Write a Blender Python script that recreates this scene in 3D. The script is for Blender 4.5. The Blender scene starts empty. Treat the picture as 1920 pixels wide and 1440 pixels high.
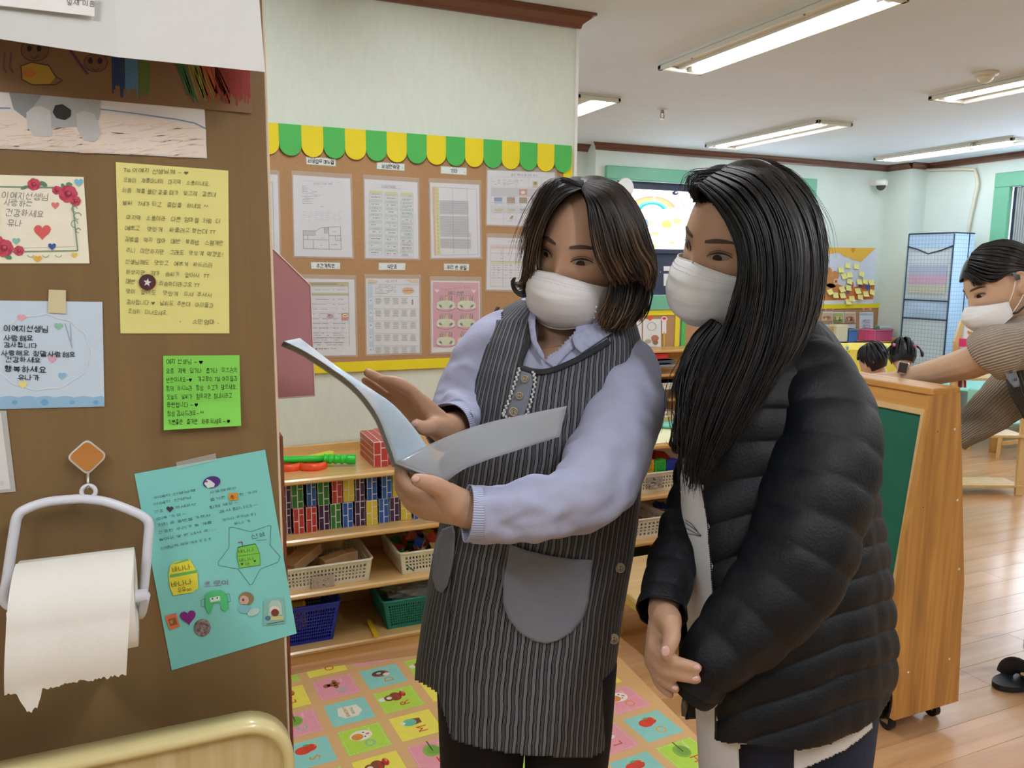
import bpy, bmesh, math, random
import numpy as np
from mathutils import Vector, Matrix, noise
S = bpy.context.scene
COL = S.collection
rnd = random.Random(7)
NR = np.random.RandomState(5)

# ---------------------------------------------------------------- camera
F, H = 1484.3, 1.40
YAW, PITCH, ROLL = math.radians(23.595), math.radians(-8.375), math.radians(0.458)
_f = np.array([math.sin(YAW)*math.cos(PITCH), math.cos(YAW)*math.cos(PITCH), math.sin(PITCH)])
_r0 = np.array([math.cos(YAW), -math.sin(YAW), 0.0])
_u0 = np.cross(_r0, _f)
CR = math.cos(ROLL)*_r0 + math.sin(ROLL)*_u0
CU = -math.sin(ROLL)*_r0 + math.cos(ROLL)*_u0
CF = _f
CP = np.array([0, 0, H])
cam = bpy.data.objects.new('camera', bpy.data.cameras.new('camera'))
COL.objects.link(cam)
cam.data.sensor_width = 36
cam.data.lens = F/1920*36
cam.data.clip_start = 0.02
cam.matrix_world = Matrix(((CR[0], CU[0], -CF[0], 0), (CR[1], CU[1], -CF[1], 0), (CR[2], CU[2], -CF[2], H), (0, 0, 0, 1)))
S.camera = cam

# ---------------------------------------------------------------- view, world, lamps' strength
S.view_settings.view_transform = 'Standard'
S.view_settings.look = 'None'
S.view_settings.gamma = 1
S.view_settings.use_curve_mapping = False
S.view_settings.exposure = 0.42
W = bpy.data.worlds.new('world'); S.world = W
W.use_nodes = True
W.node_tree.nodes['Background'].inputs[0].default_value = (0.80, 0.90, 1.0, 1)
W.node_tree.nodes['Background'].inputs[1].default_value = 1.0
TUBE = 34.0      # radiance of the fluorescent tubes
PANE = 3.0       # radiance of the daylit window panes
try:
    S.cycles.max_bounces = 8
    S.cycles.diffuse_bounces = 5
    S.cycles.caustics_reflective = False
    S.cycles.caustics_refractive = False
    S.cycles.sample_clamp_indirect = 4
except Exception:
    pass

# ---------------------------------------------------------------- pixel -> point helpers (points on real planes)
def ray(x, y):
    x = np.asarray(x, float); y = np.asarray(y, float)
    return CF + ((x-960)/F)[..., None]*CR - ((y-720)/F)[..., None]*CU
def oy(x, y, Y):
    d = ray(x, y); return CP + d*(Y/d[..., 1])[..., None]
def ox(x, y, X):
    d = ray(x, y); return CP + d*(X/d[..., 0])[..., None]
def oz(x, y, z=0.0):
    d = ray(x, y); return CP + d*((z-H)/d[..., 2])[..., None]
def od(x, y, D):
    return CP + ray(x, y)*np.asarray(D, float)[..., None]

# ---------------------------------------------------------------- materials
def lin(h):
    if not isinstance(h, str): return tuple(h)
    h = h.lstrip('#')
    c = [int(h[i:i+2], 16)/255 for i in (0, 2, 4)]
    return tuple(v/12.92 if v <= 0.04045 else ((v+0.055)/1.055)**2.4 for v in c)
_M = {}
def mat(name, col='#808080', rough=.55, metal=0, var=.05, scale=12, stretch=(1, 1, 1), bump=0, bscale=150, spec=.5, coat=0, sheen=0, rand=0, emit=0, alpha=1, trans=0, sss=0, uvbump=None):
    if name in _M: return _M[name]
    m = bpy.data.materials.new(name); m.use_nodes = True
    nt = m.node_tree; N = nt.nodes; L = nt.links
    b = N['Principled BSDF']
    c = lin(col)
    tc = N.new('ShaderNodeTexCoord'); mp = N.new('ShaderNodeMapping'); mp.inputs['Scale'].default_value = stretch
    L.new(tc.outputs['Object'], mp.inputs[0])
    nz = N.new('ShaderNodeTexNoise'); nz.inputs['Scale'].default_value = scale; nz.inputs['Detail'].default_value = 4
    L.new(mp.outputs[0], nz.inputs['Vector'])
    cr = N.new('ShaderNodeValToRGB')
    cr.color_ramp.elements[0].position = .3; cr.color_ramp.elements[1].position = .7
    cr.color_ramp.elements[0].color = tuple(max(0, v*(1-var)) for v in c)+(1,)
    cr.color_ramp.elements[1].color = tuple(min(1, v*(1+var)) for v in c)+(1,)
    L.new(nz.outputs['Fac'], cr.inputs[0])
    out = cr.outputs[0]
    if rand:
        oi = N.new('ShaderNodeObjectInfo'); hs = N.new('ShaderNodeHueSaturation')
        mr = N.new('ShaderNodeMapRange'); mr.inputs[3].default_value = 1-rand; mr.inputs[4].default_value = 1+rand
        L.new(oi.outputs['Random'], mr.inputs[0]); L.new(mr.outputs[0], hs.inputs['Value']); L.new(out, hs.inputs['Color']); out = hs.outputs[0]
    L.new(out, b.inputs['Base Color'])
    b.inputs['Roughness'].default_value = rough; b.inputs['Metallic'].default_value = metal
    b.inputs['Specular IOR Level'].default_value = spec
    b.inputs['Coat Weight'].default_value = coat; b.inputs['Coat Roughness'].default_value = .12
    b.inputs['Sheen Weight'].default_value = sheen
    b.inputs['Alpha'].default_value = alpha
    b.inputs['Transmission Weight'].default_value = trans
    if sss:
        b.inputs['Subsurface Weight'].default_value = sss; b.inputs['Subsurface Radius'].default_value = (.012, .005, .003); b.inputs['Subsurface Scale'].default_value = 1
    if emit:
        L.new(out, b.inputs['Emission Color']); b.inputs['Emission Strength'].default_value = emit
    if bump:
        n2 = N.new('ShaderNodeTexNoise'); n2.inputs['Scale'].default_value = bscale; n2.inputs['Detail'].default_value = 3
        L.new(mp.outputs[0], n2.inputs['Vector'])
        bp = N.new('ShaderNodeBump'); bp.inputs['Strength'].default_value = bump; bp.inputs['Distance'].default_value = .004
        L.new(n2.outputs['Fac'], bp.inputs['Height']); L.new(bp.outputs[0], b.inputs['Normal'])
    _M[name] = m
    return m
def wood(name, c1, c2, axis=0, rough=.35, ring=9, coat=.2, rand=0, knots=0, spec=.5, var=1.0):
    """grain running along the given axis"""
    if name in _M: return _M[name]
    m = bpy.data.materials.new(name); m.use_nodes = True
    nt = m.node_tree; N = nt.nodes; L = nt.links; b = N['Principled BSDF']
    geo = N.new('ShaderNodeNewGeometry'); mp = N.new('ShaderNodeMapping')
    sc = [ring*2.2]*3; sc[axis] = ring*.11
    mp.inputs['Scale'].default_value = sc
    L.new(geo.outputs['Position'], mp.inputs[0])
    vec = mp.outputs[0]
    oi = N.new('ShaderNodeObjectInfo')
    if rand:
        ad = N.new('ShaderNodeVectorMath'); ad.operation = 'MULTIPLY_ADD'
        ad.inputs[1].default_value = (37, 53, 71)
        cx = N.new('ShaderNodeCombineXYZ')
        for k in range(3): L.new(oi.outputs['Random'], cx.inputs[k])
        L.new(cx.outputs[0], ad.inputs[0]); L.new(vec, ad.inputs[2]); vec = ad.outputs[0]
    n1 = N.new('ShaderNodeTexNoise'); n1.inputs['Scale'].default_value = 1; n1.inputs['Detail'].default_value = 6; n1.inputs['Roughness'].default_value = .62; n1.inputs['Distortion'].default_value = .6
    L.new(vec, n1.inputs['Vector'])
    cr = N.new('ShaderNodeValToRGB'); e = cr.color_ramp.elements
    e[0].position = .3; e[1].position = .72
    e[0].color = lin(c2)+(1,); e[1].color = lin(c1)+(1,)
    L.new(n1.outputs['Fac'], cr.inputs[0]); out = cr.outputs[0]
    if knots:
        v = N.new('ShaderNodeTexNoise'); v.inputs['Scale'].default_value = .8; v.inputs['Detail'].default_value = 2
        mp2 = N.new('ShaderNodeMapping'); s2 = [9]*3; s2[axis] = 2.5; mp2.inputs['Scale'].default_value = s2
        L.new(geo.outputs['Position'], mp2.inputs[0]); L.new(mp2.outputs[0], v.inputs['Vector'])
        k = N.new('ShaderNodeValToRGB'); k.color_ramp.elements[0].position = .64; k.color_ramp.elements[1].position = .74
        k.color_ramp.elements[0].color = (0, 0, 0, 1); k.color_ramp.elements[1].color = (knots, knots, knots, 1)
        L.new(v.outputs['Fac'], k.inputs[0])
        mx = N.new('ShaderNodeMixRGB'); mx.blend_type = 'MULTIPLY'; mx.inputs[2].default_value = (.42, .33, .28, 1)
        L.new(k.outputs[0], mx.inputs[0]); L.new(out, mx.inputs[1]); out = mx.outputs[0]
    if rand:
        hs = N.new('ShaderNodeHueSaturation'); mr = N.new('ShaderNodeMapRange'); mr.inputs[3].default_value = 1-rand; mr.inputs[4].default_value = 1+rand
        L.new(oi.outputs['Random'], mr.inputs[0]); L.new(mr.outputs[0], hs.inputs['Value']); L.new(out, hs.inputs['Color']); out = hs.outputs[0]
    L.new(out, b.inputs['Base Color'])
    b.inputs['Roughness'].default_value = rough; b.inputs['Coat Weight'].default_value = coat; b.inputs['Coat Roughness'].default_value = .15
    b.inputs['Specular IOR Level'].default_value = spec
    _M[name] = m
    return m
def flat(col, rough=.7, emit=0):
    """ink, paint or print of one colour"""
    k = 'print_'+(col.lstrip('#') if isinstance(col, str) else '_'.join('%d' % (v*255) for v in col)) + ('_lit' if emit else '') + ('' if rough == .7 else '_gloss')
    return mat(k, col, rough, var=.03, scale=60, emit=emit)
def emission(name, col, strength):
    if name in _M: return _M[name]
    m = bpy.data.materials.new(name); m.use_nodes = True
    nt = m.node_tree
    nt.nodes.remove(nt.nodes['Principled BSDF'])
    e = nt.nodes.new('ShaderNodeEmission'); e.inputs[0].default_value = lin(col)+(1,); e.inputs[1].default_value = strength
    nt.links.new(e.outputs[0], nt.nodes['Material Output'].inputs[0])
    _M[name] = m
    return m

# ---------------------------------------------------------------- objects
ORG = {}
def origin(o):
    return ORG.get(o.name, np.zeros(3)) if o else np.zeros(3)
def tag(o, label=None, cat=None, group=None, kind=None):
    if label: o['label'] = label
    if cat: o['category'] = cat
    if group: o['group'] = group
    if kind: o['kind'] = kind
    return o
def thing(name, label, cat, loc=(0, 0, 0), group=None):
    o = bpy.data.objects.new(name, None); COL.objects.link(o)
    o.empty_display_size = .05
    o.location = loc; ORG[o.name] = np.array(loc, float)
    return tag(o, label, cat, group)
def link(name, me, parent=None, loc=None):
    o = bpy.data.objects.new(name, me); COL.objects.link(o)
    if parent is not None: o.parent = parent
    base = origin(parent)
    if loc is None: loc = base
    o.location = np.asarray(loc, float)-base
    ORG[o.name] = np.asarray(loc, float)
    return o
def mesh(name, V, Fs, mats, parent=None, smooth=False, fm=None, uv=None, at=None):
    """world-space vertices; the origin is put at the parent's origin, at 'at', or at the base of the mesh"""
    V = np.asarray(V, float).reshape(-1, 3)
    if at is None:
        at = origin(parent) if parent is not None else np.array([(V[:, 0].min()+V[:, 0].max())/2, (V[:, 1].min()+V[:, 1].max())/2, V[:, 2].min()])
    me = bpy.data.meshes.new(name)
    me.from_pydata((V-at).tolist(), [], [list(map(int, f)) for f in Fs])
    if not isinstance(mats, (list, tuple)): mats = [mats]
    for m in mats: me.materials.append(m)
    if fm is not None: me.polygons.foreach_set('material_index', np.asarray(fm, np.int32))
    if smooth: me.polygons.foreach_set('use_smooth', np.ones(len(me.polygons), bool))
    if uv is not None:
        ul = me.uv_layers.new(name='UVMap'); li = np.zeros(len(me.loops), np.int32); me.loops.foreach_get('vertex_index', li)
        ul.data.foreach_set('uv', np.asarray(uv, float)[li].ravel())
    me.update()
    return link(name, me, parent, at)
class G:
    """geometry collector: several shapes, one mesh"""
    def __init__(s): s.V = []; s.F = []; s.M = []; s.n = 0
    def add(s, V, Fs, m=0):
        V = np.asarray(V, float).reshape(-1, 3)
        s.V.append(V); s.F += [[i+s.n for i in f] for f in Fs]; s.M += [m]*len(Fs); s.n += len(V); return s
    def box(s, lo, hi, m=0, bev=0):
        lo = np.minimum(lo, hi)*1.0; hi = np.maximum(lo, hi)*1.0
        return s.obox((lo+hi)/2, np.eye(3), (hi-lo)/2, m, bev)
    def obox(s, c, ax, h, m=0, bev=0):
        """oriented box, optional chamfer"""
        c = np.asarray(c, float); ax = np.asarray(ax, float); h = np.asarray(h, float)
        if not bev:
            P = [c+ax.T@(h*np.array(k)) for k in ((-1, -1, -1), (1, -1, -1), (1, 1, -1), (-1, 1, -1), (-1, -1, 1), (1, -1, 1), (1, 1, 1), (-1, 1, 1))]
            return s.add(P, [(0, 3, 2, 1), (4, 5, 6, 7), (0, 1, 5, 4), (1, 2, 6, 5), (2, 3, 7, 6), (3, 0, 4, 7)], m)
        bev = min(bev, h.min()*.9)
        P = []; idx = {}
        for a in range(3):
            for sx in (-1, 1):
                for sy in (-1, 1):
                    for sz in (-1, 1):
                        sg = np.array([sx, sy, sz]); v = sg*h; o = v.copy()
                        for b in range(3):
                            if b != a: o[b] -= sg[b]*bev
                        idx[(a, sx, sy, sz)] = len(P); P.append(c+ax.T@o)
        Fq = []
        for a in range(3):
            b, d = [(1, 2), (2, 0), (0, 1)][a]
            for sg in (-1, 1):
                q = []
                for (p, r) in ((-1, -1), (1, -1), (1, 1), (-1, 1)):
                    k = [0, 0, 0]; k[a] = sg; k[b] = p; k[d] = r; q.append(idx[(a,)+tuple(k)])
                Fq.append(q if sg > 0 else q[::-1])
        for a in range(3):
            b, d = [(1, 2), (2, 0), (0, 1)][a]
            for p in (-1, 1):
                for r in (-1, 1):
                    k0 = [0]*3; k1 = [0]*3; k0[a] = -1; k1[a] = 1; k0[b] = k1[b] = p; k0[d] = k1[d] = r
                    q = [idx[(b,)+tuple(k0)], idx[(b,)+tuple(k1)], idx[(d,)+tuple(k1)], idx[(d,)+tuple(k0)]]
                    Fq.append(q if p*r < 0 else q[::-1])
        for sx in (-1, 1):
            for sy in (-1, 1):
                for sz in (-1, 1):
                    q = [idx[(a, sx, sy, sz)] for a in range(3)]
                    Fq.append(q if sx*sy*sz > 0 else q[::-1])
        return s.add(P, Fq, m)
    def prism(s, poly, vec, m=0):
        """closed planar polygon (3-D points) extruded by vec"""
        A = np.asarray(poly, float); n = len(A); B = A+np.asarray(vec, float)
        nr = np.zeros(3)
        for i in range(n): nr += np.cross(A[i], A[(i+1) % n])
        fl = np.dot(nr, vec) > 0
        a = list(range(n)); b = list(range(n, 2*n))
        Fs = [a[::-1] if fl else a, b if fl else b[::-1]]
        for i in range(n):
            j = (i+1) % n; q = [i, j, n+j, n+i]; Fs.append(q if fl else q[::-1])
        return s.add(np.vstack([A, B]), Fs, m)
    def tube(s, pts, rad, K=8, m=0, closed=False, flatten=None):
        V, Fs = tube_geo(pts, rad, K, closed, flatten); return s.add(V, Fs, m)
    def ball(s, c, r, m=0, nu=16, nv=10, ax=None):
        r = np.ones(3)*np.asarray(r, float); V = []
        ax = np.eye(3) if ax is None else np.asarray(ax, float)
        for j in range(nv+1):
            t = math.pi*j/nv
            for i in range(nu):
                a = 2*math.pi*i/nu
                V.append(np.asarray(c)+ax.T@(r*np.array([math.sin(t)*math.cos(a), math.sin(t)*math.sin(a), math.cos(t)])))
        Fs = []
        for j in range(nv):
            for i in range(nu):
                k = (i+1) % nu; Fs.append((j*nu+i, (j+1)*nu+i, (j+1)*nu+k, j*nu+k))
        return s.add(V, Fs, m)
    def build(s, name, mats, parent=None, smooth=False, at=None):
        return mesh(name, np.vstack(s.V), s.F, mats, parent, smooth, s.M, at=at)
def tube_geo(pts, rad, K=8, closed=False, flatten=None):
    P = np.asarray(pts, float); n = len(P)
    R = np.ones(n)*np.asarray(rad, float) if np.ndim(rad) < 2 else np.asarray(rad, float)
    T = np.gradient(P, axis=0) if not closed else np.roll(P, -1, 0)-np.roll(P, 1, 0)
    T /= np.linalg.norm(T, axis=1)[:, None]+1e-12
    ref = np.array([0, 0, 1.0]) if abs(T[0][2]) < .9 else np.array([1.0, 0, 0])
    nrm = np.cross(T[0], ref); nrm /= np.linalg.norm(nrm)
    V = []; a = np.linspace(0, 2*np.pi, K, endpoint=False)+np.pi/K
    for i in range(n):
        nrm = nrm-T[i]*np.dot(nrm, T[i]); nrm /= np.linalg.norm(nrm)+1e-12
        bn = np.cross(T[i], nrm)
        r1, r2 = (R[i], R[i]) if R.ndim == 1 else R[i]
        V.append(P[i]+np.outer(np.cos(a)*r1, nrm)+np.outer(np.sin(a)*r2, bn))
    V = np.vstack(V); Fs = []
    m = n if closed else n-1
    for i in range(m):
        for k in range(K):
            j = (i+1) % n; l = (k+1) % K
            Fs.append((i*K+k, i*K+l, j*K+l, j*K+k))
    if not closed:
        Fs.append(list(range(K))[::-1]); Fs.append([(n-1)*K+k for k in range(K)])
    return V, Fs
def spline(P, n):
    """Catmull-Rom through the points"""
    P = np.asarray(P, float); m = len(P)
    if m == 2:
        t = np.linspace(0, 1, n)[:, None]; return P[0]*(1-t)+P[1]*t
    Q = np.vstack([2*P[0]-P[1], P, 2*P[-1]-P[-2]])
    d = np.r_[0, np.cumsum(np.linalg.norm(np.diff(P[:, :3], axis=0), axis=1)**.5+1e-9)]; d /= d[-1]
    out = []
    for t in np.linspace(0, 1, n):
        i = min(max(np.searchsorted(d, t, 'right')-1, 0), m-2); u = (t-d[i])/(d[i+1]-d[i])
        a, b, c, e = Q[i], Q[i+1], Q[i+2], Q[i+3]
        out.append(.5*(2*b+(c-a)*u+(2*a-5*b+4*c-e)*u*u+(3*b-a-3*c+e)*u**3))
    return np.array(out)
def smooth(o, f=True):
    o.data.polygons.foreach_set('use_smooth', np.ones(len(o.data.polygons), bool)*f); return o
def dup(o, loc=None, label=None, group=None, rotz=None):
    """a thing with copies of its parts and sub-parts"""
    r = o.copy(); COL.objects.link(r)
    if loc is not None: r.location = loc
    if rotz is not None: r.rotation_euler = (0, 0, rotz)
    if label: r['label'] = label
    if group: r['group'] = group
    for ch in o.children:
        c = ch.copy(); COL.objects.link(c); c.parent = r
        for g in ch.children:
            d = g.copy(); COL.objects.link(d); d.parent = c
    return r
def struct(o): o['kind'] = 'structure'; return o

# ---------------------------------------------------------------- flat print on a plane
_TXT = {}
def _font(s):
    if s not in _TXT:
        c = bpy.data.curves.new('lettering', 'FONT'); c.body = s; c.resolution_u = 3
        sc = bpy.data.scenes.get('lettering') or bpy.data.scenes.new('lettering')
        o = bpy.data.objects.new('lettering', c); sc.collection.objects.link(o)
        sc.view_layers[0].update(); me = o.evaluated_get(sc.view_layers[0].depsgraph).to_mesh()
        V = np.array([v.co[:] for v in me.vertices]).reshape(-1, 3)[:, :2]; Fs = [tuple(p.vertices) for p in me.polygons]
        bpy.data.objects.remove(o); bpy.data.curves.remove(c)
        _TXT[s] = (V, Fs)
    return _TXT[s]
# handwriting: Korean syllables written stroke by stroke (boxes 0..1, y down)
_RING = [(.5+.5*math.cos(k*.5236), .5+.5*math.sin(k*.5236)) for k in range(13)]
_CON = {'ㄱ': [[(0, .08), (1, 0), (.75, 1)]], 'ㄴ': [[(0, 0), (0, 1), (1, .95)]], 'ㄷ': [[(1, 0), (0, .03), (0, 1), (1, .97)]], 'ㄹ': [[(0, 0), (1, 0), (1, .5), (0, .5), (0, 1), (1, 1)]],
        'ㅁ': [[(0, 0), (1, 0), (1, 1), (0, 1), (0, 0)]], 'ㅂ': [[(0, 0), (0, 1), (1, 1), (1, 0)], [(0, .5), (1, .5)]], 'ㅅ': [[(.55, 0), (.4, .5), (0, 1)], [(.47, .4), (1, 1)]], 'ㅇ': [_RING],
        'ㅈ': [[(0, 0), (1, 0), (.5, .5), (0, 1)], [(.55, .5), (1, 1)]], 'ㅊ': [[(.35, -.12), (.7, -.1)], [(0, .2), (1, .2), (.5, .6), (0, 1)], [(.55, .6), (1, 1)]],
        'ㅋ': [[(0, .05), (1, 0), (.75, 1)], [(0, .5), (.9, .45)]], 'ㅌ': [[(1, 0), (0, .03), (0, 1), (1, .97)], [(0, .5), (.9, .5)]],
        'ㅍ': [[(0, 0), (1, 0)], [(.3, 0), (.33, 1)], [(.7, 0), (.67, 1)], [(0, 1), (1, 1)]], 'ㅎ': [[(.35, -.1), (.65, -.1)], [(0, .16), (1, .16)], [(x*.6+.2, y*.62+.38) for x, y in _RING]]}
_INI = 'ㄱ ㄱㄱ ㄴ ㄷ ㄷㄷ ㄹ ㅁ ㅂ ㅂㅂ ㅅ ㅅㅅ ㅇ ㅈ ㅈㅈ ㅊ ㅋ ㅌ ㅍ ㅎ'.split(' ')
_VOW = 'ㅏ ㅐ ㅑ ㅒ ㅓ ㅔ ㅕ ㅖ ㅗ ㅗㅏ ㅗㅐ ㅗㅣ ㅛ ㅜ ㅜㅓ ㅜㅔ ㅜㅣ ㅠ ㅡ ㅡㅣ ㅣ'.split(' ')
_FIN = ' |ㄱ|ㄱㄱ|ㄱㅅ|ㄴ|ㄴㅈ|ㄴㅎ|ㄷ|ㄹ|ㄹㄱ|ㄹㅁ|ㄹㅂ|ㄹㅅ|ㄹㅌ|ㄹㅍ|ㄹㅎ|ㅁ|ㅂ|ㅂㅅ|ㅅ|ㅅㅅ|ㅇ|ㅈ|ㅊ|ㅋ|ㅌ|ㅍ|ㅎ'.split('|')
_VER = {'ㅏ': [[(.3, 0), (.3, 1)], [(.3, .5), (1, .5)]], 'ㅑ': [[(.3, 0), (.3, 1)], [(.3, .35), (1, .35)], [(.3, .62), (1, .62)]], 'ㅓ': [[(.8, 0), (.8, 1)], [(.1, .5), (.8, .5)]], 'ㅕ': [[(.8, 0), (.8, 1)], [(.1, .35), (.8, .35)], [(.1, .62), (.8, .62)]],
        'ㅐ': [[(.2, .05), (.2, .95)], [(.2, .5), (.8, .5)], [(.8, 0), (.8, 1)]], 'ㅒ': [[(.2, .05), (.2, .95)], [(.2, .38), (.8, .38)], [(.2, .62), (.8, .62)], [(.8, 0), (.8, 1)]], 'ㅔ': [[(.5, .05), (.5, .95)], [(0, .5), (.5, .5)], [(.95, 0), (.95, 1)]], 'ㅖ': [[(.5, .05), (.5, .95)], [(0, .38), (.5, .38)], [(0, .62), (.5, .62)], [(.95, 0), (.95, 1)]], 'ㅣ': [[(.6, 0), (.6, 1)]]}
_HOR = {'ㅗ': [[(.5, 0), (.5, .7)], [(0, .7), (1, .7)]], 'ㅛ': [[(.33, 0), (.33, .7)], [(.67, 0), (.67, .7)], [(0, .7), (1, .7)]], 'ㅜ': [[(0, .3), (1, .3)], [(.5, .3), (.5, 1)]], 'ㅠ': [[(0, .3), (1, .3)], [(.33, .3), (.33, 1)], [(.67, .3), (.67, 1)]], 'ㅡ': [[(0, .5), (1, .5)]]}
def _cons(t, b):
    x0, y0, x1, y1 = b; out = []; n = len(t)
    for k, ch in enumerate(t):
        w = (x1-x0)/n; a = x0+k*w
        for st in _CON[ch]: out.append([(a+p*w*(.86 if n > 1 else 1), y0+q*(y1-y0)) for p, q in st])
    return out
def _box(sts, b):
    x0, y0, x1, y1 = b; return [[(x0+p*(x1-x0), y0+q*(y1-y0)) for p, q in st] for st in sts]
def syllable(ch):
    k = ord(ch)-0xAC00; i, v, f = k//588, (k % 588)//28, k % 28
    h = .60 if f else 1.0; I, Vw, Fi = _INI[i], _VOW[v], _FIN[f].strip(); out = []
    if Vw[0] in _VER:
        out += _cons(I, (.02, .06*h, .52, .88*h)); out += _box(_VER[Vw], (.60, 0, .96, h))
    elif len(Vw) == 1:
        out += _cons(I, (.16, .03, .84, .48*h)); out += _box(_HOR[Vw], (.02, .56*h, .98, h))
    else:
        out += _cons(I, (.06, .03, .56, .48*h)); out += _box(_HOR[Vw[0]], (0, .55*h, .66, .95*h)); out += _box(_VER[Vw[1]], (.64, 0, .98, h))
    if Fi: out += _cons(Fi, (.16, .70, .86, 1.0))
    return out
def text_geo(s, pen=.072):
    V = []; Fs = []; x = 0; n = 0; run = ''; r = random.Random(len(s)*31+ord(s[0]))
    def stroke(pts):
        nonlocal n
        for a, b in zip(pts[:-1], pts[1:]):
            a = np.array(a, float); b = np.array(b, float); d = b-a; L = np.hypot(*d)
            if L < 1e-5: continue
            m = np.array([-d[1], d[0]])/L*pen/2; e = d/L*pen*.3
            V.extend([a-e+m, b+e+m, b+e-m, a-e-m]); Fs.append((n, n+1, n+2, n+3)); n += 4
    def flush():
        nonlocal run, x, n
        t = run.strip(' '); lead = len(run)-len(run.lstrip(' ')); x += .32*lead
        if t:
            A, B = _font(t)
            if len(A): V.extend(list(A+(x, 0))); Fs.extend([tuple(i+n for i in f) for f in B]); n += len(A); x += A[:, 0].max()+.08
        x += .32*(len(run)-lead-len(t)) if t else 0
        run = ''
    for ch in s:
        if '가' <= ch <= '힣' or ch in 'ㅎㅋ♥♡':
            flush()
            if ch in '♥♡':
                t = np.linspace(0, 2*np.pi, 16); P = np.c_[.4+.38*np.sin(t)**3, .3+(13*np.cos(t)-5*np.cos(2*t)-2*np.cos(3*t)-np.cos(4*t))/44]
                if ch == '♥': V.extend(list(P[:-1])); Fs.append(tuple(range(n, n+15))); n += 15
                else: stroke([tuple(p) for p in P])
                x0 = x; 
                for k in range(len(V)-(15 if ch == '♥' else 4*15), len(V)): V[k] = V[k]+np.array((x0, 0))
                x += .9; continue
            sts = syllable(ch) if ch >= '가' else _cons(ch, (.05, .1, .75, .95))
            j = (r.uniform(-.04, .04), r.uniform(-.06, .06), r.uniform(.9, 1.05))
            for st in sts: stroke([(x+p*.86*j[2]+j[0], .80-q*.86*j[2]+j[1]) for p, q in st])
            x += .98
        else: run += ch
    flush()
    return np.array(V).reshape(-1, 2), Fs
class Art:
    """shapes given in photo pixels, laid on the plane pf with an outward normal n"""
    def __init__(s, pf, n, base=.0006, step=.00012): s.pf = pf; s.n = np.asarray(n, float); s.b = base; s.st = step; s.g = G(); s.mats = []
    def mi(s, col):
        m = flat(col) if not isinstance(col, bpy.types.Material) else col
        if m not in s.mats: s.mats.append(m)
        return s.mats.index(m)
    def put(s, P, Fs, col, layer):
        P = np.asarray(P, float)
        V = s.pf(P[:, 0], P[:, 1])+s.n*(s.b+s.st*layer)
        Fo = []
        for f in Fs:
            a, b, c = V[f[0]], V[f[1]], V[f[2]]
            Fo.append(f if np.dot(np.cross(b-a, c-a), s.n) > 0 else tuple(f)[::-1])
        s.g.add(V, Fo, s.mi(col)); return s
    def poly(s, pts, col, layer=1): return s.put(pts, [tuple(range(len(pts)))], col, layer)
    def rect(s, x0, y0, x1, y1, col, layer=1, sk=0, sv=0):
        """sk: vertical shift per pixel of x (perspective slope); sv: horizontal shift per pixel of y"""
        return s.poly([(x0, y0), (x1, y0+sk*(x1-x0)), (x1+sv*(y1-y0), y1+sk*(x1-x0)), (x0+sv*(y1-y0), y1)], col, layer)
    def line(s, a, b, w, col, layer=2):
        a = np.array(a, float); b = np.array(b, float); d = b-a; L = np.hypot(*d)
        if L < 1e-6: return s
        n = np.array([-d[1], d[0]])/L*w/2
        return s.poly([a+n, b+n, b-n, a-n], col, layer)
    def path(s, pts, w, col, layer=2):
        for a, b in zip(pts[:-1], pts[1:]): s.line(a, b, w, col, layer)
        return s
    def disc(s, x, y, rx, ry, col, layer=1, n=20, rot=0):
        t = np.linspace(0, 2*np.pi, n, endpoint=False); c, q = math.cos(rot), math.sin(rot)
        u, v = rx*np.cos(t), ry*np.sin(t)
        return s.poly(np.c_[x+c*u-q*v, y+q*u+c*v], col, layer)
    def heart(s, x, y, r, col, layer=2, rot=0):
        t = np.linspace(0, 2*np.pi, 24, endpoint=False)
        u = 16*np.sin(t)**3/17*r; v = -(13*np.cos(t)-5*np.cos(2*t)-2*np.cos(3*t)-np.cos(4*t))/17*r
        c, q = math.cos(rot), math.sin(rot)
        return s.poly(np.c_[x+c*u-q*v, y+q*u+c*v], col, layer)
    def star(s, x, y, r, col, layer=2, rot=0, k=.42):
        t = np.arange(10)*np.pi/5+rot-np.pi/2; rr = np.where(np.arange(10) % 2 == 0, r, r*k)
        P = np.c_[x+rr*np.cos(t), y+rr*np.sin(t)]
        return s.put(np.vstack([P, [[x, y]]]), [(i, (i+1) % 10, 10) for i in range(10)], col, layer)
    def text(s, t, x, y, size, col='#222222', ang=0, w=None, layer=3, bold=0, align=0, shear=0):
        """baseline start x, y in pixels; size = em in pixels; w fits the width"""
        V, Fs = text_geo(t)
        if not len(V): return s
        V = V.copy(); wd = V[:, 0].max()
        sx = size if w is None else w/max(wd, 1e-6)
        u = V[:, 0]*sx-align*wd*sx; v = V[:, 1]*size; u = u+shear*v
        c, q = math.cos(ang), math.sin(ang)
        for dx, dy in ([(0, 0)] if not bold else [(0, 0), (bold, 0), (0, bold), (bold, bold)]):
            s.put(np.c_[x+dx+c*u+q*v, y+dy+q*u-c*v], Fs, col, layer+(.2 if dx or dy else 0))
        return s
    def scribble(s, x0, y0, x1, col, h=2, sk=0, layer=2, gap=.25, seed=0):
        """a row of print too small to read: short dashes"""
        r = random.Random(seed+int(x0*7+y0*13)); x = x0
        while x < x1:
            L = min(r.uniform(1.5, 6), x1-x)
            if r.random() > gap: s.rect(x, y0+sk*(x-x0), x+L, y0+h+sk*(x-x0), col, layer, sk)
            x += L+r.uniform(.6, 1.6)
        return s
    def build(s, name, parent):
        if not s.g.V: return None
        return s.g.build(name, s.mats, parent)
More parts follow.
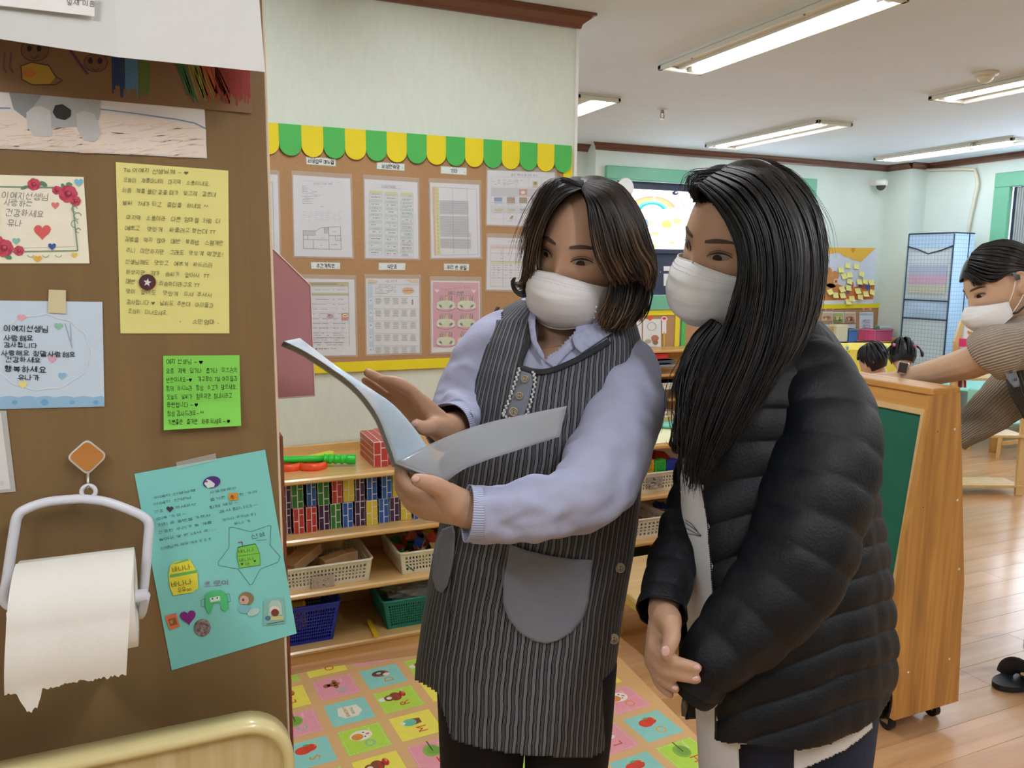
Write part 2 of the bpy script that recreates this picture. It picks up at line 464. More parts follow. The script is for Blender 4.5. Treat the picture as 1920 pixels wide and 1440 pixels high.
def sheet(name, corners, pf, n, m, off=.0004, th=.0004, parent=None, curl=0, sub=1):
    """paper with corners tl, tr, br, bl in photo pixels on a plane; returns one mesh; curl lifts the bottom edge"""
    c = np.asarray(corners, float); n = np.asarray(n, float)
    k = sub; us = np.linspace(0, 1, k+1)
    P = np.array([[(c[0]*(1-u)+c[1]*u)*(1-v)+(c[3]*(1-u)+c[2]*u)*v for u in us] for v in us])
    V = pf(P[..., 0].ravel(), P[..., 1].ravel()); vv = np.repeat(us, k+1)
    Vf = V+n*(off+th)+n*(curl*vv**2)[:, None]; Vb = V+n*off+n*(curl*vv**2)[:, None]
    N_ = (k+1)**2; Fs = []
    for j in range(k):
        for i in range(k):
            a = j*(k+1)+i; q = (a, a+k+1, a+k+2, a+1)
            Fs.append(q); Fs.append(tuple(x+N_ for x in q[::-1]))
    ring = list(range(k+1))+[j*(k+1)+k for j in range(1, k+1)]+[k*(k+1)+i for i in range(k-1, -1, -1)]+[j*(k+1) for j in range(k-1, 0, -1)]
    for a, b in zip(ring, ring[1:]+ring[:1]): Fs.append((a, b, b+N_, a+N_))
    VV = np.vstack([Vf, Vb])
    a, b, d = VV[Fs[0][0]], VV[Fs[0][1]], VV[Fs[0][2]]
    if np.dot(np.cross(b-a, d-a), n) < 0: Fs = [f[::-1] for f in Fs]
    return mesh(name, VV, Fs, m, parent, smooth=False)
# ================================================================ THE ROOM
ZC = 2.445
YB, YP, YFAR, XR = 3.1, 0.88, 6.05, 7.0       # board wall, brown panel, far wall, window wall
m_wall = mat('wallpaper', '#DDE4D6', .6, var=.025, scale=60, stretch=(1, 1, .3), bump=.25, bscale=260)
m_wall2 = mat('pale_green_wall', '#D6E2DA', .6, var=.02, scale=5)
m_ceil = mat('ceiling_paint', '#DFEBFA', .75, var=.015, scale=4)
m_crown = wood('crown_wood', '#7F4A33', '#643524', 0, .35, 6, .2)
m_crownY = wood('crown_wood_side', '#7F4A33', '#643524', 1, .35, 6, .2)
m_floor = wood('floor_laminate', '#DDB184', '#BE8B58', 0, .28, 5, .3, rand=.07, knots=.9)
m_white = mat('white_plastic', '#E9E9E4', .4, var=.02)
m_green = mat('mint_paint', '#6FB595', .5, var=.03)
m_navy = mat('navy_frame', '#27304A', .45, var=.05)
fl = struct(mesh('floor', *(lambda g: (np.vstack(g.V), g.F))(G().box((-2.6, -3, -.08), (XR, 6.25, -.012))), m_floor))
pk = G().box((0, 0, -.012), (1.1994, .1194, 0), 0, .0006)
pme = None
for j in range(46):
    y = .58+j*.12
    off = (j*.43) % 1.2
    for i in range(-1, 6):
        x = -.15+off+i*1.2
        if x > XR-.02 or y > 6.0: continue
        ln = min(1.2, XR-x)
        if pme is None:
            o = pk.build('plank', m_floor, fl, at=np.zeros(3)); pme = o.data
        else:
            o = bpy.data.objects.new('plank', pme); COL.objects.link(o); o.parent = fl
        o.location = np.array((x, y, 0))-origin(fl); o.scale.x = ln/1.2
struct(G().box((-2.6, -3, ZC), (XR+.1, 6.3, ZC+.06)).build('ceiling', m_ceil))
struct(G().box((-2.6, YB, 0), (1.64, 3.32, ZC)).build('wall_back', m_wall))
struct(G().box((1.634, YB-.004, 0), (1.648, YB+.02, ZC-.04)).build('trim_1', m_white))
struct(G().box((-2.7, -3, 0), (-2.6, 3.2, ZC)).build('wall_left', m_wall2))
struct(G().box((-2.7, -3.1, 0), (XR, -3, ZC)).build('wall_rear', m_wall2))
w = G()   # far wall with the window opening
w.box((3.40, YFAR, 0), (3.52, 6.25, ZC)); w.box((3.52, YFAR, 0), (5.80, 6.25, 1.06)); w.box((3.52, YFAR, 2.25), (5.80, 6.25, ZC)); w.box((5.80, YFAR, 0), (XR, 6.25, ZC))
w.box((1.0, 6.2, 0), (3.40, 6.3, ZC))
struct(w.build('wall_far', m_wall2))
w = G()
w.box((XR, 5.02, 0), (XR+.15, 6.25, ZC)); w.box((XR, 2.9, 0), (XR+.15, 5.02, .95)); w.box((XR, 2.9, 2.27), (XR+.15, 5.02, ZC)); w.box((XR, -3, 0), (XR+.15, 2.9, ZC))
struct(w.build('wall_right', m_wall2))
struct(G().box((6.78, 5.76, 0), (XR, YFAR, ZC)).build('column', m_wall2))
def crownX(name, x0, x1, y, e0=0, e1=0):
    prof = [(0, -.055), (-.012, -.055), (-.016, -.040), (-.042, -.020), (-.046, -.012), (-.06, -.010), (-.06, 0), (0, 0)]
    n = len(prof)
    V = [(x0-e0*abs(p), y+p, ZC+q) for p, q in prof]+[(x1+e1*abs(p), y+p, ZC+q) for p, q in prof]
    Fs = [tuple(range(n)), tuple(range(2*n-1, n-1, -1))]+[(i, n+i, n+(i+1) % n, (i+1) % n) for i in range(n)]
    return struct(mesh(name, V, Fs, m_crown))
def crownY(name, y0, y1, x, sg=1, e0=0):
    prof = [(0, -.055), (.012, -.055), (.016, -.040), (.042, -.020), (.046, -.012), (.06, -.010), (.06, 0), (0, 0)]
    n = len(prof)
    V = [(x+sg*p, y0-e0*p, ZC+q) for p, q in prof]+[(x+sg*p, y1, ZC+q) for p, q in prof]
    Fs = [tuple(range(n)), tuple(range(2*n-1, n-1, -1))]+[(i, n+i, n+(i+1) % n, (i+1) % n) for i in range(n)]
    return struct(mesh(name, V, Fs, m_crownY))
crownX('trim_2', -2.6, 1.64, YB, 0, 1)
crownY('trim_3', YB, 3.32, 1.64, 1, 1)
crownX('trim_4', 3.40, 5.93, YFAR, 1, 0)
crownX('trim_5', 5.93, 6.78, YFAR+.0)
crownX('trim_6', 1.6, 3.40, 6.2)
crownX('trim_7', 6.78, XR, 5.76, 1)
crownY('trim_8', -3, 5.76, XR, -1)
crownY('trim_9', 5.76, 6.05, 6.78, -1)

# ---- far window: mint casing, navy sash, daylit pane with painted pictures
pfar = lambda x, y: oy(x, y, YFAR)
nF = (0, -1, 0)
wn = thing('window_1', None, None, (4.65, YFAR, 1.05)); wn['kind'] = 'structure'
g = G()
g.box((3.49, YFAR-.035, 2.155), (5.83, YFAR+.02, 2.265), 0, .006); g.box((3.49, YFAR-.035, 1.03), (5.83, YFAR+.02, 1.165), 0, .006)
g.box((3.49, YFAR-.035, 1.165), (3.60, YFAR+.02, 2.155), 0, .006); g.box((5.69, YFAR-.035, 1.165), (5.83, YFAR+.02, 2.155), 0, .006)
g.build('casing', m_green, wn)
g = G()
for x0, x1 in ((3.60, 3.68), (4.62, 4.70), (5.62, 5.69)): g.box((x0, YFAR+.03, 1.165), (x1, YFAR+.09, 2.155), 0, .006)
g.box((3.68, YFAR+.03, 2.09), (5.62, YFAR+.09, 2.155), 0, .006); g.box((3.68, YFAR+.03, 1.165), (5.62, YFAR+.09, 1.20), 0, .006)
g.box((3.68, YFAR+.02, 1.53), (5.62, YFAR+.09, 1.575), 0, .006)
g.build('sash', m_navy, wn)
m_pane = emission('daylit_pane', '#EEF6FF', PANE)
for x0, x1 in ((3.68, 4.62), (4.70, 5.62)):
    G().box((x0, YFAR+.055, 1.575), (x1, YFAR+.065, 2.09)).build('pane', m_pane, wn)
    G().box((x0, YFAR+.055, 1.20), (x1, YFAR+.065, 1.53)).build('lower_panel', m_navy, wn)
pw = lambda x, y: oy(x, y, YFAR+.054)
a = Art(pw, nF, .001, .0006)
def ringarc(a, cx, cy, r0, r1, sy, t0, t1, col, layer=1, n=14):
    t = np.linspace(t0, t1, n)
    o = np.c_[cx+r1*np.cos(t), cy-r1*sy*np.sin(t)]; i = np.c_[cx+r0*np.cos(t), cy-r0*sy*np.sin(t)]
    a.put(np.vstack([o, i]), [(k, k+1, n+k+1, n+k) for k in range(n-1)], col, layer)
gl = lambda c: emission('glass_paint_'+c[1:], c, 1.15)
for k, c in enumerate(('#FFB9A0', '#FFE08A', '#FFF3B0', '#9BE8E8', '#45C4C8')):
    ringarc(a, 1222, 396+2*0, 40-5*k, 46-5*k, .62, .25, 2.9, gl(c))
a.disc(1266, 362, 6, 4, gl('#3A4A66')); a.disc(1268, 361, 2.4, 1.8, gl('#E8F0F8'), 2)
for x, y in ((1215, 369), (1252, 366)): a.line((x-4, y), (x+4, y), 1, gl('#F3A0A8')); a.line((x, y-4), (x, y+4), 1, gl('#F3A0A8'))
a.line((1278, 375), (1284, 390), 1.6, gl('#F3A0A8')); a.line((1225, 371), (1240, 376), 1.4, gl('#F3B8D0')); a.disc(1227, 372, 3, 5, gl('#BFEFE4'))
for x, y, rx, ry, c in ((1216, 418, 9, 5, '#FFF0B0'), (1250, 420, 10, 8, '#FFE98A'), (1228, 438, 8, 4, '#FFF0A0'), (1210, 420, 6, 9, '#5B8CE0'), (1270, 415, 8, 6, '#FFF0A0'), (1215, 452, 6, 6, '#8CC8F0'), (1222, 462, 9, 5, '#FFF08A'), (1260, 455, 5, 2, '#FFE36A')):
    a.disc(x, y, rx, ry, gl(c))
a.build('glass_painting', wn)
a = Art(lambda x, y: oy(x, y, YFAR+.054), nF, .002)
for q in ((1244, 499, 1256, 508), (1244, 513, 1258, 536)): a.rect(*q, m_white)
a.disc(1238, 510, .8, .8, m_white)
a.build('paper_cutout', wn)
# ---- window on the right wall
wn = thing('window_2', None, None, (XR, 3.95, .95)); wn['kind'] = 'structure'
g = G()
g.box((XR-.03, 2.9, 2.15), (XR+.02, 5.03, 2.28), 0, .006); g.box((XR-.03, 2.9, .93), (XR+.02, 5.03, 1.05), 0, .006)
g.box((XR-.03, 4.88, 1.05), (XR+.02, 5.03, 2.15), 0, .006); g.box((XR-.03, 2.9, 1.05), (XR+.02, 3.03, 2.15), 0, .006)
g.build('casing', m_green, wn)
g = G()
for y0, y1 in ((4.83, 4.88), (3.92, 3.98), (3.03, 3.08)): g.box((XR+.03, y0, 1.05), (XR+.09, y1, 2.15), 0, .006)
g.box((XR+.03, 3.08, 2.10), (XR+.09, 4.83, 2.15), 0, .006); g.box((XR+.03, 3.08, 1.05), (XR+.09, 4.83, 1.10), 0, .006)
g.build('sash', m_navy, wn)
m_pane2 = emission('daylit_side_pane', '#EAF2FF', PANE*1.7)
for y0, y1 in ((3.08, 3.92), (3.98, 4.83)): G().box((XR+.055, y0, 1.10), (XR+.065, y1, 2.10)).build('pane', m_pane2, wn)
g = G()
for k in range(6): g.box((XR-.004, 4.70+k*.022, 1.06), (XR+.024, 4.718+k*.022, 2.14), 0, .004)
g.build('blind', mat('grey_blind', '#9FA5A6', .6), wn)

# ---- ceiling lamps
m_lampw = mat('lamp_enamel', '#D9D7CC', .45, var=.02)
m_tube = emission('fluorescent_tube', '#F3F7FF', TUBE)
m_tube_mat = emission('fluorescent_tube_mat_boost', '#F3F7FF', TUBE*2.3)  # boosted tube for the unseen lamp added over the mat and board wall
m_tube_unseen = emission('fluorescent_tube_unseen_boost', '#F3F7FF', TUBE*2.1)  # boosted tube for the other unseen lamps, lifts the near half
def lamp(x0, x1, y0, y1, side, label, m=None):
    t = thing('ceiling_lamp', label, 'ceiling lamp', ((x0+x1)/2, (y0+y1)/2, ZC), 'fluorescent ceiling lamps')
    z0 = ZC-.036; g = G()
    g.box((x0, y0, ZC-.012), (x1, y1, ZC))
    for q in (((x0, y0), (x1, y0+.03)), ((x0, y1-.03), (x1, y1)), ((x0, y0), (x0+.022, y1)), ((x1-.022, y0), (x1, y1))):
        g.box((q[0][0], q[0][1], z0), (q[1][0], q[1][1], ZC-.012), 0, .004)
    g.build('housing', m_lampw, t)
    xm = (x0+x1)/2
    xt = xm+side*(x1-x0)*.22
    G().box((xm-side*.012-.012, y0+.03, z0+.012), (xm-side*.012+.012, y1-.03, ZC-.012)).build('reflector', m_lampw, t)
    G().tube([(xt, y0+.07, z0+.016), (xt, y1-.07, z0+.016)], .024, 12).build('tube', m or m_tube, t)
    g = G()
    for y in (y0+.05, y1-.05): g.box((xt-.026, y-.02, z0+.004), (xt+.026, y+.02, ZC-.012), 0, .003)
    g.build('socket', m_lampw, t)
    g = G()
    for y in (y0+.28, y1-.28): g.ball((x0+.011, y, z0), .006, 0, 8, 5)
    g.build('screw', mat('dull_metal', '#8B8378', .4, metal=.7), t)
    return t
lamp(2.385, 2.65, 2.32, 3.62, 1, 'long fluorescent ceiling lamp, the largest and nearest in the picture, over the right woman')
lamp(4.22, 4.54, 4.38, 5.66, -1, 'fluorescent ceiling lamp in front of the window with the rainbow, seen above the black hair')
lamp(4.25, 4.55, 2.25, 3.54, -1, 'fluorescent ceiling lamp beside the round smoke detector, cut by the right picture edge')
lamp(6.10, 6.40, 4.28, 5.62, -1, 'fluorescent ceiling lamp deepest in the room, beside the dome camera')
lamp(2.33, 2.63, 4.38, 5.66, 1, 'fluorescent ceiling lamp half hidden by the edge of the notice board wall')
for x, y, n in ((.42, 1.22, 'over the play mat and the two women'), (-1.35, -.95, 'left of the camera over the brown panel'), (.55, -.95, 'right above the camera'), (2.45, -.95, 'behind the trolley side of the camera'), (4.35, .2, 'over the third woman outside the picture')):  # unseen lamps added to brighten the near room, stronger than the visible ones
    lamp(x, x+.28, y, y+1.28, 1, 'fluorescent ceiling lamp added out of the picture, '+n, m_tube_mat if y > 1 else m_tube_unseen)
# ---- sprinklers, smoke detector, dome camera, conduit
m_met = mat('brushed_metal', '#A39C90', .35, metal=.8)
def sprinkler(x, y, label):
    t = thing('sprinkler_head', label, 'sprinkler', (x, y, ZC), 'ceiling sprinklers')
    G().tube([(x, y, ZC), (x, y, ZC-.008)], .033, 14).build('escutcheon', m_lampw, t)
    g = G().tube([(x, y, ZC-.006), (x, y, ZC-.03)], .013, 10)
    for s in (-1, 1): g.tube([(x+s*.011, y, ZC-.03), (x+s*.016, y, ZC-.045), (x+s*.006, y, ZC-.06)], .004, 6)
    g.build('body', m_met, t)
    G().tube([(x, y, ZC-.06), (x, y, ZC-.064)], .018, 12).build('deflector', m_met, t)
p = oz(1242, 206, ZC-.005); sprinkler(p[0], p[1], 'small metal sprinkler hanging left of the near ceiling lamp')
p = oz(1823, 266, ZC-.005); sprinkler(p[0], p[1], 'small metal sprinkler just behind the deepest ceiling lamp')
p = oz(1849, 136, ZC); t = thing('smoke_detector', 'cream round smoke detector on the ceiling', 'smoke detector', (p[0], p[1], ZC))
m_cream = mat('cream_plastic', '#DCD6C2', .45, var=.02)
G().tube([(p[0], p[1], ZC-z) for z in (0, .012, .02)], [.062, .062, .052], 24).build('base', m_cream, t, True)
G().tube([(p[0], p[1], ZC-z) for z in (.018, .03, .045, .052)], [.042, .040, .030, .014], 20).build('sensor_dome', m_cream, t, True)
p = oy(1652, 347, 5.93); t = thing('dome_camera', 'white dome security camera on the wall below the crown near the far corner', 'camera', (p[0], p[1], p[2]-.04))
G().box((p[0]-.03, p[1], p[2]), (p[0]+.03, YFAR+.001, p[2]+.045), 0, .008).build('bracket', m_white, t)
G().tube([(p[0], p[1], p[2]+.05), (p[0], p[1], p[2]+.035), (p[0], p[1], p[2]-.005)], [.05, .062, .060], 20).build('housing', m_white, t, True)
G().ball((p[0], p[1], p[2]-.008), (.046, .046, .046), 0, 16, 10).build('dome', mat('smoked_dome', '#35383C', .15), t, True)
c = ox(np.array([1828, 1831, 1834, 1828, 1817, 1815]), np.array([318, 330, 345, 370, 420, 445]), XR-.03)
t = tag(G().tube(np.vstack([[c[0][0], c[0][1]+.9, ZC-.03], c[0]+[0, .12, .02], c]), .016, 8).build('cable_conduit', m_cream, None, True), 'cream cable conduit running down the corner wall behind the blue wardrobe', 'conduit')
# ================================================================ BROWN PANEL WITH LETTERS
m_panelX = wood('brown_veneer_front', '#836845', '#7A603E', 2, .42, 16, .12, spec=.4)
t = thing('partition_panel', 'tall brown wood-veneer partition panel covered with letters and drawings', 'partition', (-.25, YP+.012, 0))
G().box((-.75, YP, 0), (.104, YP+.022, 2.2)).build('veneer_board', m_panelX, t)
G().box((.104, YP-.0005, 0), (.107, YP+.022, 2.2), 0, .0008).build('edge_strip', mat('cream_edge', '#D8C4A6', .5), t)
zt = oy(525, 817, YP)[2]
G().box((.107, YP-.001, 0), (.1105, YP+.03, zt), 0, .001).build('lower_edge_strip', wood('red_brown_edge', '#7A3F28', '#5E2D1C', 2, .4, 8), t, ).__setitem__('label', 'reddish brown edge strip')
pp = lambda x, y: oy(x, y, YP)
nP = np.array((0, -1.0, 0))
def paper(name, label, cat, corners, col, off=.0004, curl=0, sub=1, group=None, th=.0005):
    m = mat('paper_'+col.lstrip('#'), col, .75, var=.015, scale=25)
    return tag(sheet(name, corners, pp, nP, m, off, th, None, curl, sub), label, cat, group)
def art(off=.0012): return Art(pp, nP, off, .00012)
INK = '#33322E'
# -- crayon drawing in the shade of the card
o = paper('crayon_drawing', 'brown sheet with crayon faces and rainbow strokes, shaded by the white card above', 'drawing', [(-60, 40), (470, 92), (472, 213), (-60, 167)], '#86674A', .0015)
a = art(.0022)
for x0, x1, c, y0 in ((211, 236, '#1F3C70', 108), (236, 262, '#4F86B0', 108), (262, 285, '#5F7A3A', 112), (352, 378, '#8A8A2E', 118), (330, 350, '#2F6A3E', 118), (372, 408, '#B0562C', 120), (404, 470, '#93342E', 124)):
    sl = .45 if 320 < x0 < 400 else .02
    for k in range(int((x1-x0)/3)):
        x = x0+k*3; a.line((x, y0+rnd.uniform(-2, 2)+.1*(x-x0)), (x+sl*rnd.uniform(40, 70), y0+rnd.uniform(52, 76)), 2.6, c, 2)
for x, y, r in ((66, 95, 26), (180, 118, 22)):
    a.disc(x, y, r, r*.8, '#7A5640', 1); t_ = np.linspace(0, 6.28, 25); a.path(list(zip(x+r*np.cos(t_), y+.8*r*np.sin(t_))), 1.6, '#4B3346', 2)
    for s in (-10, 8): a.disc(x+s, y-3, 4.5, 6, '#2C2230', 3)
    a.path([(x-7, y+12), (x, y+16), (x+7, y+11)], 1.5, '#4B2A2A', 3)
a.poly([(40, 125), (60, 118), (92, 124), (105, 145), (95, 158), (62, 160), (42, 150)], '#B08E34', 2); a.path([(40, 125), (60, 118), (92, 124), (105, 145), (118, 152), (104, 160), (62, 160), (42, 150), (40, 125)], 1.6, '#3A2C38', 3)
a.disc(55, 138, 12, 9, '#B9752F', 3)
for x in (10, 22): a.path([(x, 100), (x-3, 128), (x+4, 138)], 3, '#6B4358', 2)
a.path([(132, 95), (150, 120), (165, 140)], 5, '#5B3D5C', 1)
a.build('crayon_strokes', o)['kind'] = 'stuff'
# -- white drawing with grey animal
o = paper('pencil_drawing', 'white drawing of a grey animal nose over peach crayon, above the yellow letter', 'drawing', [(-60, 160), (383, 195), (388, 297), (-60, 276)], '#E6E4E4', .0006)
a = art(.0014)
a.poly([(-60, 208), (190, 214), (300, 222), (386, 243), (387, 295), (-60, 274)], '#EBDCCF', 1)
r_ = random.Random(3)
for k in range(110):
    x = r_.uniform(-20, 370); y = r_.uniform(226, 285)+.03*x; a.line((x, y), (min(384, x+r_.uniform(10, 40)), y-r_.uniform(-3, 9)), 1.5, '#E3CBB6', 2)
a.path([(-60, 202), (20, 203)], 1.6, '#6F7FA8', 3); a.path([(188, 205), (260, 214), (330, 224), (365, 231), (385, 241)], 1.6, '#6F7FA8', 3)
a.poly([(17, 172), (190, 187), (186, 225), (160, 238), (90, 240), (48, 222), (26, 205)], '#AEB2B4', 3); a.poly([(17, 172), (80, 178), (60, 205), (48, 222), (26, 205)], '#8E9396', 3.4)
a.poly([(50, 212), (62, 202), (76, 199), (95, 208), (97, 240), (98, 256), (66, 256), (52, 240)], '#C9CACA', 4); a.poly([(143, 214), (158, 208), (178, 215), (190, 250), (178, 266), (158, 264), (145, 240)], '#C3C5C4', 4)
a.poly([(104, 198), (118, 196), (134, 207), (133, 219), (122, 226), (106, 222), (99, 211)], '#2F2D2F', 5)
a.build('pencil_shapes', o)
# -- white card, tilted out from the panel, with a fold
m_card = mat('white_card', '#D2D1CD', .6, var=.01)
pts = {'a': oy(-150, 50, .838), 'b': oy(222, 107, .798), 'c': oy(497, 135, .835)}
top = 1.80
V = []
for k, q in (('a', pts['a']), ('b', pts['b']), ('c', pts['c'])):
    V += [q, np.array((q[0]-.004, YP-.003 if k != 'b' else YP-.012, top))]
V = np.array(V); Vb = V+np.array((0, .0012, 0))
V = np.vstack([V, Vb]); q = [(0, 2, 3, 1), (2, 4, 5, 3), (6, 7, 9, 8), (8, 9, 11, 10), (0, 6, 8, 2), (2, 8, 10, 4), (4, 10, 11, 5), (0, 1, 7, 6), (1, 3, 9, 7), (3, 5, 11, 9)]
card = tag(mesh('folded_card', V, q, m_card), 'large white folded card sticking out at the very top of the brown panel', 'card')
def pcard(x, y):
    x = np.asarray(x, float); y = np.asarray(y, float)
    n = np.cross(V[2]-V[0], V[1]-V[0]); d = ray(x, y); return CP+d*((np.dot(V[0]-CP, n))/(d@n))[..., None]
nc = np.cross(V[2]-V[0], V[1]-V[0]); nc /= np.linalg.norm(nc); nc = nc if nc[1] < 0 else -nc
a = Art(pcard, nc, .0008, .0002)
a.poly([(-100, -40), (178, -10), (178, 32), (0, 12), (-100, 0)], '#EDEBE7', 1); a.line((-60, 4), (178, 32), .7, '#C9C6C0', 2)
a.text('잎새 이음', 126, 9, 13, '#6A6864', .08); a.disc(150, 0, 9, 3, '#9A9890', 2)
a.build('printed_label', card)
# -- greeting card with roses
o = paper('greeting_card', 'cream greeting card with red roses and a childs pencil writing at the left edge', 'card', [(-40, 327), (157, 332), (168, 494), (-40, 494)], '#F4EFD6')
a = art()
for p in ([(-5, 350), (133, 352), (146, 470), (-5, 472)],):
    a.path(p+[p[0]], 2.2, '#7B9A83')
a.poly([(3, 354), (128, 356), (140, 462), (3, 466)], '#F2ECD8', 1)
def rose(x, y, r):
    for k in range(7):
        t_ = k*.9; a.disc(x+r*.5*math.cos(t_), y+r*.5*math.sin(t_), r*.62, r*.55, '#B93A52' if k % 2 else '#C94F62', 3+k*.3)
    a.disc(x, y, r*.45, r*.4, '#8E2A40', 6); a.disc(x+r*.1, y-r*.1, r*.22, r*.2, '#C9586A', 6.5)
for q in ((64, 346, 11), (107, 357, 8), (128, 364, 16), (142, 377, 9), (8, 465, 16), (36, 470, 9), (-4, 452, 10)): rose(*q)
for q in ((82, 345, 8, 4, .5), (130, 346, 6, 4, .2), (46, 352, 7, 3, -.4), (16, 482, 7, 4, .3), (118, 348, 4, 3, 1)): a.disc(q[0], q[1], q[2], q[3], '#5E8A6A', 3, 12, q[4])
for x, y, r in ((140, 392, 6), (146, 405, 7), (140, 420, 7), (147, 432, 5)): ringarc(a, x, y, r-1.4, r, 1, 0, 5, '#6F9A86', 3)
for x, y, r, c in ((148, 342, 9, '#7FBBD8'), (104, 385, 8, '#DE8078'), (80, 434, 17, '#D9605C'), (98, 462, 8, '#3F5AA0'), (31, 452, 8, '#8CC3B0'), (71, 485, 8, '#EBB24A'), (140, 478, 6, '#E9C25A')): a.heart(x, y, r, c, 4)
for x in (58, 86, 110): ringarc(a, x, 478, 5, 6.4, .7, 3.2, 6.2, '#6F9A86', 3)
for k, (s, x, y, z) in enumerate((('이예지선생님', 4, 371, 15), ('사랑하는', 8, 384, 14), ('건강하세요', 10, 403, 15), ('유나', 14, 424, 15))): a.text(s, x, y, z, '#8B8B86', .06, shear=.1)
a.build('printed_picture', o)
# -- yellow letter
o = paper('yellow_letter', 'pale yellow handwritten letter in the middle of the brown panel', 'letter', [(217, 304), (428, 320), (430, 625), (226, 625)], '#E6DE8A')
a = art()
rows = (('To 이예지 선생님께 ~ ♥', 231, 322, 122), ('오늘이   재롱이네의   마지막   소풍이네요.', 231, 341, 162), ('처음   께를 볼던 같을 때가   엊그제   같은데', 229, 361, 175), ('벌써   7세가 되고   졸업을   하네요 ^^', 230, 384, 160), ('마지막   소풍이라   다른  엄마들  처럼  더', 237, 411, 175), ('예쁘고    맛있게    싸줄려고 했는데 TT', 234, 431, 170), ('김밥을   먹지  않아   매번   볶음밥   스팸계란', 234, 452, 184), ('주니   미안하지만   그래도   맛있게  먹겠죠?', 236, 473, 182), ('선생님께도   맛있고   예쁘게   싸드리러', 235, 494, 162), ('하셨지만   제가   솜씨가   없어서  TT', 236, 514, 156), ('매번', 236, 531, 16), ('죄송하더라구요 TT', 298, 535, 76), ('맛이   없어도    맛있게   드셔  주셔서', 236, 550, 160), ('감사합니다 ♥   날씨도  추운데   아이들과', 237, 569, 163), ('조심히   다녀오세요.', 240, 587, 74), ('-      소민엄마 -', 336, 605, 74))
for s, x, y, w in rows: a.text(s, x, y, 10, '#66634A', .045, w=w, shear=.08)
a.build('handwriting', o)
a = art(.0024); a.disc(276.5, 529, 16, 15, '#4E2328', 1, 28); a.star(276.5, 529.5, 8, '#D9DDE0', 3, .15); a.build('round_star_sticker', o)['label'] = 'dark red round sticker with a silver star'


# -- pale blue note, masking tape
o = paper('blue_note', 'pale blue note with scalloped edge and felt pen writing, taped at the left edge', 'note', [(-40, 563), (192, 566), (196, 762), (-40, 768)], '#CBDCEC', .0006)
a = art(.0014)
a.poly([(-40, 745)]+[(x, 745-3*abs(math.sin(x*.09))) for x in range(-36, 196, 4)]+[(196, 745), (196, 761), (-40, 767)], '#96BEDC', 1)
for x in (-10, 28, 84, 136, 180): a.disc(x, 754, 7 if x == 84 else 5, 6 if x == 84 else 4, '#6FA9D2', 2)
t_ = np.linspace(0, 6.283, 60); a.path([(78+92*math.cos(v)*(1+.03*math.cos(12*v)), 660+70*math.sin(v)*(1+.03*math.sin(12*v))) for v in t_], 2.4, '#D9E6F0', 1)
for x, y, r, c in ((41, 595, 8, '#E8A8B4'), (110, 611, 8, '#8FC4AE'), (98, 673, 8, '#E2A5BC'), (117, 704, 8, '#8FBEDD'), (43, 720, 9, '#E9DE86')): a.heart(x, y, r, c, 3)
for s, x, y, w, z in (('이예지선생님', 8, 620, 82, 19), ('사랑해요', 8, 637, 54, 17), ('감사합니다', 8, 650, 62, 15), ('사랑해요 정말사랑해요', 3, 665, 138, 16), ('건강하세요', 10, 677, 66, 16), ('행복하세요', 9, 696, 78, 19), ('유나가', 34, 711, 40, 16)): a.text(s, x, y, z*.72, '#3A3A40', .03, w=w, bold=.3)
a.path([(122, 606), (136, 652)], 1, '#8E949C', 3); a.path([(132, 606), (134, 640)], 1, '#8E949C', 3)
a.build('handwriting', o)
tag(sheet('masking_tape', [(92, 543), (124, 544), (124, 588), (90, 586)], pp, nP, mat('paper_tape', '#D8CCA2', .7), .002, .0003), 'short cream piece of masking tape on top of the pale blue note', 'tape')
# -- green sticky note
o = paper('green_sticky_note', 'lime green sticky note with black writing below the yellow letter', 'sticky note', [(306, 667), (449, 666), (451, 796), (307, 804)], '#86DB58', .0006, .006, 4)
a = Art(lambda x, y: oy(x, y, YP-.0075), nP, .0002, .0001)
for k, (s, x, y, w) in enumerate((('예지 선생님 ~ ♥', 312, 682, 68), ('요즘   제육   덥거나   춥거나   미끄러의', 312, 700, 132), ('반찬이네요~♥    개구쟁이 7살 아이들과', 312, 716, 133), ('함께   하시느라   항상   수고가  많으세요.', 312, 732, 132), ('오늘도   날씨가   험하지만  힘내시라고', 313, 748, 122), ('응원합니다 ~ ♥', 313, 763, 58), ('항상 감사드려요~ ^^', 314, 779, 68), ('기분좋은   즐거운   하루 되세요 ~ ♥', 315, 795, 116))): a.text(s, x, y, 10.5, '#1F2A18', -.02 if k else 0, w=w, bold=.2)
a.build('handwriting', o)
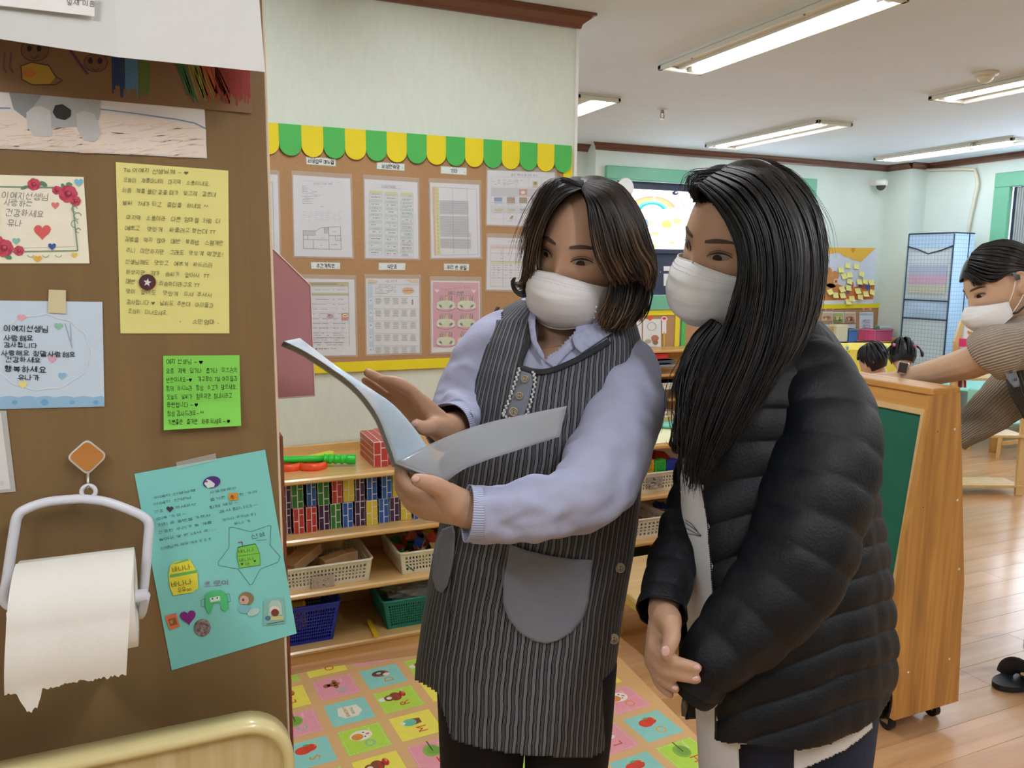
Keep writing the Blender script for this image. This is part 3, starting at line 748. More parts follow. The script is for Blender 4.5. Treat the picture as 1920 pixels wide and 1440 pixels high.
# -- turquoise letter
o = paper('turquoise_letter', 'turquoise handwritten letter with milk carton drawings, hanging tilted at the panel edge', 'letter', [(252, 888), (497, 843), (556, 1187), (322, 1256)], '#82D2CB', .0006)
q8 = lambda x, y: (240+x/3.35, 830+y/3.35)
a = art(.0014)
def T8(s, x, y, w, z=24, col='#4A6B68', ang=-.19): a.text(s, *q8(x, y), z/3.35*.8, col, ang, w=w/3.35*.94)
for s, x, y, w in (('. 이예지 선생님께', 145, 355, 300), ('이예지 선생님', 160, 392, 255), ('건강', 165, 440, 62), ('하세요♡', 300, 412, 138), ('오래 가요~', 175, 485, 205), ('저희 곰 돌반을 가르쳐', 188, 522, 355), ('감사합니다~', 570, 438, 260), ('건강한 우리가 잘 계를', 190, 568, 365), ('멋지다 쿠키(ㅎㅎ)', 595, 490, 225), ('놀이도 몇 번 내서 요: : :', 195, 615, 385), ('유나 가', 665, 515, 115), ('선생님께 재밌게ㅎㅎㅎㅎ', 205, 668, 345), ('사랑해요♡', 515, 318, 180), ('즐거운', 515, 364, 105), ('한 가지', 700, 332, 115), ('힘께 돼요~', 512, 412, 190)): T8(s, x, y, w)
P8 = lambda L: [q8(*p) for p in L]
a.path(P8([(635, 530), (660, 528), (770, 557), (880, 518), (897, 520), (890, 640), (955, 712), (940, 748), (830, 790), (780, 885), (765, 890), (690, 790), (567, 768), (565, 748), (635, 655), (635, 530)]), .8, '#3E6A68', 2)
T8('신상', 775, 598, 95, 40); a.line(q8(805, 612), q8(872, 606), .7, '#3E6A68')
a.poly(P8([(690, 655), (800, 632), (825, 690), (830, 765), (700, 785), (683, 710)]), '#7CCB4E', 2); a.path(P8([(690, 655), (800, 632), (825, 690), (830, 765), (700, 785), (683, 710), (690, 655)]), .7, '#3E6A3A', 3); a.path(P8([(683, 712), (825, 690)]), .7, '#3E6A3A', 3)
a.path(P8([(718, 645), (716, 620), (690, 625)]), 1.6, '#8A5560', 3); a.path(P8([(690, 655), (730, 646), (800, 632)]), 1.6, '#2F8A5A', 3)
T8('바나나', 695, 690, 105, 30, '#4E5A2A', -.16); T8('바나나', 700, 745, 100, 30, '#4E5A2A', -.16); T8('맛', 740, 770, 30, 26, '#4E5A2A', -.16)
for x in (715, 795): a.heart(*q8(x, 758 if x == 715 else 740), 2.6, '#4A3040', 4)
a.build('handwriting', o)
a = art(.002)
a.poly(P8([(265, 770), (290, 745), (385, 725), (412, 770), (435, 810), (440, 910), (405, 935), (285, 955), (262, 900), (255, 830)]), '#E3DC44', 1)
a.poly(P8([(262, 825), (430, 795), (432, 812), (262, 845)]), '#64B45A', 2); a.poly(P8([(278, 757), (372, 724), (385, 735), (300, 758)]), '#6FBF62', 2)
for s, x, y, w in (('바나나', 280, 805, 115), ('바나나', 275, 900, 130), ('우유oo', 315, 938, 85)): a.text(s, *q8(x, y), 11, '#6A6420', -.17, w=w/3.35, layer=4)
a.build('milk_carton_sticker', o)['label'] = 'yellow milk carton cut-out'
a = art(.002)
T8('초로이', 475, 905, 165, 52, '#9A5FA0', -.1)
a.poly(P8([(485, 950), (520, 925), (580, 920), (620, 945), (632, 1040), (610, 1058), (585, 1040), (580, 1000), (535, 1005), (522, 1065), (505, 1070), (485, 1030)]), '#4FC07A', 2)
a.poly(P8([(512, 970), (575, 958), (580, 985), (518, 998)]), '#CFE6DC', 3)
for x in (530, 560): a.disc(*q8(x, 975 if x == 530 else 970), 1.4, 1.6, '#24312B', 4)
for L in ([(458, 985), (480, 975), (485, 1020), (462, 1028), (458, 985)], [(605, 950), (635, 942), (645, 990), (622, 998)]): a.path(P8(L), .7, '#3E6A68', 2)
a.build('green_doodle', o)['label'] = 'green crayon doodle'
a = art(.002); a.heart(*q8(377, 1090), 16, '#7A1F7E', 1, -.15); a.build('heart_sticker', o)['label'] = 'purple foil heart sticker'
a = art(.002); a.poly(P8([(232, 1085), (302, 1065), (325, 1150), (262, 1172)]), '#DD7350', 1); a.poly(P8([(252, 1105), (298, 1092), (310, 1135), (265, 1148)]), '#8E5A34', 2); a.poly(P8([(262, 1112), (280, 1108), (284, 1128), (268, 1132)]), '#C98A4A', 3); a.build('square_sticker', o)['label'] = 'orange square sticker'
a = art(.002); a.disc(*q8(467, 1157), 15.5, 16, mat('silver_foil', '#8D8790', .3, metal=.6, var=.7, scale=400), 1, 28); a.build('glitter_sticker', o)['label'] = 'round silver glitter sticker'
a = art(.002)
a.disc(*q8(525, 245), 16.5, 11, '#4E2C7A', 1, 24, -.2); a.poly(P8([(478, 255), (495, 225), (520, 235), (545, 255), (540, 275), (500, 282)]), '#D9E6E6', 2); a.disc(*q8(493, 240), 2.4, 2, '#B34A7A', 3); a.build('oval_sticker', o)['label'] = 'purple oval sticker'
a = art(.002); a.poly(P8([(630, 315), (685, 310), (690, 355), (635, 362)]), '#D8922F', 1); a.text('축', *q8(640, 350), 9, '#5A3A1A'); a.build('orange_word_sticker', o)
a = art(.002); a.heart(*q8(263, 413), 7, '#3B3346', 1); a.build('dark_heart_sticker', o)
a = art(.002)
a.disc(*q8(742, 975), 14, 12.5, '#8A7A55', 1, 20); a.disc(*q8(728, 985), 9, 9, '#C6A999', 2); a.disc(*q8(722, 982), 2.2, 2.6, '#8A3A34', 3); a.disc(*q8(728, 1038), 11.5, 8.5, '#7FBCC8', 2); a.disc(*q8(787, 1058), 12, 6.5, '#B9D2CC', 2, 20, -.4); a.build('child_sticker', o)
a = art(.002)
a.poly(P8([(850, 985), (975, 970), (990, 1130), (850, 1145)]), '#86BDB6', 1); a.poly(P8([(885, 1010), (900, 985), (945, 985), (962, 1010), (968, 1075), (880, 1080)]), '#B5CFC4', 2); a.disc(*q8(920, 1045), 9, 7, '#E6DCD0', 3); a.disc(*q8(922, 1062), 7.5, 7, '#7A3A2C', 4); a.rect(*q8(872, 1090), *q8(975, 1112), '#C9C98A', 3, -.08); a.disc(*q8(877, 1097), 5.5, 4.5, '#4A7A9A', 4); a.line(q8(870, 1135), q8(980, 1115), 1.4, '#4A5A44', 4); a.build('sleeping_child_sticker', o)
tag(sheet('clear_tape', [(330, 866), (404, 849), (406, 862), (332, 879)], pp, nP, mat('clear_film', '#E6EAE6', .12, alpha=.22, spec=.8), .002, .0003), 'strip of clear tape holding the turquoise letter at its top', 'tape')
# -- sheet in a sleeve at the left
o = paper('sleeved_sheet', 'white sheet in a grey plastic sleeve at the left edge beside the diamond hook', 'paper', [(-60, 768), (12, 770), (30, 921), (-60, 930)], '#B9B9B6', .0005)
a = art(.0012); a.poly([(-60, 772), (2, 773), (20, 916), (-60, 924)], '#DEDEDC', 1); a.disc(4, 905, 4, 5, '#CFCFD0', 2); a.build('inner_page', o)
# -- diamond hook
c0 = oy(163, 855, YP); pc = lambda x, y, d: oy(x, y, YP-d)
def diamond(d, k):
    P = []
    C4 = [(163, 822), (202, 853), (165, 889), (125, 856)]; cx, cy = 163.5, 855
    C4 = [(cx+(x-cx)*k, cy+(y-cy)*k) for x, y in C4]
    for i in range(4):
        p0 = np.array(C4[i-1]); p1 = np.array(C4[i]); p2 = np.array(C4[(i+1) % 4])
        for s in np.linspace(0, 1, 5):
            A = p1+(p0-p1)*.22; B = p1+(p2-p1)*.22; P.append(A*(1-s)**2+p1*2*s*(1-s)+B*s*s)
    return np.array(P)
t = thing('wall_hook', 'diamond shaped wooden adhesive hook with white rim on the brown panel', 'hook', c0)
P = diamond(0, 1); G().prism(oy(P[:, 0], P[:, 1], YP-.0002), (0, -.006, 0)).build('backing', m_white, t)
P = diamond(0, .90); G().prism(oy(P[:, 0], P[:, 1]+.5, YP-.006), (0, -.003, 0)).build('wooden_face', wood('orange_wood', '#C98A45', '#B06F30', 0, .4, 14, .2), t)
h = [oy(165, y, YP-d) for y, d in ((886, .004), (898, .006), (910, .010), (917, .016), (913, .022))]
G().box(oy(159, 884, YP-.002), oy(172, 893, YP-.010), 0, .001).build('clip', m_white, t)
G().tube(spline(h, 14), .0017, 8).build('metal_hook', m_met, t, True)
# -- roll holder and toilet roll
YH = .862
hc = lambda L: oy(np.array([p[0] for p in L], float), np.array([p[1] for p in L], float), YH)
t = thing('roll_holder', 'white plastic toilet roll holder hanging from the diamond hook', 'toilet roll holder', oy(150, 1130, YH))
a_ = np.linspace(0, 2*np.pi, 20, endpoint=False); rc = oy(166, 922, YH)
m_hold = mat('white_holder', '#DFE0EA', .35, var=.015)
G().tube([rc+np.array((math.cos(v)*.0062, 0, math.sin(v)*.0062)) for v in a_], .0022, 8, closed=True).build('ring', m_hold, t, True)
L = [(30, 1137), (14, 1134), (8, 1120), (14, 1080), (26, 1000), (33, 968), (50, 954), (90, 941), (140, 936), (163, 936), (200, 941), (240, 955), (268, 968), (279, 982), (278, 1010), (272, 1080), (267, 1115), (258, 1130), (244, 1135)]
G().tube(spline(hc(L), 90), .0047, 10).build('frame', m_hold, t, True)
RX0, RX1 = oy(35, 1135, .80)[0], oy(255, 1135, .80)[0]
ax_ = oy(150, 1133, .812)
G().tube([(RX0-.010, ax_[1], ax_[2]), (RX1+.010, ax_[1], ax_[2])], .006, 12).build('rod', m_hold, t, True)
g = G()
for xx, lx in ((RX0-.008, 26), (RX1+.008, 250)):
    e = oy(lx, 1136, YH); g.tube(spline([e, ((e[0]+xx)/2, .84, e[2]-.002), (xx, ax_[1], ax_[2])], 8), .0047, 8)
g.build('side_arm', m_hold, t, True)
m_tp = mat('tissue_paper', '#EBE8DF', .85, var=.012, scale=40, bump=.15, bscale=90)
t = thing('toilet_roll', 'white toilet roll on the holder with a torn sheet hanging down', 'toilet roll', ax_)
th_ = np.linspace(0, 2*np.pi, 40, endpoint=False); RR = .047
V = []
for xx in (RX0, RX1):
    for r in (RR, .018): V += [(xx, ax_[1]+r*math.cos(v), ax_[2]+r*math.sin(v)) for v in th_]
n = 40; Fs = []
for i in range(n):
    j = (i+1) % n; Fs += [(i, j, 2*n+j, 2*n+i), (n+i, 3*n+i, 3*n+j, n+j), (i, n+i, n+j, j), (2*n+i, 2*n+j, 3*n+j, 3*n+i)]
mesh('roll', V, Fs, m_tp, t, True)
# hanging sheet: over the top of the roll and down in front of it
nu, nv = 60, 40
zb = oy(130, 1281, ax_[1]-RR)[2]
prof = [(ax_[1]-(RR+.0012)*math.cos(v), ax_[2]+(RR+.0012)*math.sin(v)) for v in np.linspace(1.5, 0, 14)]
prof += [(ax_[1]-RR-.0012-.004*math.sin(k/26*3.1), ax_[2]+(zb-ax_[2])*k/26) for k in range(1, 27)]
L0 = ((ax_[2]+RR), RX0-.001, RX1+.001)
V = []; r_ = random.Random(11)
xl_b = oy(7, 1285, .765)[0]; xr_b = oy(238, 1277, .765)[0]; rag = [r_.uniform(-.0016, .0016) for _ in range(nu+1)]
for k, (y, z) in enumerate(prof):
    s = max(0, (ax_[2]+RR-z)/(ax_[2]+RR-zb)); xl = (RX0-.001)*(1-s)+xl_b*s; xr = (RX1+.001)*(1-s)+xr_b*s
    for i in range(nu+1):
        u = i/nu; zz = z
        if k >= len(prof)-2:
            f = (k-len(prof)+3)/2
            zz += f*rag[i]
            if .10 < u < .30: zz -= f*.017*math.sin((u-.10)/.20*math.pi)**.7+f*abs(rag[i])*1.5
        V.append((xl+(xr-xl)*u, y-.0012*math.sin(u*9)*s, zz))
m_ = len(prof); Fs = [(j*(nu+1)+i, (j+1)*(nu+1)+i, (j+1)*(nu+1)+i+1, j*(nu+1)+i+1) for j in range(m_-1) for i in range(nu)]
mesh('hanging_sheet', V, Fs, m_tp, t, True)
# -- pink magazine file behind the panel edge
YK = 1.06
P = np.array([(470, 420), (510, 465), (582, 535), (590, 742), (519, 747), (470, 750)], float)
t = thing('magazine_file', 'pink cardboard magazine file with a slanted top behind the brown panel', 'magazine file', oy(540, 745, YK))
pk_ = mat('pink_card', '#C48A90', .6, var=.03)
G().prism(oy(P[:, 0], P[:, 1], YK), (0, .0025, 0)).build('side', pk_, t)
A = oy(P[:, 0], P[:, 1], YK); g = G()
for i in (1, 2, 3, 4):
    if i == 1: continue
    p, q = A[i], A[(i+1) % 6]; g.add([p+(0, .0025, 0), q+(0, .0025, 0), q+(0, .08, 0), p+(0, .08, 0)], [(0, 1, 2, 3), (3, 2, 1, 0)])
g.prism(A+np.array((0, .08, 0)), (0, .0025, 0)); g.build('back_and_base', pk_, t)
g = G()
for i in (1, 2, 3):
    g.tube([A[i]+(0, -.0003, 0), A[i+1]+(0, -.0003, 0)], .0009, 6)
g.build('pale_edge', mat('pale_pink_edge', '#E9CFCB', .6), t)
g = G().box((A[0][0]+.002, YP+.022, A[4][2]+.03), (.095, YK+.001, A[4][2]+.05)); g.build('bracket', mat('dark_bracket', '#5E4630', .6), t)
# -- chair back in front of the panel
YC = .80
o_ = [(40, 1445), (67, 1440), (291, 1389), (408, 1365), (480, 1352), (500, 1351), (522, 1356), (539, 1373), (548, 1391), (551, 1420), (552, 1445)]
i_ = [(80, 1447), (111, 1440), (291, 1403), (410, 1382), (470, 1371), (490, 1371), (512, 1377), (528, 1389), (537, 1405), (541, 1425), (542, 1445)]
O = oy(np.array([p[0] for p in o_], float), np.array([p[1] for p in o_], float), YC)
zb_ = .62
xl = -.42
t = thing('wooden_chair', 'cream wooden chair with rounded striped-pine backrest pushed against the brown panel', 'chair', (-.15, .62, 0))
m_crm = mat('cream_lacquer', '#DCCB93', .3, coat=.4, var=.02)
# full rounded rectangle of the back
r_c = .045; x1 = O[:, 0].max(); z1 = O[:, 2].max()
def rrect(x0, x1, z0, z1, r, n=8):
    P = []
    for cx, cz, a0 in ((x1-r, z1-r, 0), (x0+r, z1-r, 1), (x0+r, z0+r, 2), (x1-r, z0+r, 3)):
        for k in range(n+1):
            v = (a0+k/n)*math.pi/2; P.append((cx+r*math.cos(v), cz+r*math.sin(v)))
    return P
Po = rrect(xl, x1, zb_, z1, .05); Pi = rrect(xl+.014, x1-.010, zb_+.014, z1-.012, .042)
g = G(); n = len(Po)
V = [(x, YC-.004, z) for x, z in Po]+[(x, YC-.004, z) for x, z in Pi]+[(x, YC+.022, z) for x, z in Po]+[(x, YC+.022, z) for x, z in Pi]+[(x*.998+.001, YC-.008, z) for x, z in [((a[0]+b[0])/2, (a[1]+b[1])/2) for a, b in zip(Po, Pi)]]
Fs = []
for i in range(n):
    j = (i+1) % n
    Fs += [(i, j, 4*n+j, 4*n+i), (4*n+i, 4*n+j, n+j, n+i), (2*n+i, 3*n+i, 3*n+j, 2*n+j), (i, 2*n+i, 2*n+j, j), (n+i, n+j, 3*n+j, 3*n+i)]
mesh('back_frame', V, Fs, m_crm, t, True)
m_lam = wood('striped_pine', '#D9C89A', '#C0AA74', 2, .4, 22, .2)
G().prism([(x, YC+.002, z) for x, z in Pi], (0, .016, 0)).build('backrest', m_lam, t)
g = G().box((-.40, .40, .43), (.08, .80, .46), 0, .012).build('seat', m_lam, t)
for x in (-.38, .06):
    for y in (.42, .79): G().box((x-.018, y-.018, 0), (x+.018, y+.018, .43 if y < .5 else .66), 0, .004).build('leg', m_crm, t)
# ================================================================ NOTICE BOARD
YK_ = YB-.012
t = thing('notice_board', 'large brown notice board with yellow strips and a green and yellow scalloped border', 'notice board', (.6, YB, 1.0))
m_cork = mat('brown_board', '#B28A61', .85, var=.05, scale=90, bump=.15, bscale=400)
zs0, zs1 = 1.915, .99
G().box((-.30, YK_, zs1), (1.62, YB-.0005, zs0-.01), 0, .002).build('backing_board', m_cork, t)
m_yel = mat('yellow_foam', '#ECD81E', .7, var=.03); m_gre = mat('green_foam', '#4FB956', .7, var=.03)
G().box((-.30, YK_-.004, .988), (1.62, YK_, 1.028), 0, .001).build('bottom_strip', m_yel, t)
G().box((1.578, YK_-.004, 1.028), (1.62, YK_, zs0-.03), 0, .001).build('side_strip', m_yel, t)
xa = oy(521.7, 236, YK_)[0]; xb = oy(1069.7, 272, YK_)[0]; w_ = (xb-xa)/15
zt_ = oy(521.7, 232, YK_)[2]; hz = .112
me_ = None
for k in range(-4, 15):
    x0 = xa+k*w_
    P = [(0, 0), (0, -(hz-w_/2))]+[(w_/2-w_/2*math.cos(v), -(hz-w_/2)-w_/2*math.sin(v)) for v in np.linspace(0, math.pi, 13)[1:-1]]+[(w_, -(hz-w_/2)), (w_, 0)]
    d = .004 if k % 2 else .006
    o = G().prism([(x0+p, YK_-d-.006, zt_+q) for p, q in P], (0, .0045, 0)).build('scallop', m_gre if k % 2 == 0 else m_yel, t)
pb = lambda x, y: oy(x, y, YK_)
nB = np.array((0, -1.0, 0))
m_slv = mat('clear_sleeve', '#EEF0F0', .08, alpha=.16, spec=.9)
def notice(label, cs, grow=(3, 8, 3, 3), col='#E6E6EC', cat='notice', name='notice_sheet', sleeve=True):
    m = mat('paper_'+col.lstrip('#'), col, .75, var=.015, scale=25)
    o = tag(sheet(name, cs, pb, nB, m, .0006, .0008), label, cat, 'sheets on the notice board')
    if sleeve:
        (a, b), (c, d), (e, f), (g_, h_) = cs; l, tt, r, bb = grow
        sheet('plastic_sleeve', [(a-l, b-tt), (c+r, d-tt), (e+r, f+bb), (g_-l, h_+bb)], pb, nB, m_slv, .0045, .0003, o)
    return o
def nart(): return Art(pb, nB, .0020, .00018)
GY, DG, LG = '#9A9AA2', '#6A6A72', '#C6C6CE'
o = notice('partly hidden white notice at the left end of the notice board, beside the brown panel', [(470, 324), (520.6, 328), (524.5, 482), (470, 480)])
a = nart(); a.rect(495, 340, 511, 345, '#D8D67A'); a.line((511, 344), (514, 470), 1, '#7FA7A0'); a.build('print', o)
o = notice('white notice with a small floor plan, below the first label of the board', [(549, 328), (656.5, 335), (660.5, 482.5), (552, 480)])
a = nart()
a.text('비상시 대피계획', 588, 346, 5, DG, .04); a.scribble(563, 338, 640, LG, .8, .05); a.scribble(565, 347.5, 637, LG, .7, .05)
for k, w in enumerate((8, 13, 16, 30, 22, 36, 34, 22, 14, 15)): a.scribble(566, 349+k*3.1, 566+w, GY, 1, .03, seed=k)
a.scribble(567, 381, 585, GY, 1); a.scribble(600, 387, 608, GY, 1)
for c in range(7):
    for k in range(3): a.scribble(567+c*11, 397+k*3+(c % 2), 575+c*11, LG, 1, 0, seed=c); a.scribble(567+c*11, 407+k*3, 574+c*11, LG, 1, 0, seed=c+9)
fp = [((568, 432), (592, 433)), ((592, 433), (602, 427)), ((602, 427), (638, 425)), ((638, 425), (640, 468)), ((640, 468), (569, 466)), ((569, 466), (568, 432)), ((569, 449), (616, 450)), ((587, 450), (588, 467)), ((616, 425), (617, 468)), ((569, 441), (592, 441)), ((617, 442), (639, 442)), ((608, 426), (608, 438)), ((628, 442), (629, 451)), ((577, 441), (577, 449)), ((629, 451), (639, 451))]
a.rect(569, 432, 592, 440, '#C3C5CC'); a.rect(608, 426, 616, 438, '#B9BBC2')
for p, q in fp: a.line(p, q, .9, '#77777F')
for x, y in ((574, 436), (622, 434), (600, 460), (573, 454), (600, 446), (632, 447)): a.scribble(x, y, x+8, GY, 1)
a.scribble(621, 458, 632, '#C07A7A', 1.4, 0, gap=0); a.build('print', o)
o = notice('white notice with three columns of contact boxes, second from the left in the upper row', [(683, 335.5), (782.5, 342), (784.5, 485), (685, 484)])
a = nart(); a.text('비상연락망', 715, 352, 5.5, DG, .05); a.line((704, 346), (758, 349), .6, LG); a.line((704, 351.5), (761, 354.5), .6, LG)
for c in range(3):
    x = 692+c*29.3; y0 = 357+c*2
    a.rect(x, y0, x+24, y0+5, '#D9D98E', 1, .03)
    for k in range(9):
        y = y0+5+k*13; hh = 11.5
        a.rect(x, y, x+24, y+(4.5 if k else 4), '#C9DDD0', 1, .03)
        for p, q in (((x, y), (x+24, y+.7)), ((x, y+hh), (x+24, y+hh+.7)), ((x, y), (x, y+hh)), ((x+24, y+.7), (x+24, y+hh+.7))): a.line(p, q, .5, '#AEB9B3')
        a.scribble(x+5, y+1.4, x+19, GY, 1, .03, seed=k); a.scribble(x+3, y+6.6, x+21, DG, 1.4, .03, seed=k+5)
        if c == 2: a.scribble(x+2, y+9, x+22, GY, 1.1, .03, seed=k+15)
a.build('print', o)
o = notice('white notice with a grey table and orange and yellow side bars', [(806, 342), (898, 346.5), (900.5, 483), (808.5, 484)])
a = nart(); a.poly([(810, 350), (815, 350.3), (818, 479), (814, 479)], '#E0AE6E'); a.poly([(816, 350.3), (822, 350.6), (825.5, 478.5), (820, 479)], '#D9D46A')
a.scribble(811, 393, 814, '#B8743A', 1.5); 
for k in range(18): a.scribble(817.5+k*.16, 356+k*6.8, 821+k*.16, '#9AA04A', 1, 0, gap=0)
for x, y0, y1 in ((848, 352, 478), (875, 354, 478), (893, 355, 477)): a.line((x, y0), (x+2.5, y1), .7, '#A4A4AC')
a.line((822, 351), (893, 355), .7, '#A4A4AC'); a.line((825, 479), (897, 477), .7, '#A4A4AC')
for k in range(62):
    y = 376+k*1.45
    if 401 < y < 405 or 444 < y < 447: continue
    a.rect(824+k*.03, y, 878+k*.03+(3 if k > 40 else 0), y+.85, '#BDBDC4' if k % 3 else '#ABABB3', 1, .02)
a.build('print', o)
o = notice('landscape monthly calendar sheet with small pictures, at the upper right of the board', [(914, 319), (1040, 323.5), (1040, 426), (912.5, 421)])
a = nart(); a.text('월간 계획안 및 원아 행사', 958, 329.5, 4.5, DG, .03)
for k in range(6): a.line((918, 331+k*15+(4 if k else 0)), (1037, 333.5+k*15+(4 if k else 0)), .6, LG)
for k in range(6): a.line((921+k*23.3, 332), (920+k*23.3, 418), .6, LG)
a.rect(921, 352, 1036, 368, '#C9CACF', 1, .02); a.rect(921, 385, 1036, 400, '#D6D6DA', 1, .02)
for k in range(4): a.scribble(923, 337+k*2.7, 982-k*5, GY, 1, .02, seed=k)
a.rect(998, 340, 1008, 351, '#D8C05A', 3); a.disc(1003, 344, 3, 3, '#6A6038', 4)
a.rect(973, 355, 988, 366, '#C9825A', 3); a.disc(980, 361, 4, 3, '#EFE3D6', 4); a.disc(1025, 363, 4, 4, '#B8584A', 3)
for x, c, e in ((926, '#5F86B4', '#A8C6DE'), (950, '#A8714E', '#8E8A55'), (973, '#A8714E', '#8E8A55'), (996, '#A8714E', '#A88A55'), (1019, '#6E8E8A', '#5A6A72')):
    a.rect(x, 370, x+15, 381, c, 3, .02); a.rect(x, 377, x+15, 381, e, 4, .02); a.scribble(x, 383, x+15, GY, .9)
for x in (927, 951, 974, 997):
    for k in range(5): a.disc(x+2+k*2.8, 393+(k % 2)*1.5, 1.6, 2.6, '#C3C38E' if x != 974 else '#A9A9AE', 3, 8)
    a.scribble(x, 398, x+15, GY, .9)
a.disc(958, 409, 3, 2.4, '#A88A5A', 3); a.disc(960, 406, 2, 1.6, '#7A5A4A', 3); a.scribble(951, 414, 966, GY, .9)
a.build('print', o)
o = notice('landscape timetable sheet under the calendar sheet, half hidden by the left woman', [(914, 445), (1042, 449), (1042, 546), (912, 543)])
a = nart(); a.text('시간표 일과 운영', 952, 454, 4.5, DG, .03)
a.rect(920, 461, 1036, 466, '#E3C4B8', 1, .02); a.rect(920, 489, 1036, 494, '#DADAA8', 1, .02)
for k in range(6): a.line((920, 459+k*15.5), (1037, 461.5+k*15.5), .6, '#A9A9B1')
for k in range(6): a.line((920+k*23.3, 459), (919+k*23.3, 538), .6, '#A9A9B1')
for c in range(5):
    for k in range(6): a.scribble(923+c*23, 497+k*4.6, 928+c*23, GY, 1, seed=k); a.scribble(932+c*23, 497+k*4.6, 937+c*23, GY, 1, seed=k)
for k in range(5): a.scribble(938, 470+k*3.6, 942, GY, 1)
a.build('print', o)
o = notice('white weekly plan sheet with olive header bars, beside the pink file', [(556, 522), (664, 524), (667.5, 666), (560, 667.5)])
a = nart(); a.poly([(560, 529), (653, 529), (653.5, 537), (560, 537)], '#B8A96A'); a.rect(570, 531, 632, 534, '#8A7A45', 2); a.poly([(560, 549), (653.5, 549), (654, 554), (560, 554)], '#B5BA62')
a.text('계획', 638, 537, 4, '#4A4A50')
for k in range(12): a.line((560, 541+k*9.1), (655-.0*k, 541+k*9.1), .6, LG); a.scribble(586, 543+k*9, 616, GY, 1.1, seed=k); a.scribble(624, 543+k*9, 648, GY, 1.1, seed=k+4)
for k in range(4): a.line((598+k*14, 586), (599+k*14, 630), .6, LG)
a.line((653, 529), (655, 648), .8, '#8E8E96')
a.disc(619, 593, 6, 5, '#C79AA8', 3); a.disc(617, 591, 2, 2, '#8A5A6A', 4); a.rect(640, 587, 653, 601, '#C9773E', 3); a.disc(647, 592, 5, 3, '#EFE3D0', 4); a.rect(644, 591, 650, 593, '#6A4A3A', 5)
for k in range(5): a.scribble(585, 628+k*4.5, 645, '#A98A8A' if k > 2 else GY, 1.1, seed=k)
a.disc(593, 654, 2, 1.8, '#A84A3A', 3); a.scribble(597, 653, 616, '#A85A4A', 1.6, gap=0); a.scribble(620, 653, 636, GY, 1.2)
a.build('print', o)
o = notice('menu sheet with pale blue side column and orange title bubble, lower row centre', [(685.5, 522), (785.5, 523), (787, 661.5), (687.5, 664.5)])
a = nart(); a.poly([(689, 530), (698, 530), (701, 657), (692, 657)], '#C3D8E4'); a.poly([(689, 524), (700, 524), (709, 527), (704, 532), (690, 531)], '#E3C996'); a.poly([(758, 524), (784, 524), (784, 531), (770, 530)], '#E3C996'); a.text('4월 식단표', 722, 529, 5, '#B8787A')
a.disc(765, 545, 11.5, 6.5, '#E2A258', 2); a.scribble(757, 544, 773, '#8A5A2A', 1.6, gap=0)
a.line((699, 533), (784, 534), .8, '#A8C0D4')
for k in range(6): a.scribble(703, 535.5+k*2.8, 742, GY, 1, seed=k)
for r_i in range(5):
    y = 556+r_i*23
    a.line((699, y), (784, y+.5), .8, '#A8C0D4'); a.rect(692, y+3, 698, y+14, '#E2ECF2', 2); a.rect(693.5, y+6, 696.5, y+9, '#8AA8BC', 3)
    for c in range(5):
        if r_i == 0 and c == 4: a.disc(773, 568, 2, 4, '#C4766A', 3); a.disc(773, 563, 1.5, 1.5, '#3A3A3A', 4); continue
        for k in range(6):
            cc = ('#B9B9A0', '#A9A9B1', '#B8B29A')[(c+k) % 3]; ww = (9, 12, 10, 13, 8, 10)[(k+c) % 6]; a.rect(709+c*16.3-ww/2, y+2.5+k*2.1, 709+c*16.3+ww/2, y+3.7+k*2.1, cc)
a.build('print', o)
o = notice('pink birthday poster with six drawn cakes in the lower row of the board', [(808, 526), (899, 527), (900, 658), (809, 661)], col='#E8E6EA', cat='poster', name='birthday_poster')
a = nart(); a.poly([(811, 529), (897, 530), (898, 640), (872, 641), (858, 646), (845, 651), (812, 651)], '#D78AA0')
a.poly([(812, 529), (897, 530), (897, 545), (812, 545)], '#DC97AA', 1.5)
a.text('Happy Birth Day', 825, 546, 8.5, '#E9C6C6', -.09, w=58, layer=3); a.text('Happy Birth Day', 825, 545.5, 8, '#C2454C', -.09, w=58, layer=4)
a.text('에디슨반', 840, 552.5, 8, '#4A3A42', .0, w=29, layer=4, bold=.3)
a.heart(819, 545, 4, '#EFD6DC', 3); a.heart(888, 546, 4, '#EFD6DC', 3)
for r_i in range(3):
    for c in range(2):
        x = 835.5+c*39; y = 577+r_i*34
        ringarc(a, x, y, 16, 17.8, .38, 3.3, 6.15, '#6A2A3E', 2); a.disc(x, y-6, 17, 8.5, '#DCE0BE', 2, 22); a.disc(x-12, y-2, 5, 4, '#E6E8CE', 3, 12); a.disc(x+12, y-2, 5, 4, '#E6E8CE', 3, 12); a.disc(x, y-4.5, 13, 6, '#D3DAB2', 3)
        for k in range(3 if (r_i, c) != (0, 0) else 0): a.scribble(x-8, y-7+k*3, x+8, '#B4B894', 1, seed=k)
        for k, cc in enumerate(('#A84A5A', '#5E8A78', '#C98A6A', '#D9B06A', '#B8586A', '#8A3A4A')): a.line((x-10+k*4, y-13), (x-11+k*4.4, y-20-(k % 2)), 2.6, cc, 4); a.line((x-9+k*4, y-21-(k % 2)), (x-9+k*4.2, y-23), 1.6, '#5A2A3A', 5)
for x, y in ((856, 556), (893, 555), (814, 580), (856, 600), (814, 612), (856, 646), (855, 580)): a.disc(x, y, .8, .8, '#A83A4A', 3)
a.build('print', o)
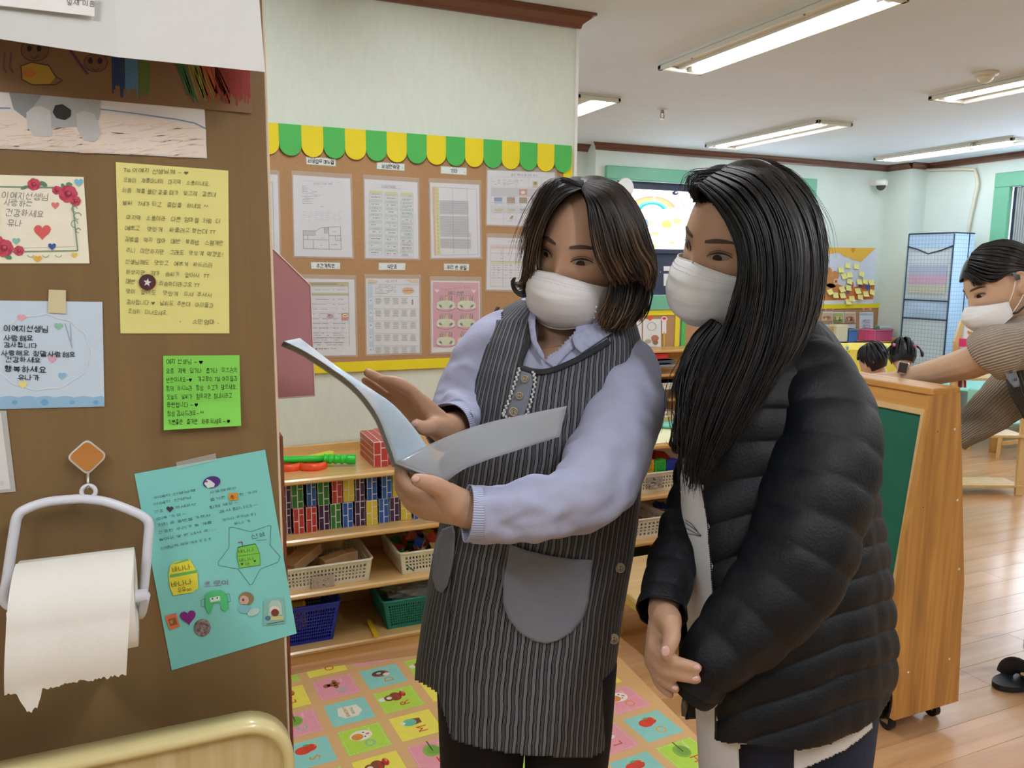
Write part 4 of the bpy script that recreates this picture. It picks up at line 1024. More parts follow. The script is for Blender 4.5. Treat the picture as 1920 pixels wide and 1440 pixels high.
for s, cs, lab, w in (('비상업무 매뉴얼', [(573, 293), (630, 297.5), (629.5, 312.5), (574, 308.5)], 'white name label above the floor plan notice', 47), ('비상연락망', [(706, 303.5), (758.7, 307), (758.5, 321), (706, 317.5)], 'white name label above the contact box notice', 33), ('기타', [(826, 311), (875, 314.5), (874.7, 329), (826, 325.7)], 'white name label above the orange and yellow barred notice', 13), ('주간계획안', [(582, 491), (637.7, 492), (637.7, 505.2), (583, 504.5)], 'white name label between the floor plan notice and the weekly plan', 34), ('식단표', [(709.5, 492.3), (760.5, 493), (759.7, 507), (709.5, 506.6)], 'white name label above the menu sheet', 18), ('우리 반 생일', [(832, 493.7), (879.5, 494.5), (879, 508), (832, 507)], 'white name label above the pink birthday poster', 36)):
    o = tag(sheet('name_label', cs, pb, nB, mat('label_edge', '#B9CBB4', .7), .0006, .0008), lab, 'label', 'name labels on the notice board')
    c = np.array(cs); cc = c.mean(0); a = nart()
    a.poly([tuple(cc+(p-cc)*(.965, .84)) for p in c], '#E4E8E4', 1)
    sl = (c[1][1]-c[0][1])/(c[1][0]-c[0][0]); tx = cc[0]-w/2
    a.text(s, tx, cc[1]+3.4-sl*w/2, 8.5, '#33363A', math.atan(sl), w=w, layer=2, bold=.35)
    for f, col in ((.08, '#6FA76A'), (.92, '#C99A6A')): a.disc(c[0][0]+(c[1][0]-c[0][0])*f, cc[1]+sl*(f-.5)*50+2, .9, .9, col, 2, 8)
    a.build('lettering', o)

# ================================================================ TOY SHELVES
m_sh = wood('shelf_beech', '#E2BC7E', '#CFA262', 0, .3, 7, .35)
YS0, YS1 = 2.705, 3.085
LV = (.05, .262, .46, .675)
def shelf_unit(x0, x1, label):
    t = thing('toy_shelf', label, 'shelf', ((x0+x1)/2, 2.9, 0))
    for z in LV:
        th = .020
        G().box((x0+.018, YS0, z-th), (x1-.018, YS1, z), 0, .006).build('shelf_board', m_sh, t)
    G().box((x0+.018, YS0+.006, 0), (x1-.018, YS0+.026, .030)).build('plinth', m_sh, t)
    for x in (x0, x1-.018): G().box((x, YS0+.004, 0), (x+.018, YS1, .70), 0, .005).build('side_panel', m_sh, t)
    G().box((x0+.018, YS1-.010, .03), (x1-.018, YS1+.008, .71), 0, .003).build('back_panel', m_sh, t)
    return t
shelf_unit(-.25, 1.115, 'low beech toy shelf under the notice board full of brick blocks and baskets')
shelf_unit(1.12, 2.47, 'low beech toy shelf seen between the two women with white baskets')
# brick blocks
BC = {'purple': '#3E1F4C', 'green': '#2F7D38', 'blue': '#1F5FB4', 'red': '#C03A34', 'yellow': '#E2CB3C', 'brick': '#BE4038'}
_bm = {}
def brick_mesh(kind, w, d, h, along=2):
    """cardboard box printed with bricks: coloured cells slightly proud of white joints on the front, the sides and the top"""
    key = (kind, round(w, 3), round(d, 3), round(h, 3))
    if key in _bm: return _bm[key]
    g = G().box((0, 0, 0), (w, d, h), 0, .0015); e = .0006; j = .0035
    def cells(L, n0, half):
        return [(k*L/n0, (k+1)*L/n0) for k in range(n0)] if not half else [(0, L/n0/2)]+[(L/n0*(k+.5), L/n0*(k+1.5)) for k in range(n0-1)]+[(L-L/n0/2, L)]
    for r in range(2):
        for a0, a1 in cells(h, 2, r % 2 == 1):
            g.box((r*w/2+j/2, -e, a0+j/2), ((r+1)*w/2-j/2, .0005, a1-j/2), 1)
    nr = max(2, round(h/.024)); nd = max(2, round(d/.06))
    for r in range(nr):
        for a0, a1 in cells(d, nd, r % 2 == 1):
            for s in (0, 1): g.box((-e if s == 0 else w-.0005, a0+j/2, r*h/nr+j/2), (.0005 if s == 0 else w+e, a1-j/2, (r+1)*h/nr-j/2), 1)
    for r in range(2):
        for a0, a1 in cells(d, nd, r % 2 == 1): g.box((r*w/2+j/2, a0+j/2, h-.0005), ((r+1)*w/2-j/2, a1-j/2, h+e), 1)
    V = np.vstack(g.V)
    me = bpy.data.meshes.new('brick_block'); me.from_pydata(V.tolist(), [], [list(map(int, f)) for f in g.F])
    me.materials.append(mat('block_white_print', '#E6E2E4', .4, var=.02)); me.materials.append(mat('block_'+kind, BC[kind], .35, var=.04))
    me.polygons.foreach_set('material_index', np.array(g.M, np.int32)); me.update(); _bm[key] = me
    return me
def block(kind, x0, x1, y, z, h, d=.19, rot=0, label=None, group=None):
    w = x1-x0; key = round(w/.004)*.004
    o = bpy.data.objects.new('brick_block', brick_mesh(kind, key, d, h)); COL.objects.link(o)
    o.location = (x0, y, z); o.rotation_euler = (0, 0, rot)
    return tag(o, label, 'toy block', group)
q = lambda x: 520+x/5.647
YBK = 2.775
ordn = ('first', 'second', 'third', 'fourth', 'fifth', 'sixth', 'seventh', 'eighth', 'ninth', 'tenth', 'eleventh', 'twelfth', 'thirteenth')
toprow = (('purple', 45, 140), ('green', 152, 272), ('blue', 318, 415), ('green', 430, 548), ('red', 585, 695), ('yellow', 704, 815), ('purple', 832, 920), ('blue', 950, 1056), ('blue', 1108, 1210), ('yellow', 1225, 1330))
botrow = (('purple', 60, 150), ('red', 172, 285), ('red', 308, 412), ('purple', 445, 550), ('green', 570, 676), ('blue', 698, 806), ('purple', 828, 930), ('yellow', 945, 1058), ('blue', 1080, 1180), ('purple', 1196, 1300), ('yellow', 1316, 1422), ('blue', 1445, 1540), ('purple', 1558, 1650))
for k, (c, a0, a1) in enumerate(botrow):
    xx0 = oy(q(a0), 980, YBK)[0]; xx1 = oy(q(a1), 975, YBK)[0]
    block(c, xx0, xx1, YBK+rnd.uniform(-.006, .006), .4602, .0925, rot=rnd.uniform(-.02, .02), label='%s brick-pattern toy block, %s from the left in the lower row on the shelf' % (c, ordn[k]), group='brick blocks on the middle shelf')
for k, (c, a0, a1) in enumerate(toprow):
    xx0 = oy(q(a0), 940, YBK)[0]; xx1 = oy(q(a1), 935, YBK)[0]
    block(c, xx0, xx1, YBK+rnd.uniform(-.006, .006), .5535, .0925, rot=rnd.uniform(-.02, .02), label='%s brick-pattern toy block, %s from the left in the upper row on the shelf' % (c, ordn[k]), group='brick blocks on the middle shelf')
p = oz(q(1025), 780+550/5.647, .675)
for k, (dx, dz, w, h) in enumerate(((0, 0, .052, .095), (.054, 0, .052, .095), (.108, 0, .052, .095))):
    block('brick', p[0]+dx, p[0]+dx+w, p[1]+.02*(k > 0), .6755, h, .22, 0, ('red brick-pattern toy block at the left end of the group on the shelf top', 'middle red brick-pattern toy block on the shelf top, half behind the open booklet', 'red brick-pattern toy block on the shelf top behind the hand holding the booklet')[k], 'red brick blocks on the shelf top')
block('brick', p[0]+.075, p[0]+.115, p[1]-.045, .6755, .036, .06, 0, 'small red toy block lying in front of the red brick blocks', 'red brick blocks on the shelf top')
# toys on the shelf top
m_tg = mat('green_toy_plastic', '#2FCB3E', .35); m_to = mat('orange_toy_plastic', '#F2552A', .35); m_ty = mat('yellow_toy_plastic', '#D4DD3A', .35)
z0 = .675
pa = oz(515, 862, z0+.04); pb_ = oz(q(490), 780+455/5.647, z0+.03); pc_ = oz(q(830), 780+458/5.647, z0+.025)
t = thing('toy_bat', 'bright green plastic toy bat lying on the shelf top', 'toy', (pb_[0], pb_[1], z0))
G().tube([pa-(pb_-pa)*.6, pa, pb_], [.011, .012, .013], 12).build('shaft', m_tg, t, True)
s_ = np.linspace(0, 1, 30); Q = pb_+(pc_-pb_)*s_[:, None]
G().tube(Q, [.017+.0025*math.cos(v*33) if .1 < v < .75 else .019 for v in s_], 14).build('grip', m_tg, t, True)
pa = oz(q(300), 780+460/5.647, z0+.02); pb_ = oz(q(590), 780+405/5.647, z0+.02)
t = tag(G().tube([pa-(pb_-pa)*.5, pa, pb_-(pb_-pa)*.1, pb_], [.012, .013, .017, .013], 12).build('toy_stick', m_ty, None, True), 'yellow toy stick lying behind the green bat', 'toy')
for (x, y, r, lab) in ((375, 570, .055, 'orange flat toy ring lying below the green bat'), (120, 575, .058, 'orange toy ring cut off by the brown panel edge')):
    p = oz(q(x), 780+(y-20)/5.647, z0); t = thing('toy_ring', lab, 'toy', p, 'orange toy rings')
    a_ = np.linspace(0, 2*np.pi, 36, endpoint=False)
    g = G().tube([p+(math.cos(v)*r*.78, math.sin(v)*r*.78, .010) for v in a_], [(.010, .016)]*36, 10, closed=True)
    g.build('ring', m_to, t, True)
    if x > 200: G().tube([p+(0, 0, .002), p+(0, 0, .012)], [r*.74, r*.70], 24).build('disc', m_to, t, True)
    else:
        G().tube([p+(-.05, -.02, .018), p+(-.02, -.03, .022)], .009, 8).build('blue_tag', mat('blue_toy_plastic', '#5C8FD6', .35), t, True)
# baskets
def basket(name, label, x0, x1, y0, y1, z, h, m, nx, nz, group=None, taper=.010, hole=.5, z_lo=.18, z_hi=.80, parent=None):
    t = thing(name, label, 'basket', ((x0+x1)/2, (y0+y1)/2, z), group)
    th = .003
    B = lambda u, v, k: None
    def corner(x, y, zz):
        f = taper*(1-zz/h); cx, cy = (x0+x1)/2, (y0+y1)/2
        return np.array((x-math.copysign(f, x-cx), y-math.copysign(f, y-cy), z+zz))
    g = G()
    def quadbar(a, b, c, d, nrm): g.prism([a, b, c, d], nrm*th)
    for (ax_, bx_, nrm, nn) in (((x0, y0), (x1, y0), np.array((0, 1., 0)), nx), ((x1, y1), (x0, y1), np.array((0, -1., 0)), nx), ((x0, y1), (x0, y0), np.array((1., 0, 0)), max(4, int(nx*(y1-y0)/(x1-x0)))), ((x1, y0), (x1, y1), np.array((-1., 0, 0)), max(4, int(nx*(y1-y0)/(x1-x0))))):
        P = lambda u, w: corner(ax_[0], ax_[1], w*h)*(1-u)+corner(bx_[0], bx_[1], w*h)*u
        quadbar(P(0, 0), P(1, 0), P(1, z_lo), P(0, z_lo), nrm); quadbar(P(0, z_hi), P(1, z_hi), P(1, 1), P(0, 1), nrm)
        pz = (z_hi-z_lo)/nz
        for k in range(1, nz): quadbar(P(.04, z_lo+pz*k-pz*(1-hole)/2), P(.96, z_lo+pz*k-pz*(1-hole)/2), P(.96, z_lo+pz*k+pz*(1-hole)/2), P(.04, z_lo+pz*k+pz*(1-hole)/2), nrm)
        u0, u1 = .05, .95; pu = (u1-u0)/nn
        quadbar(P(0, z_lo), P(u0, z_lo), P(u0, z_hi), P(0, z_hi), nrm); quadbar(P(u1, z_lo), P(1, z_lo), P(1, z_hi), P(u1, z_hi), nrm)
        for k in range(1, nn):
            c = u0+pu*k; hw = pu*(1-hole)/2; quadbar(P(c-hw, z_lo), P(c+hw, z_lo), P(c+hw, z_hi), P(c-hw, z_hi), nrm*.9)
    g.box((x0+taper, y0+taper, z), (x1-taper, y1-taper, z+.003))
    g.build('body', m, t)
    r_ = .018; P = []
    for cx, cy, a0 in ((x1-r_, y1-r_, 0), (x0+r_, y1-r_, 1), (x0+r_, y0+r_, 2), (x1-r_, y0+r_, 3)):
        for k in range(6): v = (a0+k/5)*math.pi/2; P.append((cx+r_*math.cos(v)*1.1, cy+r_*math.sin(v)*1.1, z+h))
    G().tube(P, [(.0055, .0045)]*len(P), 8, closed=True).build('rim', m, t, True)
    return t
m_bw = mat('ivory_basket', '#E7E2CF', .4, var=.02); m_bb = mat('blue_basket', '#1B2FB0', .35, var=.04); m_bt = mat('teal_basket', '#148074', .35, var=.04)
G4 = 'white slotted baskets'
pL = oy(692.7, 1096.5, 2.735); X1 = pL[0]+.012
t = basket('white_basket', 'white slotted basket of bare wooden blocks on the third shelf', X1-.40, X1, 2.735, 3.02, .2622, .082, m_bw, 28, 4, G4)
a = Art(lambda x, y: oy(x, y, 2.733), nB, .001, .0003)
a.poly([(q(363)-.5, 1000+460/5.647), (q(600), 1000+432/5.647), (q(604), 1000+588/5.647), (q(366), 1000+640/5.647)], '#B7A396', 1)
r_ = random.Random(2)
for k in range(26):
    x = q(r_.uniform(385, 580)); y = 1000+r_.uniform(475, 585)/5.647; a.poly([(x+r_.uniform(-4, 4), y+r_.uniform(-3, 3)) for _ in range(4)], r_.choice(('#D6C3B2', '#8E7466', '#C9B3A4', '#A58B7C')), 2+k*.05)
a.build('picture_label', t)
m_bk = wood('bare_wood_block', '#D3B183', '#C19A69', 0, .55, 16, .0)
def wblock(c, half, ang, tilt, label):
    R_ = Matrix.Rotation(ang, 3, 'Z') @ Matrix.Rotation(tilt, 3, 'Y'); A = np.array(R_).T
    return tag(G().obox(c, A, half, 0, .0025).build('wooden_block', m_bk), label, 'toy block', 'bare wooden blocks in the white basket')
w0 = X1
wblock((w0-.235, 2.83, .352), (.070, .034, .019), .62, -.30, 'long bare wooden block lying tilted on top of the basket')
wblock((w0-.125, 2.80, .337), (.048, .025, .018), .25, -.12, 'short bare wooden block at the front right of the basket')
wblock((w0-.118, 2.93, .362), (.055, .030, .020), -.35, -.10, 'bare wooden block at the back of the basket')
wblock((w0-.060, 2.82, .340), (.020, .022, .017), .15, .05, 'small bare wooden cube at the right corner of the basket')
wblock((w0-.33, 2.79, .325), (.050, .022, .018), -.3, .2, 'bare wooden block half behind the turquoise letter')
wblock((w0-.31, 2.90, .335), (.06, .022, .018), .2, 0, 'bare wooden block at the far left in the basket')
wblock((w0-.17, 2.86, .290), (.09, .03, .017), .1, 0, 'bare wooden block underneath the others in the basket')
pL = oy(755.5, 1087, 2.735)
t = basket('white_basket', 'white slotted basket heaped with coloured prisms behind the striped apron', pL[0]-.010, pL[0]+.36, 2.735, 3.03, .2622, .085, m_bw, 26, 4, G4)
cols = ('#1F7A4A', '#C8452C', '#E3D22E', '#7A62B8', '#D98A4A', '#1E6E58', '#B83A2C', '#3A8A3A', '#2A4AA8', '#C9756A')
me_p = {}
r_ = random.Random(9); cn = {'#1F7A4A': 'green', '#C8452C': 'orange red', '#E3D22E': 'yellow', '#7A62B8': 'violet', '#D98A4A': 'orange', '#1E6E58': 'dark green', '#B83A2C': 'red', '#3A8A3A': 'leaf green', '#2A4AA8': 'blue', '#C9756A': 'pink'}
k = 0
for layer in range(3):
    for i in range(6):
        for j in range(4):
            if layer == 2 and (i in (0, 5) or j in (0,)): continue
            c = cols[k % 10] if not (layer == 1 and j == 0 and i < 3) else '#E3D22E'
            x = pL[0]+.03+i*.055+r_.uniform(-.01, .01); y = 2.765+j*.062+r_.uniform(-.01, .01); z = .285+layer*.034+.004*i % .01
            if c not in me_p:
                s = .021; g = G().prism([(-s, -s*.8, -s*.7), (s, -s*.8, -s*.7), (0, -s*.8, s)], (0, s*1.6, 0)); V = np.vstack(g.V)
                me = bpy.data.meshes.new('toy_prism'); me.from_pydata(V.tolist(), [], [list(map(int, f)) for f in g.F]); me.materials.append(mat('prism_'+c[1:], c, .5)); me.materials.append(mat('prism_wood_end', '#DDB98A', .6))
                me.polygons.foreach_set('material_index', np.array([0, 1, 0, 0, 0], np.int32)); me_p[c] = me
            o = bpy.data.objects.new('toy_prism', me_p[c]); COL.objects.link(o); o.location = (x, y, z); o.rotation_euler = (r_.uniform(-1, 1), r_.uniform(-1, 1), r_.uniform(0, 6.28))
            tag(o, '%s wooden prism in the heap in the white basket behind the apron' % cn[c], 'toy block', '%s prisms in the heaped basket' % cn[c]); k += 1
pL = oy(628, 1214, 2.74); X1 = pL[0]+.022
t = basket('blue_basket', 'deep blue slotted basket on the bottom shelf', X1-.30, X1, 2.735, 3.0, .0502, .150, m_bb, 30, 9, None, .025, .62, .08, .86)
tag(G().box((X1-.215, 2.80, .12), (X1-.265, 2.85, .2)).build('toy_cube', mat('green_cube', '#1F9A55', .4)), 'green toy cube in the blue basket', 'toy block')
g = G()
for k in range(8): g.box((X1-.18+k*.0085, 2.80, .09), (X1-.1735+k*.0085, 2.84, .197), 0, .001)
g.box((X1-.18, 2.803, .09), (X1-.112, 2.838, .19)); tag(g.build('ribbed_block', mat('amber_block', '#D9A81E', .35)), 'ribbed amber toy block standing in the blue basket', 'toy block')
tag(G().obox((X1-.21, 2.92, .15), np.array(Matrix.Rotation(.5, 3, 'X')).T, (.05, .05, .03), 0, .004).build('toy_cube', mat('blue_cube', '#1E49B5', .4)), 'blue toy block lying at the back of the blue basket', 'toy block')
pL = oy(730.7, 1192, 2.74)
t = basket('teal_basket', 'teal slotted basket holding a clear plastic bag on the bottom shelf', pL[0]-.024, pL[0]+.33, 2.735, 3.02, .0502, .118, m_bt, 34, 8, None, .022, .5, .12, .84)
bm = bmesh.new(); bmesh.ops.create_icosphere(bm, subdivisions=4, radius=1)
for v in bm.verts:
    n_ = noise.noise(v.co*2.1)*.35+abs(noise.noise(v.co*4.3))*.35
    v.co = Vector((v.co.x*.145, v.co.y*.11, v.co.z*.055))*(.75+n_)+Vector((pL[0]+.15, 2.88, .155))
me = bpy.data.meshes.new('plastic_bag'); bm.to_mesh(me); bm.free(); me.materials.append(mat('cloudy_film', '#D6D9DA', .15, alpha=.55, spec=.9))
tag(link('plastic_bag', me), 'crumpled clear plastic bag in the teal basket', 'bag')
p0 = oz(692, 1165, .06); p1 = oz(705, 1192, .06)
tag(G().tube([p0, p1], .010, 6).build('toy_stick', mat('yellow_stick', '#DDB620', .4)), 'short yellow toy stick on the bottom shelf between two baskets', 'toy')
# second shelf
o_ = 1160; sc2 = 4.8; v8 = lambda x, y: (1160+x/4.8, 600+y/4.8); w8 = lambda x, y: (1160+x/4, 840+y/4)
pl = oy(1199, 925, 2.735); pr = oy(1290, 915, 2.735)
basket('white_basket', 'white slotted basket holding upright coloured tiles, seen between the women', pl[0]-.06, pl[0]+.30, 2.74, 3.02, .4602, .085, m_bw, 22, 4, G4)
a = Art(lambda x, y: oy(x, y, 2.738), nB, .001, .0003); a.poly([w8(212, 222), w8(330, 208), w8(328, 298), w8(208, 306)], '#9A8E88', 1)
for k in range(22):
    x, y = w8(r_.uniform(222, 315), r_.uniform(225, 290)); a.poly([(x+r_.uniform(-4, 4), y+r_.uniform(-3, 3)) for _ in range(4)], r_.choice(('#6A5E5C', '#B4A8A2', '#C9BEB8', '#4E4442')), 2+k*.05)
a.build('picture_label', bpy.data.objects['white_basket.002'])
for k, (c, nm, x0, x1) in enumerate((('#F0A928', 'orange', 1204, 1225), ('#35B84A', 'green', 1226.5, 1247.5), ('#2440B4', 'blue', 1249, 1270), ('#C03030', 'red', 1271.5, 1292))):
    A = oy(x0, 888, 2.77); B = oy(x1, 885, 2.77); wd = B[0]-A[0]
    t = thing('snap_tile', '%s plastic snap tile standing in the basket between the women' % nm, 'toy tile', ((A[0]+B[0])/2, 2.77, A[2]-.02), 'snap tiles standing in the basket')
    g = G().box((A[0], 2.765, A[2]-.03), (B[0], 2.785, A[2]+wd*1.04), 0, .003)
    for s in (.35, .65): g.box((A[0]+wd*s-.005, 2.768, A[2]+wd*1.02), (A[0]+wd*s+.005, 2.782, A[2]+wd*1.12), 0, .002); g.box((B[0]-.001, 2.768, A[2]+wd*s-.005), (B[0]+.005, 2.782, A[2]+wd*s+.005), 0, .002)
    g.build('tile', mat('snap_'+nm, c, .3), t)
    dk = mat('snap_line_'+nm, tuple(v*.45 for v in lin(c)), .4); g = G(); i = wd*.22
    q4 = [(A[0]+i, A[2]+i), (B[0]-i, A[2]+i), (B[0]-i, A[2]+wd-i), (A[0]+i, A[2]+wd-i)]
    for u, v in ((0, 1), (1, 2), (2, 3), (3, 0), (0, 2), (1, 3)): g.tube([(q4[u][0], 2.765, q4[u][1]), (q4[v][0], 2.765, q4[v][1])], .0009, 5)
    g.build('ridge', dk, t)
pa = oy(1238, 872, 2.86)
tag(G().prism([(pa[0]-.05, 2.83, .565), (pa[0]+.06, 2.83, .555), (pa[0]+.02, 2.86, .60), (pa[0]-.03, 2.86, .605)], (.0, .05, 0)).build('toy_roof', mat('dark_red_toy', '#A82A26', .4)), 'dark red toy piece lying behind the upright tiles', 'toy')
tag(G().box((pa[0]-.13, 2.84, .47), (pa[0]-.05, 2.9, .58), 0, .004).build('toy_brick', mat('ochre_toy', '#C98A2A', .4)), 'ochre toy piece behind the orange snap tile', 'toy')
tag(G().box((pa[0]-.01, 2.88, .53), (pa[0]+.20, 2.95, .63), 0, .002).build('paper_box', m_white), 'white paper box at the back of the upper shelf between the women', 'box')
pl = oy(1250, 1003, 2.735)
basket('white_basket', 'low white basket with round holes, left one on the shelf between the women', pl[0]-.36, pl[0]+.004, 2.735, 3.0, .2622, .088, m_bw, 16, 4, G4, .008, .56)
basket('white_basket', 'white basket with blue and green toys, behind the dark sleeve between the women', pl[0]+.012, pl[0]+.36, 2.78, 3.03, .2622, .088, m_bw, 22, 4, G4)
tag(G().box((pl[0]-.15, 2.80, .30), (pl[0]-.08, 2.86, .335), 0, .004).build('toy_brick', mat('dark_red_toy', '#A82A26', .4)), 'dark red toy brick inside the low white basket', 'toy')
def pile(name, c, lab, n=7):
    g = G()
    for k in range(n): g.obox(np.array(c)+np.array((r_.uniform(-.04, .04), r_.uniform(-.03, .03), r_.uniform(-.01, .015))), np.array(Matrix.Rotation(r_.uniform(0, 3), 3, 'Z') @ Matrix.Rotation(r_.uniform(-.6, .6), 3, 'X')).T, (.022, .012, .006), 0, .002)
    return g
pile('a', (pl[0]+.07, 2.86, .345), '').build('snap_link', mat('blue_links', '#2A3AB0', .3)).__setitem__('label', 'tangle of blue plastic links on the basket behind the dark sleeve')
bpy.data.objects['snap_link']['category'] = 'toy'; bpy.data.objects['snap_link']['kind'] = 'stuff'
tag(G().box((pl[0]+.05, 2.80, .30), (pl[0]+.12, 2.84, .335), 0, .004).build('toy_brick', mat('lime_toy', '#4FC43A', .35)), 'lime green toy brick in the basket behind the dark sleeve', 'toy')
tag(G().box((1.50, 2.74, .0505), (1.95, 3.0, .165), 0, .01).build('toy_box', mat('dark_green_toy_box', '#174A2A', .5)), 'dark green box on the lowest shelf between the women', 'box')
# things on the second shelf's top
tag(G().box((1.35, 2.72, .6755), (2.40, 3.06, .679), 0, .001).build('cream_mat', mat('cream_yellow_mat', '#EDE7B4', .5)), 'pale yellow mat on the shelf top between the women', 'mat')
p = oz(1250, 788, .70); a_ = np.linspace(0, 2*np.pi, 30, endpoint=False)
t = thing('round_tray', 'turquoise round toy tray on the shelf top between the women', 'tray', (p[0], p[1]-.02, .679))
G().tube([(p[0], p[1]-.02, .6795), (p[0], p[1]-.02, .684)], [.075, .085], 30).build('dish', mat('turquoise_plastic', '#6FCFBE', .35), t)
G().tube([(p[0]+.085*math.cos(v), p[1]-.02+.085*math.sin(v), .690) for v in a_], .006, 8, closed=True).build('rim', mat('turquoise_plastic', '#6FCFBE', .35), t, True)
# small bench
xx = (1.44, 1.82); yy = (2.18, 2.56)
t = thing('small_bench', 'low pine-topped bench with pale yellow legs, between the two women', 'bench', (1.5, 2.35, 0))
m_by = mat('pale_yellow_paint', '#E9D678', .4, coat=.2)
G().box((xx[0], yy[0], .245), (xx[1], yy[1], .27), 0, .005).build('top', wood('pine_top', '#E8C994', '#D4AD72', 0, .35, 9, .2, knots=.5), t)
G().box((xx[0]+.02, yy[0]+.02, .205), (xx[1]-.02, yy[1]-.02, .245), 0, .004).build('apron_rail', m_by, t)
for x in (xx[0]+.10, xx[1]-.09):
    for y in (yy[0]+.06, yy[1]-.07): G().tube([(x, y, 0), (x, y, .245)], [.026, .024], 16).build('leg', m_by, t, True)

# ================================================================ PLAY MAT
mat_poly = [oz(*p) for p in ((300, 1325), (541, 1271), (620, 1254), (780, 1233), (900, 1218), (1150, 1226), (1166, 1241), (1365, 1445))]+[np.array((1.40, 1.20, 0)), np.array((-.1, 1.20, 0))]
t = thing('play_mat', 'foam play mat printed with coloured squares, letters and bakery pictures on the floor', 'play mat', (.7, 1.9, 0))
m_mat = mat('tan_foam', '#E6B97F', .55, var=.02, bump=.25, bscale=300)
P2 = np.array(mat_poly); P2[:, 2] = .001
G().prism(P2, (0, 0, .007)).build('foam_sheet', m_mat, t)
def clip(poly, clipper):
    out = [np.array(p, float) for p in poly]; n = len(clipper)
    for i in range(n):
        a, b = clipper[i][:2], clipper[(i+1) % n][:2]; inp, out = out, []
        if not inp: return []
        sd = lambda p: (b[0]-a[0])*(p[1]-a[1])-(b[1]-a[1])*(p[0]-a[0])
        for k in range(len(inp)):
            p, r = inp[k-1], inp[k]; s0, s1 = sd(p), sd(r)
            if (s0 >= 0) != (s1 >= 0): out.append(p+(r-p)*(s0/(s0-s1)))
            if s1 >= 0: out.append(r)
    return out
hull = [p[:2] for p in mat_poly]
ar = sum(hull[i][0]*hull[(i+1) % len(hull)][1]-hull[(i+1) % len(hull)][0]*hull[i][1] for i in range(len(hull)))
if ar < 0: hull = hull[::-1]
hull = [np.mean(hull, 0)+(p-np.mean(hull, 0))*.995 for p in hull]
c0 = oz(655, 1338.5)[:2]; TA = .06; U = np.array((math.cos(TA), math.sin(TA))); Wv = np.array((-math.sin(TA), math.cos(TA)))
pit = .163; hs = .066
class FArt(Art):
    def xy(s, c, pts): return [c+U*p[0]+Wv*p[1] for p in pts]
fa = FArt(lambda x, y: np.stack([x, y, np.full_like(x, .008)], -1), (0, 0, 1), .0002, .00015)
def fpoly(c, pts, col, layer):
    P = clip(fa.xy(c, pts), hull)
    if len(P) > 2: fa.poly([tuple(p) for p in P], col, layer)
def fdisc(c, x, y, rx, ry, col, layer, n=16): fpoly(c, [(x+rx*math.cos(v), y+ry*math.sin(v)) for v in np.linspace(0, 2*np.pi, n, endpoint=False)], col, layer)
def ftext(c, s, x, y, size, col, layer=4):
    V, Fs = text_geo(s)                       # letters stand with their tops towards -X
    V = V*size; w = V[:, 0].max()
    P = np.array([c+U*(x-v)+Wv*(y+u-w/2) for u, v in V])
    ok = all(np.cross(hull[(i+1) % len(hull)]-hull[i], P.mean(0)-hull[i]) > .03*0 for i in range(len(hull)))
    if ok: fa.put(P, Fs, col, layer)
TC = ('#94D6CB', '#BDE24E', '#F7EA5E', '#F0A2AE')
LET = {(0, 0): 'BAKERY', (1, 0): 'R', (1, -1): 'M', (-1, -1): 'S', (0, -1): 'O', (-1, 0): 'C', (1, -2): 'T', (0, 1): 'G', (1, 1): 'D', (4, 0): 'C', (4, -1): 'S', (5, -1): 'D', (4, -2): 'T', (5, -2): 'O', (6, -2): 'W', (2, 0): 'N', (3, 0): 'BAKERY', (5, 0): 'H', (-1, 1): 'L', (2, -1): 'E', (3, -1): 'P', (2, 1): 'K', (3, -2): 'B', (2, -2): 'F', (0, -2): 'A'}
